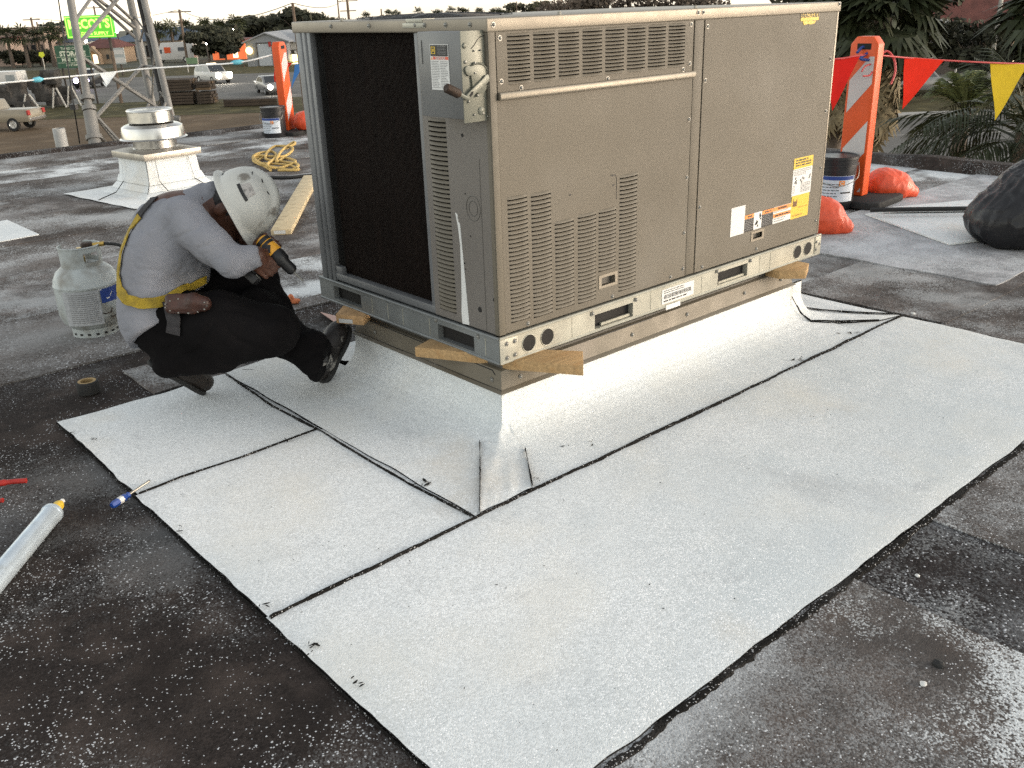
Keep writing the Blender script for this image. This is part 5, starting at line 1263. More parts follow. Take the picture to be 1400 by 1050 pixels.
def sandbag(c, rz, L_, W_, H_, label, sd=0):
    c = Vector(c); R_ = np.array(Matrix.Rotation(rz, 3, 'Z')); S_ = SDF(np.array(c)-np.array([.5,.5,.1]), np.array(c)+np.array([.5,.5,.4]), .010)
    zc = np.array([0,0,H_*.48]); ax = R_[:,0]
    S_.ell(np.array(c)+zc, (L_*.44, W_*.5, H_*.55), R_, .02); S_.ell(np.array(c)+zc*.9-ax*L_*.15, (L_*.3, W_*.48, H_*.56), R_, .06); S_.ell(np.array(c)+zc*.7+ax*L_*.22, (L_*.26, W_*.46, H_*.44), R_, .06)
    S_.cone(np.array(c)+zc*.55+ax*L_*.40, np.array(c)+zc*.35+ax*L_*.52, W_*.17, W_*.22, .07)
    S_.cut(np.array(c)+np.array([0,0,.002]), (0,0,-1))
    o = sdf_obj('sandbag', S_, 'fl_bag', None, 2, lambda x,y,z: .005*noise.noise(Vector((x,y,z))*6+Vector((sd,0,0))) + .005*(1-abs(noise.noise(Vector((x*7,y*7,z*12))+Vector((sd*3,0,0)))))**4 + .004*(1-abs(noise.noise(Vector((x*19,y*19,z*19))+Vector((sd,0,0)))))**3 - .007, base=c); tag(o, label, 'sandbag', 'orange sandbags on barricade bases'); return o
sandbag((4.76,1.08,.0), math.radians(-42), .36, .25, .21, 'plump orange sandbag on the base right of the striped barricade', 1)
sandbag((3.47,.87,.0), math.radians(-60), .33, .25, .23, 'orange sandbag in front of the labelled pail beside the cabinet corner', 2)
sandbag((4.18,8.48,.05), math.radians(-30), .46, .30, .22, 'orange sandbag beside the far pail behind the cabinet end', 3)

# insulation boards and trash bag at the right
def slab(label, P, z, th, m='membrane', name='roof_board'):
    g = [gp(u, v, z+th) for u, v in P]; c = sum(g, Vector())/len(g); mb = MB(); mb.prism([(p.x, p.y) for p in g], z, z+th, lambda a,b,cc: Vector((a,b,cc))); o = mb.build(name, [M[m]], bevel=.003, base=c); tag(o, label, 'roof board', 'white boards by the trash bag'); return o
slab('large white membrane board lying under the black trash bag', [(1183,292),(1298,333),(1420,318),(1440,290),(1300,282)], .010, .012)
slab('narrow white board with a dark edge behind the larger white board', [(1196,285),(1345,271),(1460,262),(1470,284),(1330,283)], .030, .03)
mb = MB(); P_ = [gp(1190,287,.07), gp(1335,285,.07), gp(1430,285,.07)]; mb.tube(P_, .016, 6); o = mb.build('black_bar', M['cable'], None, base=P_[0]); tag(o, 'straight black strip lying along the edge of the narrow white board', 'strip')
bc = np.array([3.98,-.13,0.]); bc = np.array(gp(1402,335)); 
Bg = SDF(bc+np.array([-.6,-.6,-.02]), bc+np.array([.7,.6,.62]), .014)
Bg.ell(bc+np.array([.05,0,.19]), (.33,.33,.20), None, .05); Bg.ell(bc+np.array([.07,-.03,.34]), (.22,.23,.16), None, .12); Bg.ell(bc+np.array([-.12,.10,.14]), (.2,.2,.14), None, .08); Bg.cone(bc+np.array([.07,-.05,.46]), bc+np.array([.09,-.08,.56]), .07, .05, .08)
Bg.cut((0,0,.012), (0,0,-1))
def crk(x, y, z):
    a = noise.noise(Vector((x*5,y*5,z*5))); b = noise.noise(Vector((x*11+3,y*11,z*11))); an = math.atan2(y-bc[1]+.05, x-bc[0]-.06); c = noise.noise(Vector((math.cos(an)*4.2, math.sin(an)*4.2, z*2.2))); e = noise.noise(Vector((math.cos(an)*9, math.sin(an)*9, z*5))); return .020*a + .009*(.5-abs(c)*2) + .005*(.5-abs(e)*2) + .010*(1-abs(noise.noise(Vector((x*12,y*12,z*12)))))**4 + .001*noise.noise(Vector((x*24,y*24,z*18)))
o = sdf_obj('trash_bag', Bg, 'trash', None, 1, crk, base=bc); tag(o, 'full black plastic trash bag standing on white boards at the right edge', 'trash bag')

# pennant lines
def cord(pts, r, m, name, label, n=10):
    P = spline(pts, n); mb = MB(); mb.tube(P, r, 6); o = mb.build(name, M[m], None, smooth=60, base=P[0]); tag(o, label, 'cord'); return o
def flag(P, m, label, name='pennant', group='pennants hung along the safety lines', bow=.04):
    "triangle hanging from two points to a tip, gently bowed"
    A, B, C_ = [Vector(p) for p in P]; n = 10; vs = []; nm = (B-A).cross(C_-A).normalized(); idx = {}
    for j in range(n+1):
        for i in range(n+1-j):
            s = i/n; t = j/n; p = A*(1-s-t)+B*s+C_*t; idx[i,j] = len(vs); vs.append(p + nm*bow*(math.sin(3*s+2.2*t)*.5+math.sin(5*t+1)*.4)*(t*.9+.1))
    fs = []
    for j in range(n):
        for i in range(n-j):
            fs.append((idx[i,j], idx[i+1,j], idx[i,j+1]))
            if i+1 <= n-j-1: fs.append((idx[i+1,j], idx[i+1,j+1], idx[i,j+1]))
    m0 = len(vs); vs2 = vs + [p + nm*.0015 for p in vs]; fs2 = fs + [tuple(k+m0 for k in f[::-1]) for f in fs]
    mb = MB(); mb.add(vs2, fs2); o = mb.build(name, M[m], None, smooth=60, recalc=False, base=A); tag(o, label, 'pennant', group); return o
tR = 6.75
c_r = [dp(1120,82,6.28), dp(1150,80,6.32), dp(1186,75,6.38), dp(1240,79,6.7), dp(1300,83,6.8), dp(1360,86,6.9), dp(1430,88,7.1)]
cord(c_r, .006, 'redcord', 'safety_line', 'red cord stretched from the striped barricade past the right edge')
cord([dp(1199,80,6.6), dp(1212,70,6.62), dp(1222,80,6.63), dp(1224,98,6.63), dp(1218,115,6.63)], .008, 'redcord', 'cord_end', 'loose red cord end drooping beside the striped barricade')
cord([dp(1178,98,6.36), dp(1184,90,6.36), dp(1196,88,6.4), dp(1190,102,6.38), dp(1180,104,6.36)], .006, 'redcord', 'cord_knot', 'red cord loop knotted on the front of the striped barricade')
cord([dp(1172,72,6.36), dp(1180,64,6.38), dp(1186,72,6.38), dp(1176,80,6.36), dp(1188,82,6.38)], .010, 'blueprint', 'cord_knot', 'dark blue cord knotted at the top of the striped barricade', 6)
flag([dp(1126,82,6.3), dp(1176,77,6.34), dp(1139,151,6.3)], 'flagred', 'red pennant hanging in front of the striped barricade beside the cabinet')
flag([dp(1237,78,6.7), dp(1291,82,6.78), dp(1235,149,6.72)], 'flagor', 'orange pennant on the red cord just right of the striped barricade')
flag([dp(1354,85,6.9), dp(1406,88,7.0), dp(1362,164,6.92)], 'flagye', 'yellow pennant on the red cord at the right edge')
tL = 11.6
c_l = [dp(-30,116,10.6), dp(30,111,10.9), dp(70,107,11.1), dp(135,101,11.4), dp(200,94,11.6), dp(280,89,11.8), dp(330,85,11.9), dp(372,75,12.0)]
cord(c_l, .010, 'flagwh', 'safety_line', 'white cord with furled pennants crossing in front of the lattice tower')
flag([dp(136,100,11.38), dp(160,98,11.45), dp(146,117,11.4)], 'flagwh', 'crumpled white pennant hanging on the white cord inside the lattice tower', bow=.08)
flag([dp(140,112,11.4), dp(151,111,11.42), dp(145,119,11.4)], 'flagwh', 'small torn white pennant tail below the crumpled white pennant', bow=.05)
def furled(a, b, t0, t1, m, label):
    A, B = dp(*a, t0), dp(*b, t1); mb = MB(); mb.tube([A, A.lerp(B,.3), A.lerp(B,.7), B], [.006,.030,.034,.008], 7); o = mb.build('furled_pennant', M[m], None, smooth=60, base=A); tag(o, label, 'pennant', 'pennants hung along the safety lines')
furled((42,110),(60,108),10.98,11.05,'flaglb','pale blue furled pennant on the white cord left of the tower')
furled((314,86.5),(334,84),11.88,11.92,'flaglb','pale blue furled pennant on the white cord near the grey shed')
cord([dp(376,77,12.0), dp(392,82,11.9), dp(402,85,11.8), dp(440,78,11.6)], .008, 'flagye', 'safety_line', 'yellow cord from the far left barricade to behind the cabinet')
flag([dp(374,82,12.0), dp(399,86,11.9), dp(374,112,11.95)], 'flagor', 'orange pennant draped over the far left barricade top', bow=.10)
flag([dp(403,88,11.8), dp(415,86,11.75), dp(398,121,11.8)], 'flagbl', 'deep blue pennant hanging beside the cabinet left edge')
flag([dp(378,72,12.0), dp(383,66,12.0), dp(375,80,12.0)], 'flagwh', 'white flag tail tied to the far left barricade tip', bow=.02)
# ------------------------------------------------------------------ ground, street, town
M['lot'] = mat('gravel_lot', (.140,.100,.064), .95, 0, .25, .25, .3, 6, .1, fine=.3, dirt=(.20,.15,.10), dirt_s=.5, dirt_a=.5)
M['asphalt'] = mat('worn_asphalt', (.13,.123,.113), .85, 0, .2, .3, .2, 8, .2, fine=.2, dirt=(.17,.165,.155), dirt_s=.25, dirt_a=.5)
M['grass'] = mat('dry_grass', (.080,.070,.034), .95, 0, .35, .6, .5, 5, .1, fine=.3, dirt=(.14,.115,.055), dirt_s=.6, dirt_a=.6)
M['concrete'] = mat('pale_concrete', (.33,.31,.28), .85, 0, .15, .6)
M['terrain'] = mat('far_ground', (.07,.07,.045), .95, 0, .3, .02)
def sheet(name, pts, z, m, res=1):
    mb = MB(); mb.add([(p.x, p.y, z) for p in pts], [tuple(range(len(pts)))]); o = mb.build(name, M[m]); tag(o, kind='structure'); return o
mb = MB(); mb.add([(560*math.cos(k*math.pi/36), 560*math.sin(k*math.pi/36), STREET-.03) for k in range(72)], [tuple(range(72))]); tag(mb.build('ground', M['terrain']), kind='structure')
sheet('parking_lot', [LD(-70,0), LD(14,0), LD(14,70), LD(-70,74)], STREET-.02, 'lot')
sheet('grass_verge', [LD(-70,68), LD(16,66), LD(16,79), LD(-70,81)], STREET-.01, 'grass')
sheet('road', [LD(-90,80), LD(16,78), LD(90,74), LD(120,108), LD(-90,116)], STREET-.005, 'asphalt')
sheet('far_verge', [LD(-110,116), LD(60,108), LD(60,126), LD(-110,140)], STREET-.004, 'grass')
sheet('road_line', [LD(-90,96.5), LD(90,94.5), LD(90,94.8), LD(-90,96.8)], STREET-.001, 'concrete')
sheet('side_road', [LD(14,8), LD(60,8), LD(60,52), LD(14,52)], STREET-.012, 'asphalt')
sheet('side_lawn', [LD(14,54.5), LD(70,54.5), LD(70,73), LD(14,73)], STREET-.006, 'grass')
mb = MB(); a, b = LD(14,52.2), LD(70,52.2); c_ = LD(70,53.4); d_ = LD(14,53.4); mb.prism([(p.x,p.y) for p in (a,b,c_,d_)], STREET-.1, STREET+.13, lambda x,y,z: Vector((x,y,z))); o = mb.build('pavement', M['concrete'], bevel=.02); tag(o, kind='structure')
mb = MB()
for d0 in (38.5, 45.5): mb.add([tuple(LD(14,d0,STREET-.006)), tuple(LD(60,d0,STREET-.006)), tuple(LD(60,d0+.18,STREET-.006)), tuple(LD(14,d0+.18,STREET-.006))], [(0,1,2,3)])
tag(mb.build('side_road_line', M['concrete']), kind='structure')

R2 = Matrix((RIGHT, FWD, Vector((0,0,1)))).transposed()          # local x right, y away, z up
def FB(u, d, z0=STREET):
    "frame standing on the ground under image column u, d metres away"
    p = dp(u, 60, d); m_ = R2.to_4x4(); m_.translation = Vector((p.x, p.y, z0)); return m_
def zat(v, u, d): return dp(u, v, d).z - STREET
def rot(mx, deg): return mx @ Matrix.Rotation(math.radians(deg), 4, 'Z')

def emat(n, c, s): return mat(n, c, .5, 0, 0, 1, emit=(c, s))
M['lamp_w'] = emat('lit_lamp', (1,.93,.8), 14); M['lamp_v'] = emat('lit_headlamp_violet', (.80,.68,1), 9); M['lamp_y'] = emat('lit_window', (1,.82,.38), 1.6); M['lamp_s'] = emat('soft_lit_window', (1,.78,.5), .9); M['lamp_o'] = emat('sodium_lamp', (1,.55,.25), 7); M['lamp_g'] = emat('pale_green_lamp', (.75,1,.9), 3)
M['glass'] = mat('dark_glass', (.02,.023,.026), .1, 0, .1, 2, spec=.7)

# ---- steel lattice tower beside the building
M['tower'] = mat('galvanised_tower', (.185,.18,.17), .6, .2, .2, 3, .05, 30, .4, dirt=(.2,.19,.17), dirt_s=6, dirt_a=.5)
def at_z(p, q, z):
    t = (z-p.z)/(q.z-p.z); return p + (q-p)*t
L1 = (dp(129,190,11.55), dp(96.5,0,11.55)); L2 = (dp(215,175,13.0), dp(178,0,13.0)); L3 = (dp(240,183,12.5), dp(197,0,12.5))
tbase = at_z(*L1, STREET); tower = thing('lattice_tower', 'grey steel lattice tower with pipe legs and crossed braces behind the roof edge', 'lattice tower', tbase)
ZT = 7.0
for (p, q), r in ((L1,.048),(L2,.052),(L3,.046)):
    mb = MB(); mb.tube([at_z(p,q,STREET), at_z(p,q,-1), at_z(p,q,ZT)], r, 12, mi=0); mb.build('leg', M['tower'], tower, smooth=40)
mb = MB(); p, q = L1
for z in (.06,.40,.52): mb.tube([at_z(p,q,z-.025), at_z(p,q,z+.025)], .10 if z < .3 else .085, 10)
mb.tube([at_z(p,q,-.3), at_z(p,q,.36)], .078, 10); mb.build('leg_collar', M['tower'], tower, smooth=40)
def brace(a, b, r=.022, nm='brace'): mb = MB(); mb.tube([a, b], r, 7); mb.build(nm, M['tower'], tower, smooth=40)
def l1(v): return dp(96.5+(129-96.5)*v/190, v, 11.55)
def l2(v): return dp(178+(215-178)*v/175, v, 13.0)
def l3(v): return dp(197+(240-197)*v/183, v, 12.5)
brace(l1(167), l2(88), .026); brace(l1(76), l3(160), .020); brace(l1(78), l2(141), .03); brace(l1(62), dp(168,-10,12.8), .028); brace(dp(124,-4,12.6), l2(56), .022); brace(dp(128,-6,12.3), l2(40), .026)
brace(l1(172), dp(148,200,12.6), .024); brace(l1(171), dp(142,194,12.4), .03)
brace(l2(90), l3(92), .016); brace(l2(140), l3(60), .013); brace(l2(60), l3(20), .013); brace(l2(20), l3(60), .013); brace(l2(100), l3(140), .013); brace(l2(155), l3(120), .013)
brace(l1(-60), l2(30), .022); brace(l1(30), l2(-60), .022)
for k in range(3):
    z0 = STREET+.6+1.6*k
    for (A_, B_) in ((L1,L2),(L2,L3),(L1,L3)): brace(at_z(*A_, z0), at_z(*B_, z0+1.6), .02); brace(at_z(*B_, z0), at_z(*A_, z0+1.6), .02)
for k in range(5):
    z0 = 1.9+1.0*k
    for (A_, B_) in ((L1,L2),(L1,L3)): brace(at_z(*A_, z0), at_z(*B_, z0+1.0), .02)
mb = MB(); 
for o_ in (0, .05): mb.tube([at_z(dp(232,178,12.7), dp(190,0,12.7), STREET) + RIGHT*o_, at_z(dp(232,178,12.7), dp(190,0,12.7), ZT) + RIGHT*o_], .032, 8)
mb.build('cable_run', M['cable'], tower, smooth=40)
mb = MB(); mb.tube([dp(238,162,12.4), dp(246,162,12.4)], .04, 6); mb.build('clamp', M['tower'], tower)
g0, g1, g2 = gp(109,196,.0), dp(101,146,10.9), dp(77,-20,10.9)
mb = MB(); mb.tube([g0, g1, g2, g2+(g2-g1)*.8], .008, 6); o = mb.build('guy_wire', M['cable'], None, base=g0); tag(o, 'thin dark guy wire with a small insulator rising left of the lattice tower', 'guy wire')
mb = MB(); mb.tube([g1-Vector((0,0,.03)), g1+Vector((0,0,.03))], .05, 8); mb.build('insulator', M['black'], o, smooth=40)

# ---- vehicles
M['carwhite'] = mat('white_car_paint', (.52,.50,.47), .3, .0, .03, rv=.0); M['carsilver'] = mat('silver_car_paint', (.20,.195,.19), .3, .3, .03, rv=.0); M['cardark'] = mat('dark_car_paint', (.03,.03,.035), .25, .2, .03); M['cartan'] = mat('tan_silver_paint', (.24,.21,.16), .32, .2, .04, rv=.0); M['tyre'] = mat('tyre', (.015,.015,.015), .8); M['rim'] = mat('alloy_rim', (.55,.55,.55), .3, .8)
def vehicle(name, label, cat, mx, L_, W_, profile, glass, paint, wheels=(.2,.8), r=.36, lights=None, roofbar=False, group=None):
    v = thing(name, label, cat, mx.translation, group)
    def fr(x, z, y): return mx @ Vector((x, y, z))
    mb = MB(); n = len(profile); low = [(x, z) for x, z in profile]
    def wy(z): return W_/2*(1 - .16*max(0, (z-.95)/.8))
    vs = [fr(x, z, -wy(z)) for x, z in low] + [fr(x, z, wy(z)) for x, z in low]
    mb.add(vs, [tuple(range(n)), tuple(range(n, 2*n))[::-1]] + [(i, (i+1)%n, n+(i+1)%n, n+i) for i in range(n)]); body = mb.build('body', paint, v, bevel=.05, seg=2)
    for sgn in (-1, 1):
        for poly in glass:
            mb = MB(); vs = [fr(x, z, sgn*(wy(z)+.006)) for x, z in poly] + [fr(x, z, sgn*(wy(z)-.02)) for x, z in poly]; k = len(poly)
            mb.add(vs, [tuple(range(k)), tuple(range(k,2*k))[::-1]] + [(i,(i+1)%k,k+(i+1)%k,k+i) for i in range(k)]); mb.build('window', M['glass'], body)
    for wx in wheels:
        for sgn in (-1, 1):
            c = fr(wx*L_ - L_/2, r, sgn*(W_/2-.10)); a = mx.to_3x3() @ Vector((0, sgn, 0)); RM = a.to_track_quat('Z','Y').to_matrix().to_4x4(); RM.translation = c
            wh = thing('wheel', None, None, c); wh.parent = v; wh.location = Vector(c) - org(v)
            mb = MB(); mb.lathe([(r*.62,-.1),(r*.95,-.1),(r,-.06),(r,.08),(r*.95,.115),(r*.62,.115)], 24, RM); mb.build('tyre', M['tyre'], wh, smooth=40)
            mb = MB(); mb.lathe([(r*.63,.10),(r*.58,.112),(r*.54,.09),(0,.085)], 20, RM)
            for k in range(5):
                t = k*2*math.pi/5; q = [(.05*math.cos(t+1.57), .05*math.sin(t+1.57)), (r*.57*math.cos(t)+.04*math.cos(t+1.57), r*.57*math.sin(t)+.04*math.sin(t+1.57)), (r*.57*math.cos(t)-.04*math.cos(t+1.57), r*.57*math.sin(t)-.04*math.sin(t+1.57)), (-.05*math.cos(t+1.57), -.05*math.sin(t+1.57))]
                mb.add([RM @ Vector((a_, b_, .108)) for a_, b_ in q], [(0,1,2,3)])
            mb.build('rim', M['rim'], wh)
    return v, fr, body
def windscreen(fr, body, x0, z0, x1, z1, w0, w1, off=.012):
    mb = MB(); mb.add([fr(x0+off, z0+off, -w0), fr(x0+off, z0+off, w0), fr(x1+off, z1+off, w1), fr(x1+off, z1+off, -w1), fr(x0-.05, z0-.05, -w0), fr(x0-.05, z0-.05, w0), fr(x1-.05, z1-.05, w1), fr(x1-.05, z1-.05, -w1)], [(0,1,2,3),(7,6,5,4),(0,4,5,1),(1,5,6,2),(2,6,7,3),(3,7,4,0)]); mb.build('windscreen', M['glass'], body)
def headlights(fr, v, x, z, y, m, r=.16):
    for sgn in (-1, 1):
        c = fr(x, z, sgn*y); n = (fr(x+1, z, sgn*y)-c).normalized(); RM = n.to_track_quat('Z','Y').to_matrix().to_4x4(); RM.translation = c
        mb = MB(); mb.lathe([(r,-.04),(r,0),(r*.8,.05),(0,.07)], 14, RM); mb.build('headlight', M[m], v)
SUV = [(-2.25,.35),(2.2,.35),(2.28,.55),(2.25,.95),(1.95,1.05),(1.05,1.12),(.45,1.72),(-1.9,1.76),(-2.2,1.15),(-2.28,.8)]
SUVG = [[(.85,1.15),(.40,1.62),(-.35,1.65),(-.35,1.15)],[(-.45,1.15),(-.45,1.65),(-1.25,1.66),(-1.25,1.15)],[(-1.35,1.15),(-1.35,1.66),(-1.8,1.66),(-2.0,1.15)]]
CAR = [(-2.3,.3),(2.25,.3),(2.32,.5),(2.28,.78),(1.2,.95),(.45,1.42),(-.75,1.45),(-1.6,1.02),(-2.25,.98),(-2.34,.6)]
CARG = [[(1.0,.99),(.42,1.36),(-.1,1.38),(-.1,.99)],[(-.18,.99),(-.18,1.38),(-.7,1.38),(-1.35,1.0)]]
mx = rot(FB(285,92.5), -45); v, fr, b_ = vehicle('sport_utility_car', 'white car with bright headlights and a lit roof light driving on the road', 'car', mx, 4.55, 1.85, SUV, SUVG, M['carwhite']); windscreen(fr, b_, 1.05,1.12,.45,1.72,.80,.72); headlights(fr, v, 2.27,.80,.62,'lamp_w',.30)  # headlights oversized, their glare put into the shape
mb = MB(); mb.prism([(-.25,1.76),(.15,1.76),(.12,1.90),(-.22,1.90)], -.45, .45, lambda x,z,y: fr(x,z,y)); mb.build('roof_light', M['lamp_s'], v)
mx = rot(FB(363,78), -62); v, fr, b_ = vehicle('saloon_car', 'silver saloon car with headlights on beside the orange barricade panel', 'car', mx, 4.6, 1.78, CAR, CARG, M['carsilver'], r=.32); windscreen(fr, b_, 1.2,.95,.45,1.42,.74,.62); headlights(fr, v, 2.29,.66,.62,'lamp_w',.22)
mx = rot(FB(112,92), -85); v, fr, b_ = vehicle('dark_car', 'dark car with two violet white headlights behind the lattice tower leg', 'car', mx, 4.6, 1.8, SUV, SUVG, M['cardark']); windscreen(fr, b_, 1.05,1.12,.45,1.72,.80,.72); headlights(fr, v, 2.27,.82,.50,'lamp_v',.24)
TRK = [(-2.9,.55),(2.8,.5),(2.85,.9),(2.7,1.12),(1.45,1.2),(.9,1.85),(-.55,1.88),(-.75,1.28),(-2.85,1.30),(-2.95,.9)]
TRKG = [[(1.3,1.25),(.85,1.75),(.15,1.78),(.15,1.25)],[(.07,1.25),(.07,1.78),(-.5,1.78),(-.62,1.27)]]
mx = rot(FB(-33,57.5), 176); v, fr, b_ = vehicle('pickup_truck', 'tan silver pickup truck parked on the brown lot at the left edge', 'pickup truck', mx, 5.8, 1.95, TRK, TRKG, M['cartan'], (.19,.80), .41)
mb = MB(); mb.prism([(-2.98,.60),(-2.80,.60),(-2.80,.78),(-3.04,.78)], -.9, .9, lambda x,z,y: fr(x,z,y)); mb.build('bumper', M['rim'], v, bevel=.02)
for sgn in (-1,1):
    mb = MB(); mb.prism([(-2.97,.95),(-2.86,.95),(-2.86,1.25),(-2.955,1.25)], sgn*.72, sgn*.99, lambda x,z,y: fr(x,z,y)); mb.build('tail_lamp', M['redgrip'], v)
# white camper van
mx = rot(FB(236,138), 182); v, fr, b_ = vehicle('camper_van', 'white box bodied van with an orange side panel parked across the road', 'van', mx, 6.4, 2.2, [(-3.2,.4),(3.1,.4),(3.15,1.1),(2.4,1.25),(1.9,1.9),(1.6,2.75),(-3.1,2.8),(-3.2,.8)], [[(2.3,1.3),(1.9,1.85),(1.45,1.85),(1.45,1.3)],[(-1.9,1.6),(-.9,1.6),(-.9,2.1),(-1.9,2.1)]], M['carwhite'], (.2,.85), .4)
mb = MB()
for sgn in (-1, 1): mb.prism([(.2,1.35),(1.1,1.35),(1.1,2.15),(.2,2.15)], sgn*1.03, sgn*.80, lambda x,z,y: fr(x,z,y))
mb.build('orange_panel', M['fl_orange'], v)

# ---- lumber, bundles, booth
M['darkwood'] = mat('dark_lumber', (.045,.032,.022), .85, 0, .35, 1.2, .2, 8)
M['endwood'] = mat('lumber_ends', (.10,.065,.035), .85, 0, .4, 3)
mxl = rot(FB(252,71), 0); o = mxl.translation; lum = thing('lumber_stack', 'dark stacked lumber bundles on the far side of the lot', 'lumber stack', o)
r_ = random.Random(3)
bx_ = MB(); bx_.box((-1,-.5,-.5),(1,.5,.5)); tmp = bx_.build('timber', M['darkwood']); tm = tmp.data; bpy.data.objects.remove(tmp)
tm2 = tm.copy(); tm2.materials.clear(); tm2.materials.append(M['endwood'])
for (x0, L_, n, hN) in ((-1.0,2.6,6,8),(1.25,1.1,5,7)):
    for i in range(n):
        for k in range(hN):
            t = link('timber', tm if r_.random() < .85 else tm2, lum, mxl @ Vector((x0+r_.uniform(-.06,.06), -.9+.32*i, .16+.22*k+ (.10 if k > 3 else 0))), (0,0,FACE)); t.scale = (L_/2, .30, .19 + r_.uniform(-.02,.01))
mxl2 = FB(332,67.5); lt = thing('low_lumber', 'long low row of dark timbers beside the grass verge', 'lumber', mxl2.translation)
for k in range(3):
    for j in range(2): t = link('timber', tm, lt, mxl2 @ Vector((-.1*k, .35*k, .15+.24*j)), (0,0,FACE)); t.scale = (2.0, .30, .22)
M['bundle'] = mat('dark_bundle', (.06,.055,.05), .9, 0, .5, 1.5, .8, 3, fine=.4)
M['paleleg'] = mat('pale_steel', (.42,.40,.36), .6, 0, .15)
for (u, d, w, h, hp, label) in ((12,71,3.2,1.9,1,'dark wrapped bundle on pale splayed legs at the left picture edge'),(55,72,2.6,2.4,1,'tall dark bundle with pale splayed legs, second from the left on the verge'),(76,73,2.6,2.5,1,'dark bundle on pale splayed legs nearest the lattice tower')):
    mx = FB(u, d); bd = thing('wrapped_bundle', label, 'bundle', mx.translation, 'bundles standing along the verge')
    S_ = SDF((-w,-1.2,-.1), (w,1.2,h+.6), .09)
    for k in range(7): S_.rbox((r_.uniform(-w*.3,w*.3)-w*.12, r_.uniform(-.25,.25), h*(.2+.13*k)), (w*.22*r_.uniform(.7,1.2), .5, h*.14), .06, None, .05)
    S_.cut((0,0,0),(0,0,-1)); V, Q = S_.mesh(); me = bpy.data.meshes.new('wrapping'); me.from_pydata([tuple(mx @ Vector(p) - mx.translation) for p in V], [], Q.tolist()); me.materials.append(M['bundle']); link('wrapping', me, bd)
    for (xa, xb) in ((w*.22, w*.10),(w*.30, w*.52)):
        mb = MB(); mb.tube([mx @ Vector((xb,-.7,0)), mx @ Vector((xa,-.55,h*.62))], .07, 6); mb.build('leg', M['paleleg'], bd)
mx = FB(4,72); bo = thing('small_booth', 'small white booth with one square window on top of the left bundle', 'booth', mx @ Vector((0,0,1.95)))
mb = MB(); 
def fb(x, z, y): return mx @ Vector((x, y, z))
z0 = zat(118,10,72); z1 = zat(98,10,72)
mb.prism([(-1.4,z0),(1.0,z0),(.9,z1),(-1.4,z1)], -.8, .8, fb); bo.location = fb(0,z0,0); w_ = mb.build('booth_wall', M['carwhite'], bo, bevel=.04)
mb = MB(); mb.prism([(.05,z0+.2),(.75,z0+.2),(.72,z1-.25),(.05,z1-.25)], -.83, -.79, fb); mb.build('window', mat('pale_glass', (.25,.27,.27), .2), w_)
mb = MB(); mb.prism([(-1.4,0),(.8,0),(.8,z0),(-1.4,z0)], -.6, .6, fb); mb.build('plinth', M['bundle'], bo)

# ---- signs
M['signgreen'] = mat('lit_green_sign', (.02,.20,.03), .5, emit=((.10,.42,.02), .42)); M['signlime'] = mat('lit_lime_letters', (.45,.9,.12), .5, emit=((.45,1,.12), .75))
M['signdark'] = mat('dark_green_sign', (.03,.09,.05), .5); M['signcream'] = mat('cream_letters', (.65,.66,.52), .6); M['poledark'] = mat('dark_pole', (.05,.042,.035), .8, 0, .2, 2)
def sign(name, label, u0, v0, u1, v1, d, depth=.35, yaw=0):
    pc = dp((u0+u1)/2, (v0+v1)/2, d); w = (u1-u0)/FPX*d; h = (v1-v0)/FPX*d; s = thing(name, label, 'sign', (pc.x, pc.y, STREET)); RM = R2.to_4x4(); RM.translation = pc; RM = rot(RM, yaw)
    def fr(a, b, c=0): return RM @ Vector((a, -c, b))
    return s, fr, w, h, pc
s, fr, w, h, pc = sign('shop_sign', 'bright lime green lit shop sign with raised lettering behind the lattice tower', 88, 22, 156, 51, 80, yaw=-4)
mb = MB(); mb.prism([(-w/2,-h/2),(w/2,-h/2),(w/2,h/2),(-w/2,h/2)], -.3, 0, fr); bd = mb.build('sign_board', M['signgreen'], s, bevel=.03)
mb = MB(); e = .10
for (a0,a1,b0,b1) in ((-w/2+e,w/2-e,h/2-e-.05,h/2-e),(-w/2+e,w/2-e,-h/2+e,-h/2+e+.05),(-w/2+e,-w/2+e+.05,-h/2+e+.05,h/2-e-.05),(w/2-e-.05,w/2-e,-h/2+e+.05,h/2-e-.05)): plate(mb, fr, a0,a1,b0,b1, .002, .02)
mb.build('sign_border', M['signlime'], bd)
text("McCOY'S", 1.02, 'signlime', fr, 0, .20, .01, bd, bold=.035, sx=.92, th=.01); text('BUILDING SUPPLY', .36, 'signlime', fr, 0, -h/2+.36, .01, bd, bold=.008, sx=1.12, th=.01)
mb = MB()
for a in (-w*.30, w*.36): mb.tube([fr(a, h/2-.1, -.15), fr(a, -(pc.z-STREET), -.15)], .13, 8)
mb.build('post', M['poledark'], s)
s, fr, w, h, pc = sign('storage_sign', 'dark green storage sign with cream lettering below the bright lime sign', 76, 63, 124, 92, 74, yaw=-3)
mb = MB(); mb.prism([(-w/2,-h/2),(w/2,-h/2),(w/2,h/2),(-w/2,h/2)], -.12, 0, fr); bd = mb.build('sign_board', M['signdark'], s)
text('THIRD COAST', .27, 'signcream', fr, -.0, h*.36, .004, bd, bold=.004, sx=1.05); text('STORAGE', .50, 'signcream', fr, 0, h*.13, .004, bd, bold=.022, sx=.98); text('MINI - BOAT', .36, 'signcream', fr, 0, -h*.14, .004, bd, bold=.01, sx=.98); text('RV STORAGE', .24, 'signcream', fr, 0, -h*.37, .004, bd, bold=.004)
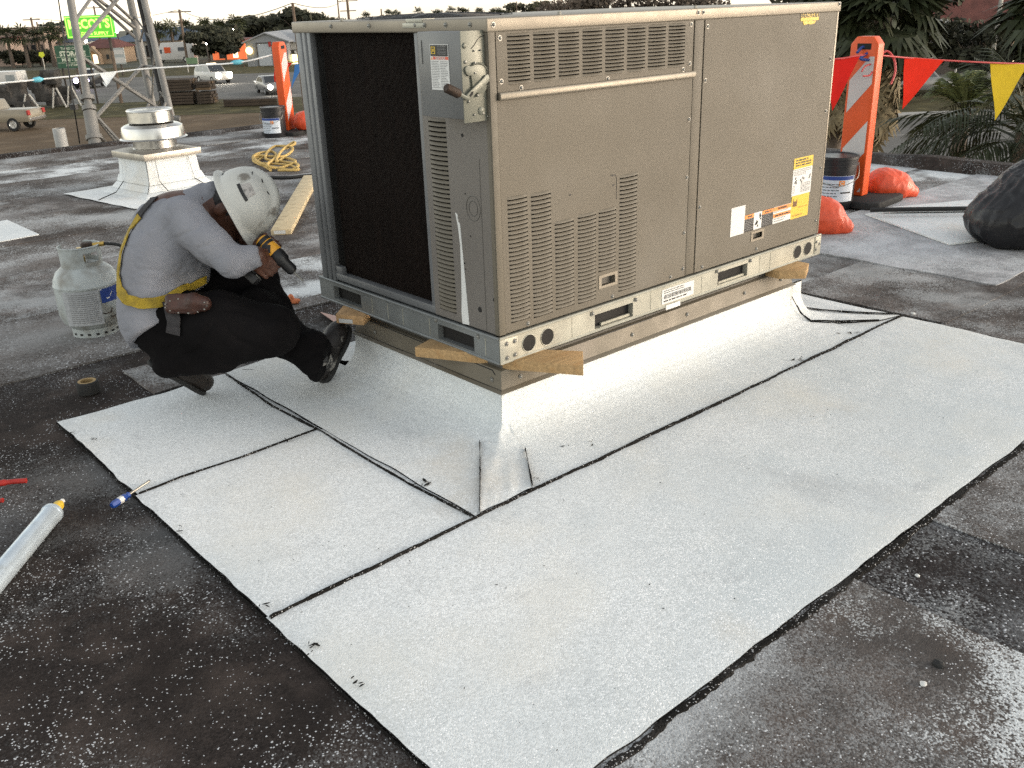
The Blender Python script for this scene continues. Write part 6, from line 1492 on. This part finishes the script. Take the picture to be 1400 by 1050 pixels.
mb = MB(); plate(mb, fr, -w/2+.05, w/2-.05, -.03, -.005, .002, .01); plate(mb, fr, -w/2+.05, w/2-.05, -h*.27, -h*.255, .002, .01); mb.build('rule', M['signcream'], bd)
mb = MB()
for a in (-w*.42, w*.42): mb.tube([fr(a, h/2, -.2), fr(a, -(pc.z-STREET), -.2)], .08, 8)
mb.build('post', M['poledark'], s)
s, fr, w, h, pc = sign('street_sign', 'small pale green roadside sign across the road left of the grey shed', 255, 79, 270, 87, 112)
mb = MB(); plate(mb, fr, -w/2, w/2, -h/2, h/2, 0, .05); mb.build('sign_board', mat('pale_green_sign', (.14,.22,.12), .6), s); mb = MB(); mb.tube([fr(-w/2,h/2,-.05), fr(-w/2,-(pc.z-STREET),-.05)], .06, 6); mb.tube([fr(w/2,h/2,-.05), fr(w/2,-(pc.z-STREET),-.05)], .06, 6); mb.build('post', M['paleleg'], s)
s, fr, w, h, pc = sign('warning_sign', 'small yellow roadside warning sign left of the green storage sign', 53, 71, 61, 79, 118)
mb = MB(); mb.prism([(-w/2,-h*.1),(0,-h/2),(w/2,-h*.1),(w*.35,h*.45),(-w*.35,h*.45)], 0, .05, fr); mb.build('sign_board', mat('yellow_green_sign', (.62,.66,.04), .5), s); mb = MB(); mb.tube([fr(0,0,-.06), fr(0,-(pc.z-STREET),-.06)], .05, 6); mb.build('post', M['paleleg'], s)
s, fr, w, h, pc = sign('price_board', 'pale roadside board with rows of print right of the lattice tower leg', 155, 66, 171, 87, 110)
mb = MB(); plate(mb, fr, -w/2, w/2, -h/2, h/2, 0, .12); bd = mb.build('sign_board', mat('grey_board', (.35,.37,.36), .6), s); mb = MB(); plate(mb, fr, -w/2+.1, w/2-.1, h*.1, h*.38, .121, .14); plate(mb, fr, -w/2+.1, w/2-.1, -h*.42, -h*.1, .121, .14); mb.build('sign_panel', M['carwhite'], bd); mb = MB(); mb.tube([fr(0,0,-.1), fr(0,-(pc.z-STREET),-.1)], .12, 6); mb.build('post', M['poledark'], s)

# ---- buildings
def wallmat(n, c): return mat(n, c, .85, 0, .10, .3)
M['pinkwall'] = wallmat('pinkish_stucco', (.30,.225,.18)); M['beigewall'] = wallmat('beige_stucco', (.30,.22,.15)); M['whitewall'] = wallmat('white_wall', (.50,.48,.44)); M['greymetal'] = mat('grey_ribbed_metal', (.25,.255,.265), .55, .2, .08, .5); M['blueroof'] = mat('blue_metal_roof', (.015,.04,.075), .5, .1, .1, .5); M['glow_orangewall'] = mat('glowing_orange_wall', (.55,.13,.05), .8, 0, .1, .5, emit=((.9,.2,.07), .25)); M['redroof'] = mat('dark_red_roof', (.10,.035,.028), .85, 0, .25, 1.2); M['darkroof'] = wallmat('dark_roof', (.09,.075,.065)); M['doorgrey'] = mat('pale_door', (.34,.36,.38), .6)  # orange wall glows, standing in for light on the shop front
def building(name, label, u0, u1, vtop, d, depth, wall, roof_=None, rise=0, gable=None, windows=(), over=.4, name_w='window'):
    p0, p1 = dp(u0, vtop, d), dp(u1, vtop, d); c = (p0+p1)/2; W_ = (u1-u0)/FPX*d; H_ = c.z-STREET; mx = R2.to_4x4(); mx.translation = Vector((c.x, c.y, STREET))
    b = thing(name, label, 'building', mx.translation)
    def fr(x, z, y=0): return mx @ Vector((x, -y, z))
    mb = MB(); mb.prism([(-W_/2,0),(W_/2,0),(W_/2,H_),(-W_/2,H_)] if gable is None else [(-W_/2,0),(W_/2,0),(W_/2,H_),(0,H_+gable),(-W_/2,H_)], -depth, 0, fr); wl_ = mb.build('wall', M[wall], b)
    if roof_:
        mb = MB()
        if gable is not None:
            for sg in (-1, 1): mb.prism([(0,H_+gable),(sg*(W_/2+over),H_-gable*over/(W_/2)),(sg*(W_/2+over),H_-gable*over/(W_/2)+.15),(0,H_+gable+.15)], -depth-over, over, fr)
        elif rise:
            o_ = over; q = [fr(-W_/2-o_,H_,o_), fr(W_/2+o_,H_,o_), fr(W_/2+o_,H_,-depth-o_), fr(-W_/2-o_,H_,-depth-o_)]; i_ = min(W_*.25, depth*.45)
            q += [fr(-W_/2+i_,H_+rise,-depth*.45), fr(W_/2-i_,H_+rise,-depth*.45), fr(W_/2-i_,H_+rise,-depth*.55), fr(-W_/2+i_,H_+rise,-depth*.55)]; mb.add(q, [(3,2,1,0),(4,5,6,7),(0,1,5,4),(1,2,6,5),(2,3,7,6),(3,0,4,7)])
        else: mb.prism([(-W_/2-.2,H_),(W_/2+.2,H_),(W_/2+.2,H_+.35),(-W_/2-.2,H_+.35)], -depth-.2, .2, fr)
        mb.build('roof', M[roof_], b)
    for (x0,x1,z0,z1,m,nm) in windows:
        mb = MB(); mb.prism([(x0*W_,z0*H_),(x1*W_,z0*H_),(x1*W_,z1*H_),(x0*W_,z1*H_)], 0, .10, fr); wi = mb.build(nm, M[m], b)
        if nm == 'window' and (x1-x0)*W_ > .8:
            mb = MB(); a0,a1,b0,b1 = x0*W_,x1*W_,z0*H_,z1*H_; plate(mb, fr_fix(fr), a0-.06,a1+.06,b0-.08,b0,.0,.16); plate(mb, fr_fix(fr), (a0+a1)/2-.04,(a0+a1)/2+.04,b0,b1,.101,.13); mb.build('frame', M['darkroof'], wi)
    return b, fr, W_, H_
def fr_fix(fr): return lambda a, b, c=0: fr(a, b, c)
building('stucco_building', 'pinkish stucco building with an arched colonnade at the far left', -60, 57, 42, 150, 14, 'pinkwall', 'pinkwall', windows=[(-.02+.09*k,.03+.09*k,.12,.55,'glass','archway') for k in range(6)] + [(.0,.42,.66,.72,'darkroof','cornice')])
building('awning_building', 'long low building with a dark red awning behind the left palms', -80, 6, 56, 143, 6, 'pinkwall', 'redroof', windows=[(-.3+.12*k,-.24+.12*k,.2,.6,'glass','window') for k in range(6)])
building('blue_roof_shop', 'shop with a wide blue hipped roof behind the lattice tower', 158, 248, 56, 152, 16, 'whitewall', 'blueroof', rise=1.9, over=1.2, windows=[(-.42+.12*k,-.34+.12*k,.15,.75,'lamp_s' if k in (0,5,6) else 'glass','window') for k in range(7)])
building('small_blue_roof_shop', 'smaller blue roofed shop behind the bright lime sign', 62, 112, 58, 155, 14, 'whitewall', 'blueroof', rise=1.6, over=.8, windows=[(-.3,-.1,.1,.7,'glass','window'),(.1,.35,.1,.7,'glass','window')])
b, fr, W_, H_ = building('arched_shop', 'beige shop with a lit arched doorway below the lime sign', 112, 156, 66, 140, 8, 'beigewall', 'redroof', rise=1.2, windows=[(-.2,.0,.05,.62,'lamp_s','doorway'),(.22,.30,.3,.6,'glass','window'),(.36,.44,.3,.6,'glass','window')])
mb = MB(); mb.prism([(-.30*W_,.0),(-.24*W_,.0),(-.24*W_,.55*H_),(-.10*W_,.9*H_),(.04*W_,.55*H_),(.04*W_,0),(.10*W_,0),(.10*W_,.6*H_),(-.1*W_,1.15*H_),(-.30*W_,.6*H_)], .0, 1.2, fr); mb.build('arch', M['beigewall'], b)
building('low_flat_building', 'long pale flat roofed building behind the row of palms', 196, 300, 43, 230, 15, 'beigewall', 'whitewall', windows=[(-.4+.1*k,-.35+.1*k,.2,.6,'glass','window') for k in range(8)])
building('orange_shop', 'low orange lit shop front left of the grey shed', 288, 334, 57, 140, 8, 'glow_orangewall', 'redroof', windows=[(-.3,-.1,.1,.5,'glass','window'),(.12,.26,.1,.6,'lamp_s','window')])
b, fr, W_, H_ = building('metal_shed', 'grey ribbed metal shed with a low gable and two pale doors', 335, 392, 57, 119, 14, 'greymetal', 'greymetal', gable=1.0, windows=[(-.22,.10,.02,.93,'doorgrey','door'),(.22,.44,.02,.80,'doorgrey','door')])
mb = MB()
for k in range(26): x = -W_/2 + (k+.5)*W_/26; mb.prism([(x-.04,.05),(x+.04,.05),(x+.03,H_-.05),(x-.03,H_-.05)], .0, .05, fr)
mb.build('wall_rib', M['greymetal'], b)
for (a0,a1,z1) in ((-.22,.10,.93),(.22,.44,.80)):
    mb = MB(); mb.prism([(a0*W_-.12,0),(a0*W_,0),(a0*W_,z1*H_),(a1*W_,z1*H_),(a1*W_,z1*H_+.12),(a0*W_-.12,z1*H_+.12)], .0, .16, fr); mb.build('door_frame', M['poledark'], b)
mb = MB(); mb.lathe([(0,.45),(.3,.35),(.45,0)], 12, Matrix.Translation(fr(-.42*W_, .66*H_, .2)) @ (R2 @ Matrix.Rotation(math.pi/2,3,'X')).to_4x4()); mb.build('wall_lamp', M['lamp_y'], b)
mb = MB(); mb.prism([(.06*W_,.80*H_),(.12*W_,.80*H_),(.12*W_,1.0*H_),(.06*W_,1.0*H_)], .17, .22, fr); mb.build('red_plate', M['redgrip'], b)
b, fr, W_, H_ = building('lit_shop', 'low shop with bright yellow windows and a dark sign band beside the grey shed', 384, 445, 57, 121, 12, 'whitewall', 'greymetal', rise=1.6, over=.5, windows=[(-.28+.19*k,-.14+.19*k,.02,.46,'lamp_y','window') for k in range(4)])
mb = MB(); mb.prism([(-W_*.5,H_*.46),(W_*.5,H_*.46),(W_*.5,H_*.66),(-W_*.5,H_*.66)], .1, .8, fr); sb_ = mb.build('sign_band', M['poledark'], b)
for k in range(3):
    mb = MB(); x = -W_*.36+k*W_*.17; mb.prism([(x,H_*.49),(x+.55,H_*.49),(x+.55,H_*.63),(x,H_*.63)], .81, .86, fr); mb.build('sign_panel', M['carwhite'], sb_)
# to the right, beyond the side road
building('red_roof_house', 'house with a large dark red roof behind the palms at the right', 1262, 1440, 44, 76, 9, 'darkroof', 'redroof', rise=6.5, over=1.0, windows=[(-.3,-.2,.2,.6,'glass','window'),(.05,.2,.2,.65,'glass','window')])
b, fr, W_, H_ = building('white_shelter', 'small pale gabled shelter with posts behind the orange pennant', 1277, 1312, 44, 74, 3, 'darkroof', 'whitewall', gable=.8, over=.3)
mb = MB()
for x in (-W_/2, W_/2): mb.tube([fr(x,0,.25), fr(x,H_,.25)], .09, 8)
mb.build('post', M['carwhite'], b)
b, fr, W_, H_ = building('yellow_porch', 'small building with a lit yellow doorway at the upper right edge', 1362, 1420, 40, 74, 4, 'beigewall', 'redroof', rise=.8, windows=[(-.0,.14,.0,.7,'lamp_o' if False else 'lamp_s','doorway')])
mx = rot(FB(1262,60), 0); v, fr, b_ = vehicle('parked_car', 'pale parked car half hidden behind the right hand palm', 'car', mx, 4.5, 1.8, SUV, SUVG, M['carsilver'])

# ---- lamps, poles, wires
M['pole'] = mat('weathered_pole', (.13,.095,.07), .85, 0, .25, 2)
def pole(u, v0, d, label, r=.14, arms=(), lean=0, name='utility_pole', cat='utility pole', grp=None, m='pole'):
    p = dp(u, v0, d); b = Vector((p.x, p.y, STREET)); o = thing(name, label, cat, b, grp); mb = MB(); mb.tube([b, p], [r*1.15, r], 8); mb.build('shaft', M[m], o, smooth=40)
    for (dz, w) in arms: mb = MB(); q = p - Vector((0,0,dz)); mb.cbox(q, (w,.14,.14), R2); mb.build('crossarm', M[m], o)
    return p
p1 = pole(245,13,128,'utility pole with one crossarm among the row of palms',.17,((.3,3.2),(1.6,.8)))
p2 = pole(400,4,62,'plain wooden pole rising in front of the lit shop',.10)
p3 = pole(474,-6,150,'double armed utility pole above the cabinet left top edge',.2,((.8,3.4),(2.3,2.6)))
p4 = pole(461,-4,120,'thin pole beside the double armed utility pole',.09)
pole(521,12,190,'short thin pole among the far palms above the cabinet',.14)
pole(50,30,150,'thin leaning street pole behind the left palms',.12); pole(28,40,150,'dark thin street pole at the far left',.12)
p5 = pole(42,24,140,'utility pole with a crossarm by the left palm group',.15,((.3,2.6),))
p6 = pole(128,8,150,'utility pole with a short crossarm behind the lime sign',.15,((.3,2.6),))
pole(758,0,160,'thin pole rising over the middle of the cabinet top',.08); pole(706,2,180,'slim mast above the louvred panel',.08)
pole(153,70,74,'dark wooden post in front of the beige arched shop',.13); pole(104,80,76,'stout dark post under the storage sign',.16)
p7 = pole(1372,-20,60,'pale slanting pole at the upper right edge',.14,m='paleleg')
def wire(a, b, label, sag=.6, r=.02):
    mb = MB(); P = [a.lerp(b, t) - Vector((0,0,4*sag*t*(1-t))) for t in np.linspace(0,1,14)]; mb.tube(P, r, 5); o = mb.build('power_line', M['cable'], None, base=a); tag(o, label, 'power line', 'overhead lines')
wire(p1, p2, 'overhead line from the crossarm pole to the plain wooden pole', 1.2, .028); wire(p2, p3, 'overhead line from the plain wooden pole to the double armed pole', .9, .028); wire(p5, p1, 'overhead line running left from the crossarm pole', 1.0, .03)
for (u, v, d, r, m, lab) in ((204,22,120,.75,'lamp_o','orange glowing street lamp behind the right tower leg'),(160,43,150,.5,'lamp_w','white street lamp right of the lime sign'),(117,56,150,.55,'lamp_w','white lamp under the lime sign'),(148,60,160,.7,'lamp_w','left lamp of the pair above the arched shop'),(155,60,160,.5,'lamp_w','right lamp of the pair above the arched shop'),(178,59,170,.6,'lamp_w','pale lamp on the blue roof shop front'),(250,55,170,.8,'lamp_g','pale green lamp right of the blue roof shop'),(319,41,160,.42,'lamp_w','upper white lamp above the dark trees'),(317,45,160,.36,'lamp_w','lower white lamp above the dark trees'),(282,60,118,.22,'lamp_w','tiny white lamp in the dark tree')):
    r *= .5; p = dp(u, v, d); o = thing('street_lamp', lab, 'lamp', (p.x, p.y, STREET)); S_ = MB(); S_.lathe([(0,-r),(r*.7,-r*.7),(r,0),(r*.7,r*.7),(0,r)], 12, Matrix.Translation(p)); S_.build('lamp_head', M[m], o, smooth=60)
    S_ = MB(); S_.tube([Vector((p.x,p.y,STREET)), p - Vector((0,0,r))], .09, 6); S_.build('shaft', M['poledark'], o)

# ---- planting
M['leafdark'] = mat('dark_foliage', (.040,.041,.022), .85, 0, .5, .9, fine=.3); M['leafmid'] = mat('olive_foliage', (.055,.050,.026), .85, 0, .45, .8); M['leafbrown'] = mat('bare_twigs', (.10,.075,.055), .9, 0, .4, .8); M['palmleaf'] = mat('palm_leaf', (.040,.046,.018), .75, 0, .4, 1.2); M['palmdead'] = mat('dead_palm_leaf', (.16,.125,.07), .85, 0, .4, 2); M['trunk'] = mat('bark', (.09,.07,.055), .9, 0, .3, 3, .5, 12); M['palmnear'] = mat('near_palm_leaf', (.026,.032,.014), .6, 0, .4, 3, spec=.25); M['palmyoung'] = mat('young_palm_leaf', (.085,.10,.035), .55, 0, .3, 3)
def leafcloud(name, blobs, n, size, m, parent, seed=0):
    r = random.Random(seed); vs = []; fs = []
    tot = sum(b[3]*b[4]*b[5] for b in blobs)
    for (x,y,z,a,b,c) in blobs:
        for _ in range(int(n*a*b*c/tot)):
            t = Vector((r.gauss(0,1), r.gauss(0,1), r.gauss(0,1))).normalized()*(r.random()**.45); p = Vector((x+a*t.x, y+b*t.y, z+c*t.z))
            u = Vector((r.gauss(0,1), r.gauss(0,1), r.gauss(0,1))).normalized(); w = u.orthogonal().normalized(); s = size*r.uniform(.5,1.3); k = len(vs); q = u.cross(w)
            vs += [p+u*s, p+w*s*.55, p-u*s, p-w*s*.55 + q*s*.3]; fs.append((k,k+1,k+2,k+3))
    mb = MB(); mb.add(vs, fs); return mb.build(name, M[m], parent, recalc=False)
def tree(u, d, h, w, label, m='leafdark', seed=0, n=1500, trunk=.3, size=.5, group=None, name='tree', base=STREET):
    p = dp(u, 60, d); b = Vector((p.x, p.y, base)); t = thing(name, label, 'tree' if name == 'tree' else 'bush', b, group); r = random.Random(seed)
    mb = MB(); mb.tube([b, b+Vector((.1,0,h*trunk)), b+Vector((.15,.1,h*.7))], [.028*h,.022*h,.010*h], 8)
    for k in range(5): a = k*1.3+seed; mb.tube([b+Vector((.1,0,h*trunk*(.8+.1*k))), b+Vector((.1+w*.3*math.cos(a), w*.3*math.sin(a), h*(.55+.06*k)))], [.014*h,.005*h], 6)
    mb.build('trunk', M['trunk'], t)
    bl = [(b.x+r.uniform(-.5,.5)*w*.75, b.y+r.uniform(-.5,.5)*w*.75, base+h*(trunk+.12+(.72-trunk)*r.random()), w*r.uniform(.16,.30), w*r.uniform(.16,.30), h*r.uniform(.10,.19)) for _ in range(11)]
    leafcloud('crown', bl, n, size, m, t, seed); return t
Gt = 'dark trees across the road'
tree(283,132,5.0,6.5,'dark rounded tree, left of the pair before the grey shed','leafdark',1,2200,.22,.42,Gt)
tree(306,134,5.2,7,'dark rounded tree, right of the pair before the grey shed','leafdark',2,2200,.22,.42,Gt)
r_ = random.Random(5)
for k, (u, d, h, w) in enumerate(((346,190,5.6,14),(372,185,6.4,13),(395,180,6.6,12),(328,215,4.8,14),(420,175,7.0,13),(300,230,4.4,14),(272,240,4.2,12),(215,245,4.0,12))):
    tree(u, d, h, w, ['broad dark tree behind the shed roof','tall dark tree above the shed gable','dark tree behind the lit shop roof','spreading dark tree left of the shed tops','dark tree behind the cabinet left corner','low dark tree behind the far lamps','low olive tree behind the palm row','low olive tree behind the blue roof'][k], 'leafdark' if k < 5 else 'leafmid', 20+k, 1500, .15, .75, 'trees along the skyline left')
for k, u in enumerate((10,24,38,52)):
    tree(u, 140, 2.5, 3.2, ['round dark clipped bush at the far left of the colonnade','second round dark bush from the left by the colonnade','third round dark bush from the left by the colonnade','round dark bush nearest the yellow warning sign'][k], 'leafdark', 40+k, 500, .2, .4, 'round bushes by the colonnade', 'bush')
for k, (u, d, h, w) in enumerate(((90,176,6.4,6),(70,178,6.0,6),(58,180,5.6,5))): tree(u, d, h, w, ['dark leafy tree left of the lime sign','dark leafy tree between palms and lime sign','dark slim tree beside the left palms'][k], 'leafdark', 50+k, 900, .35, .55, 'trees by the lime sign')
# skyline above the cabinet
for k, (u, d, h, w, m) in enumerate(((450,240,5.2,14,'leafmid'),(415,230,6.0,12,'leafdark'),(500,260,4.6,16,'leafmid'),(545,270,4.5,16,'leafmid'),(590,280,4.5,18,'leafmid'),(640,280,4.6,18,'leafmid'),(690,280,5.0,18,'leafmid'),(728,240,7.0,12,'leafmid'),(766,165,7.8,13,'leafbrown'),(800,160,8.2,12,'leafbrown'),(838,150,8.0,11,'leafbrown'),(874,150,7.6,10,'leafbrown'),(910,150,7.9,10,'leafbrown'),(950,150,7.5,12,'leafbrown'))):
    tree(u, d, h, w, 'hazy skyline tree above the cabinet top, ' + ['olive and broad beside the double pole','dark and close to the cabinet corner','low olive under the short thin pole','low olive under the twin palms','low olive left of the single far palm','low olive right of the single far palm','low olive near the slim mast','olive crown left of the brown scrub','brown rounded bare crown','tall brown bare crown by the thin pole','brown twiggy crown right of the thin pole','thin brown scrub over the louvres','brown scrub left of the mullion','brown scrub right of the mullion'][k], m, 60+k, 1100, .15, .45 if m == 'leafbrown' else .7, 'skyline trees above the cabinet')
r_ = random.Random(77); mb = MB()
tw = thing('bare_branches', 'bare spiky twigs standing up from the brown scrub above the cabinet', 'branches', dp(815,40,150))
for k in range(60):
    u = r_.uniform(745, 960); b = dp(u, 14, 150); mb.tube([b, b+Vector((r_.gauss(0,.25), r_.gauss(0,.25), r_.uniform(.5,1.9)))], [.05,.015], 4)
tw_ = mb.build('twig', M['leafbrown'], tw); tw_['kind'] = 'stuff'

def fan_leaf(vs, fs, c, d, L_, r, n=9, droop=.3, stem=.4):
    "a fan leaf: stalk then spread of pointed blades"
    d = d.normalized(); up = Vector((0,0,1)); s = d.cross(up); s = s.normalized() if s.length > .05 else Vector((1,0,0)); q = s.cross(d); h = c + d*L_*stem; k = len(vs)
    vs += [c+s*.02*L_, c-s*.02*L_, h-s*.02*L_, h+s*.02*L_]; fs.append((k,k+1,k+2,k+3))
    for i in range(n):
        a = (i/(n-1)-.5)*3.6; e = (d*math.cos(a)+s*math.sin(a)).normalized(); w = e.cross(q).normalized()*L_*.055; t = h + e*L_*(1-stem)*r.uniform(.85,1.1)*(1-.18*abs(a)/1.8); m_ = h.lerp(t,.55); k = len(vs)
        vs += [h, m_+w+q*.03*L_, t-up*L_*droop*r.uniform(.2,.7), m_-w+q*.03*L_]; fs.append((k,k+1,k+2,k+3))
def palm_far(name, label, u, vtop, d, crown, group, nleaf=26, seed=0, lean=0):
    p = dp(u, vtop, d); b = Vector((p.x, p.y, STREET)); t = thing(name, label, 'palm', b, group); r = random.Random(seed); c = p - Vector((0,0,crown*.75))
    mb = MB(); mb.tube([b, b.lerp(c,.5)+RIGHT*lean, c], [crown*.14,crown*.10,crown*.10], 7); mb.build('trunk', M['trunk'], t)
    vs, fs = [], []
    for k in range(nleaf):
        a = r.uniform(0, 2*math.pi); e = r.uniform(-.75, 1.2); fan_leaf(vs, fs, c, Vector((math.cos(a)*math.cos(e), math.sin(a)*math.cos(e), math.sin(e))), crown*r.uniform(.8,1.05), r, 7, .25)
    mb = MB(); mb.add(vs, fs); mb.build('crown', M['palmleaf'], t, recalc=False)
Gp = 'fan palms along the road'
for k, (u, v, d, cr, lab) in enumerate(((276,18,165,2.6,'fan palm in the row, tallest of the line'),(298,24,170,2.2,'fan palm right of the tallest one')) if False else ((212,27,148,2.3,'fan palm just right of the tower leg'),(231,25,148,2.3,'fan palm left of the crossarm pole'),(253,24,160,2.3,'fan palm touching the crossarm pole'),(277,23,160,2.4,'fan palm midway along the row'),(297,24,160,2.3,'fan palm left of the tallest one'),(320,18,160,2.6,'tallest fan palm in the row'),(331,27,175,1.9,'small fan palm beside the tallest one'),(375,20,200,1.6,'small lone fan palm over the dark trees'),(394,20,205,1.9,'fan palm beside the plain wooden pole'),(5,32,136,2.3,'fan palm at the far left edge'),(27,32,136,2.4,'fan palm second from the left edge'),(62,30,136,2.2,'fan palm in the group left of the lime sign'),(76,31,136,2.2,'fan palm close to the lime sign'),(48,36,138,1.9,'shorter fan palm by the left crossarm pole'))):
    palm_far('fan_palm', lab, u, v, d, cr, Gp, 26, 100+k)
Gq = 'far palms above the cabinet'
for k, (u, v) in enumerate(((500,15),(531,11),(541,12),(571,9),(596,11),(602,12),(611,12),(618,7),(630,8),(636,9),(655,9),(675,8),(681,8),(686,11),(723,5),(733,7))):
    palm_far('far_palm', ['far palm alone by the double armed pole','left of the first far palm pair','right of the first far palm pair','single far palm over the fan guard','leftmost far palm of the middle clump','second far palm of the middle clump','third far palm of the middle clump','tallest far palm of the middle clump','left far palm of the close pair','right far palm of the close pair','far palm midway between clumps','left far palm of the right clump','middle far palm of the right clump','right low far palm of the right clump','far palm touching the slim mast side','far palm before the olive crown'][k], u, v, 265, 2.3, Gq, 20, 200+k)

# near palms at the right
def frond_mesh(L_, seed, m, wide=.34, nb=26, droop=.5, fan=False):
    r = random.Random(seed); vs = []; fs = []
    N_ = 10; sp = [Vector((L_*t, 0, L_*(.16*math.sin(t*2.2)-droop*.55*t*t))) for t in np.linspace(0,1,N_+1)]
    for i in range(N_):
        k = len(vs); w0, w1 = .022*(1-i/N_)+.006, .022*(1-(i+1)/N_)+.006; vs += [sp[i]+Vector((0,w0,0)), sp[i]-Vector((0,w0,0)), sp[i+1]-Vector((0,w1,0)), sp[i+1]+Vector((0,w1,0))]; fs.append((k,k+1,k+2,k+3))
    for j in range(nb):
        t = .22+.78*j/(nb-1); x = t*N_; i = min(int(x), N_-1); p = sp[i].lerp(sp[i+1], x-i); tan = (sp[i+1]-sp[i]).normalized()
        for sg in (-1, 1):
            ln = L_*wide*(math.sin(math.pi*min(1,(t-.12)/.95))**.6)*r.uniform(.85,1.1)+.05; d = (tan*.75+Vector((0,sg*.85,-.10-.25*r.random()))).normalized(); w = d.cross(Vector((0,0,1))).normalized()*.012; m_ = p+d*ln*.5; e = p+d*ln-Vector((0,0,ln*r.uniform(.15,.42))); k = len(vs)
            vs += [p, m_+w, e, m_-w+Vector((0,0,.01))]; fs.append((k,k+1,k+2,k+3))
    me = bpy.data.meshes.new('frond'); me.from_pydata(vs, [], fs); me.materials.append(M[m]); me.update(); return me
fm_ = [frond_mesh(1.5, 1, 'palmnear'), frond_mesh(1.5, 2, 'palmnear', droop=.9), frond_mesh(1.35, 3, 'palmnear', droop=.2)]; fy = frond_mesh(.55, 4, 'palmyoung', droop=.1); fd_ = frond_mesh(1.8, 5, 'palmdead', droop=1.2)
pcn = dp(1412,178,10.6); pn = thing('near_palm', 'bushy palm rising beside the roof edge at the right, fronds arching to the left', 'palm', (pcn.x, pcn.y, STREET))
mb = MB(); mb.tube([Vector((pcn.x,pcn.y,STREET)), pcn-Vector((0,0,1)), pcn], [.24,.2,.17], 12); mb.build('trunk', M['trunk'], pn, smooth=40)
r_ = random.Random(31)
for k in range(38):
    a = r_.uniform(0, 2*math.pi); e = r_.uniform(-.5, .40) if k < 34 else r_.uniform(.5, 1.0); o = link('frond', r_.choice(fm_), pn, pcn + Vector((.1*math.cos(a), .1*math.sin(a), r_.uniform(-.25,.1))), Euler((r_.uniform(-.35,.35), -e, a))); o.scale = (1,1,1) if k < 34 else (.75,.75,.75)
pc2 = dp(1318,152,13.5); p2_ = thing('young_palm', 'small yellow green palm tuft beyond the roof edge behind the pennants', 'palm', (pc2.x, pc2.y, STREET))
mb = MB(); mb.tube([Vector((pc2.x,pc2.y,STREET)), pc2], [.15,.10], 10); mb.build('trunk', M['trunk'], p2_)
for k in range(22): a = r_.uniform(0,6.28); link('frond', fy, p2_, pc2, Euler((r_.uniform(-.3,.3), -r_.uniform(.1,1.2), a)))
def tall_palm(label, u, v, d, cr, seed, skirt=2.2, trunk_r=.22):
    c = dp(u, v, d); b = Vector((c.x, c.y, STREET)); t = thing('tall_palm', label, 'palm', b); r = random.Random(seed)
    mb = MB(); mb.tube([b, b.lerp(c,.5), c], [trunk_r*1.2,trunk_r,trunk_r], 12); mb.build('trunk', M['trunk'], t, smooth=40)
    ms = []
    for s in range(3):
        vs, fs = [], []; fan_leaf(vs, fs, Vector(), Vector((1,0,0)), cr, random.Random(seed+s), 19, .35, .42); me = bpy.data.meshes.new('fan_leaf'); me.from_pydata(vs, [], fs); me.materials.append(M['palmnear']); me.update(); ms.append(me)
    md = ms[0].copy(); md.materials.clear(); md.materials.append(M['palmdead'])
    for k in range(46):
        a = r.uniform(0, 6.28); e = r.uniform(-.9, 1.2); link('fan_leaf', r.choice(ms), t, c+Vector((0,0,r.uniform(-.3,.2))), Euler((r.uniform(-.3,.3), -e, a)))
    for k in range(44):
        a = r.uniform(0, 6.28); o = link('dead_leaf', md, t, c-Vector((0,0,r.uniform(.2,skirt))), Euler((r.uniform(-.4,.4), r.uniform(1.0,1.5), a))); o.scale = (.85,.7,.7)
tall_palm('shaggy fan palm with a skirt of dead leaves right of the cabinet', 1208, 24, 24, 1.9, 3, 2.2)
tall_palm('fan palm crown just beside the cabinet far top corner', 1158, 12, 30, 2.2, 7, 2.6)
tall_palm('fan palm with drooping crown cut off by the upper right edge', 1455, 14, 17, 1.5, 9, 1.0, .16)
tree(1190,62,9,9,'dark leafy tree behind the shaggy fan palm','leafdark',91,2500,.2,.35); tree(1240,66,8.0,9,'dark leafy tree between shaggy palm and white shelter','leafdark',92,2500,.2,.35); tree(1340,64,4.6,7,'dark bush mass below the red roof','leafdark',93,2500,.1,.3); tree(1150,70,9,10,'dark tree behind the cabinet far end','leafdark',94,2000,.2,.4); tree(1262,92,11,10,'brown leafy tree rising behind the red roof','leafbrown',96,2000,.2,.4)
tree(1225,56,2.2,3,'dark leafy shrub on the lawn behind the striped barricade','leafdark',97,900,.1,.2,None,'bush')
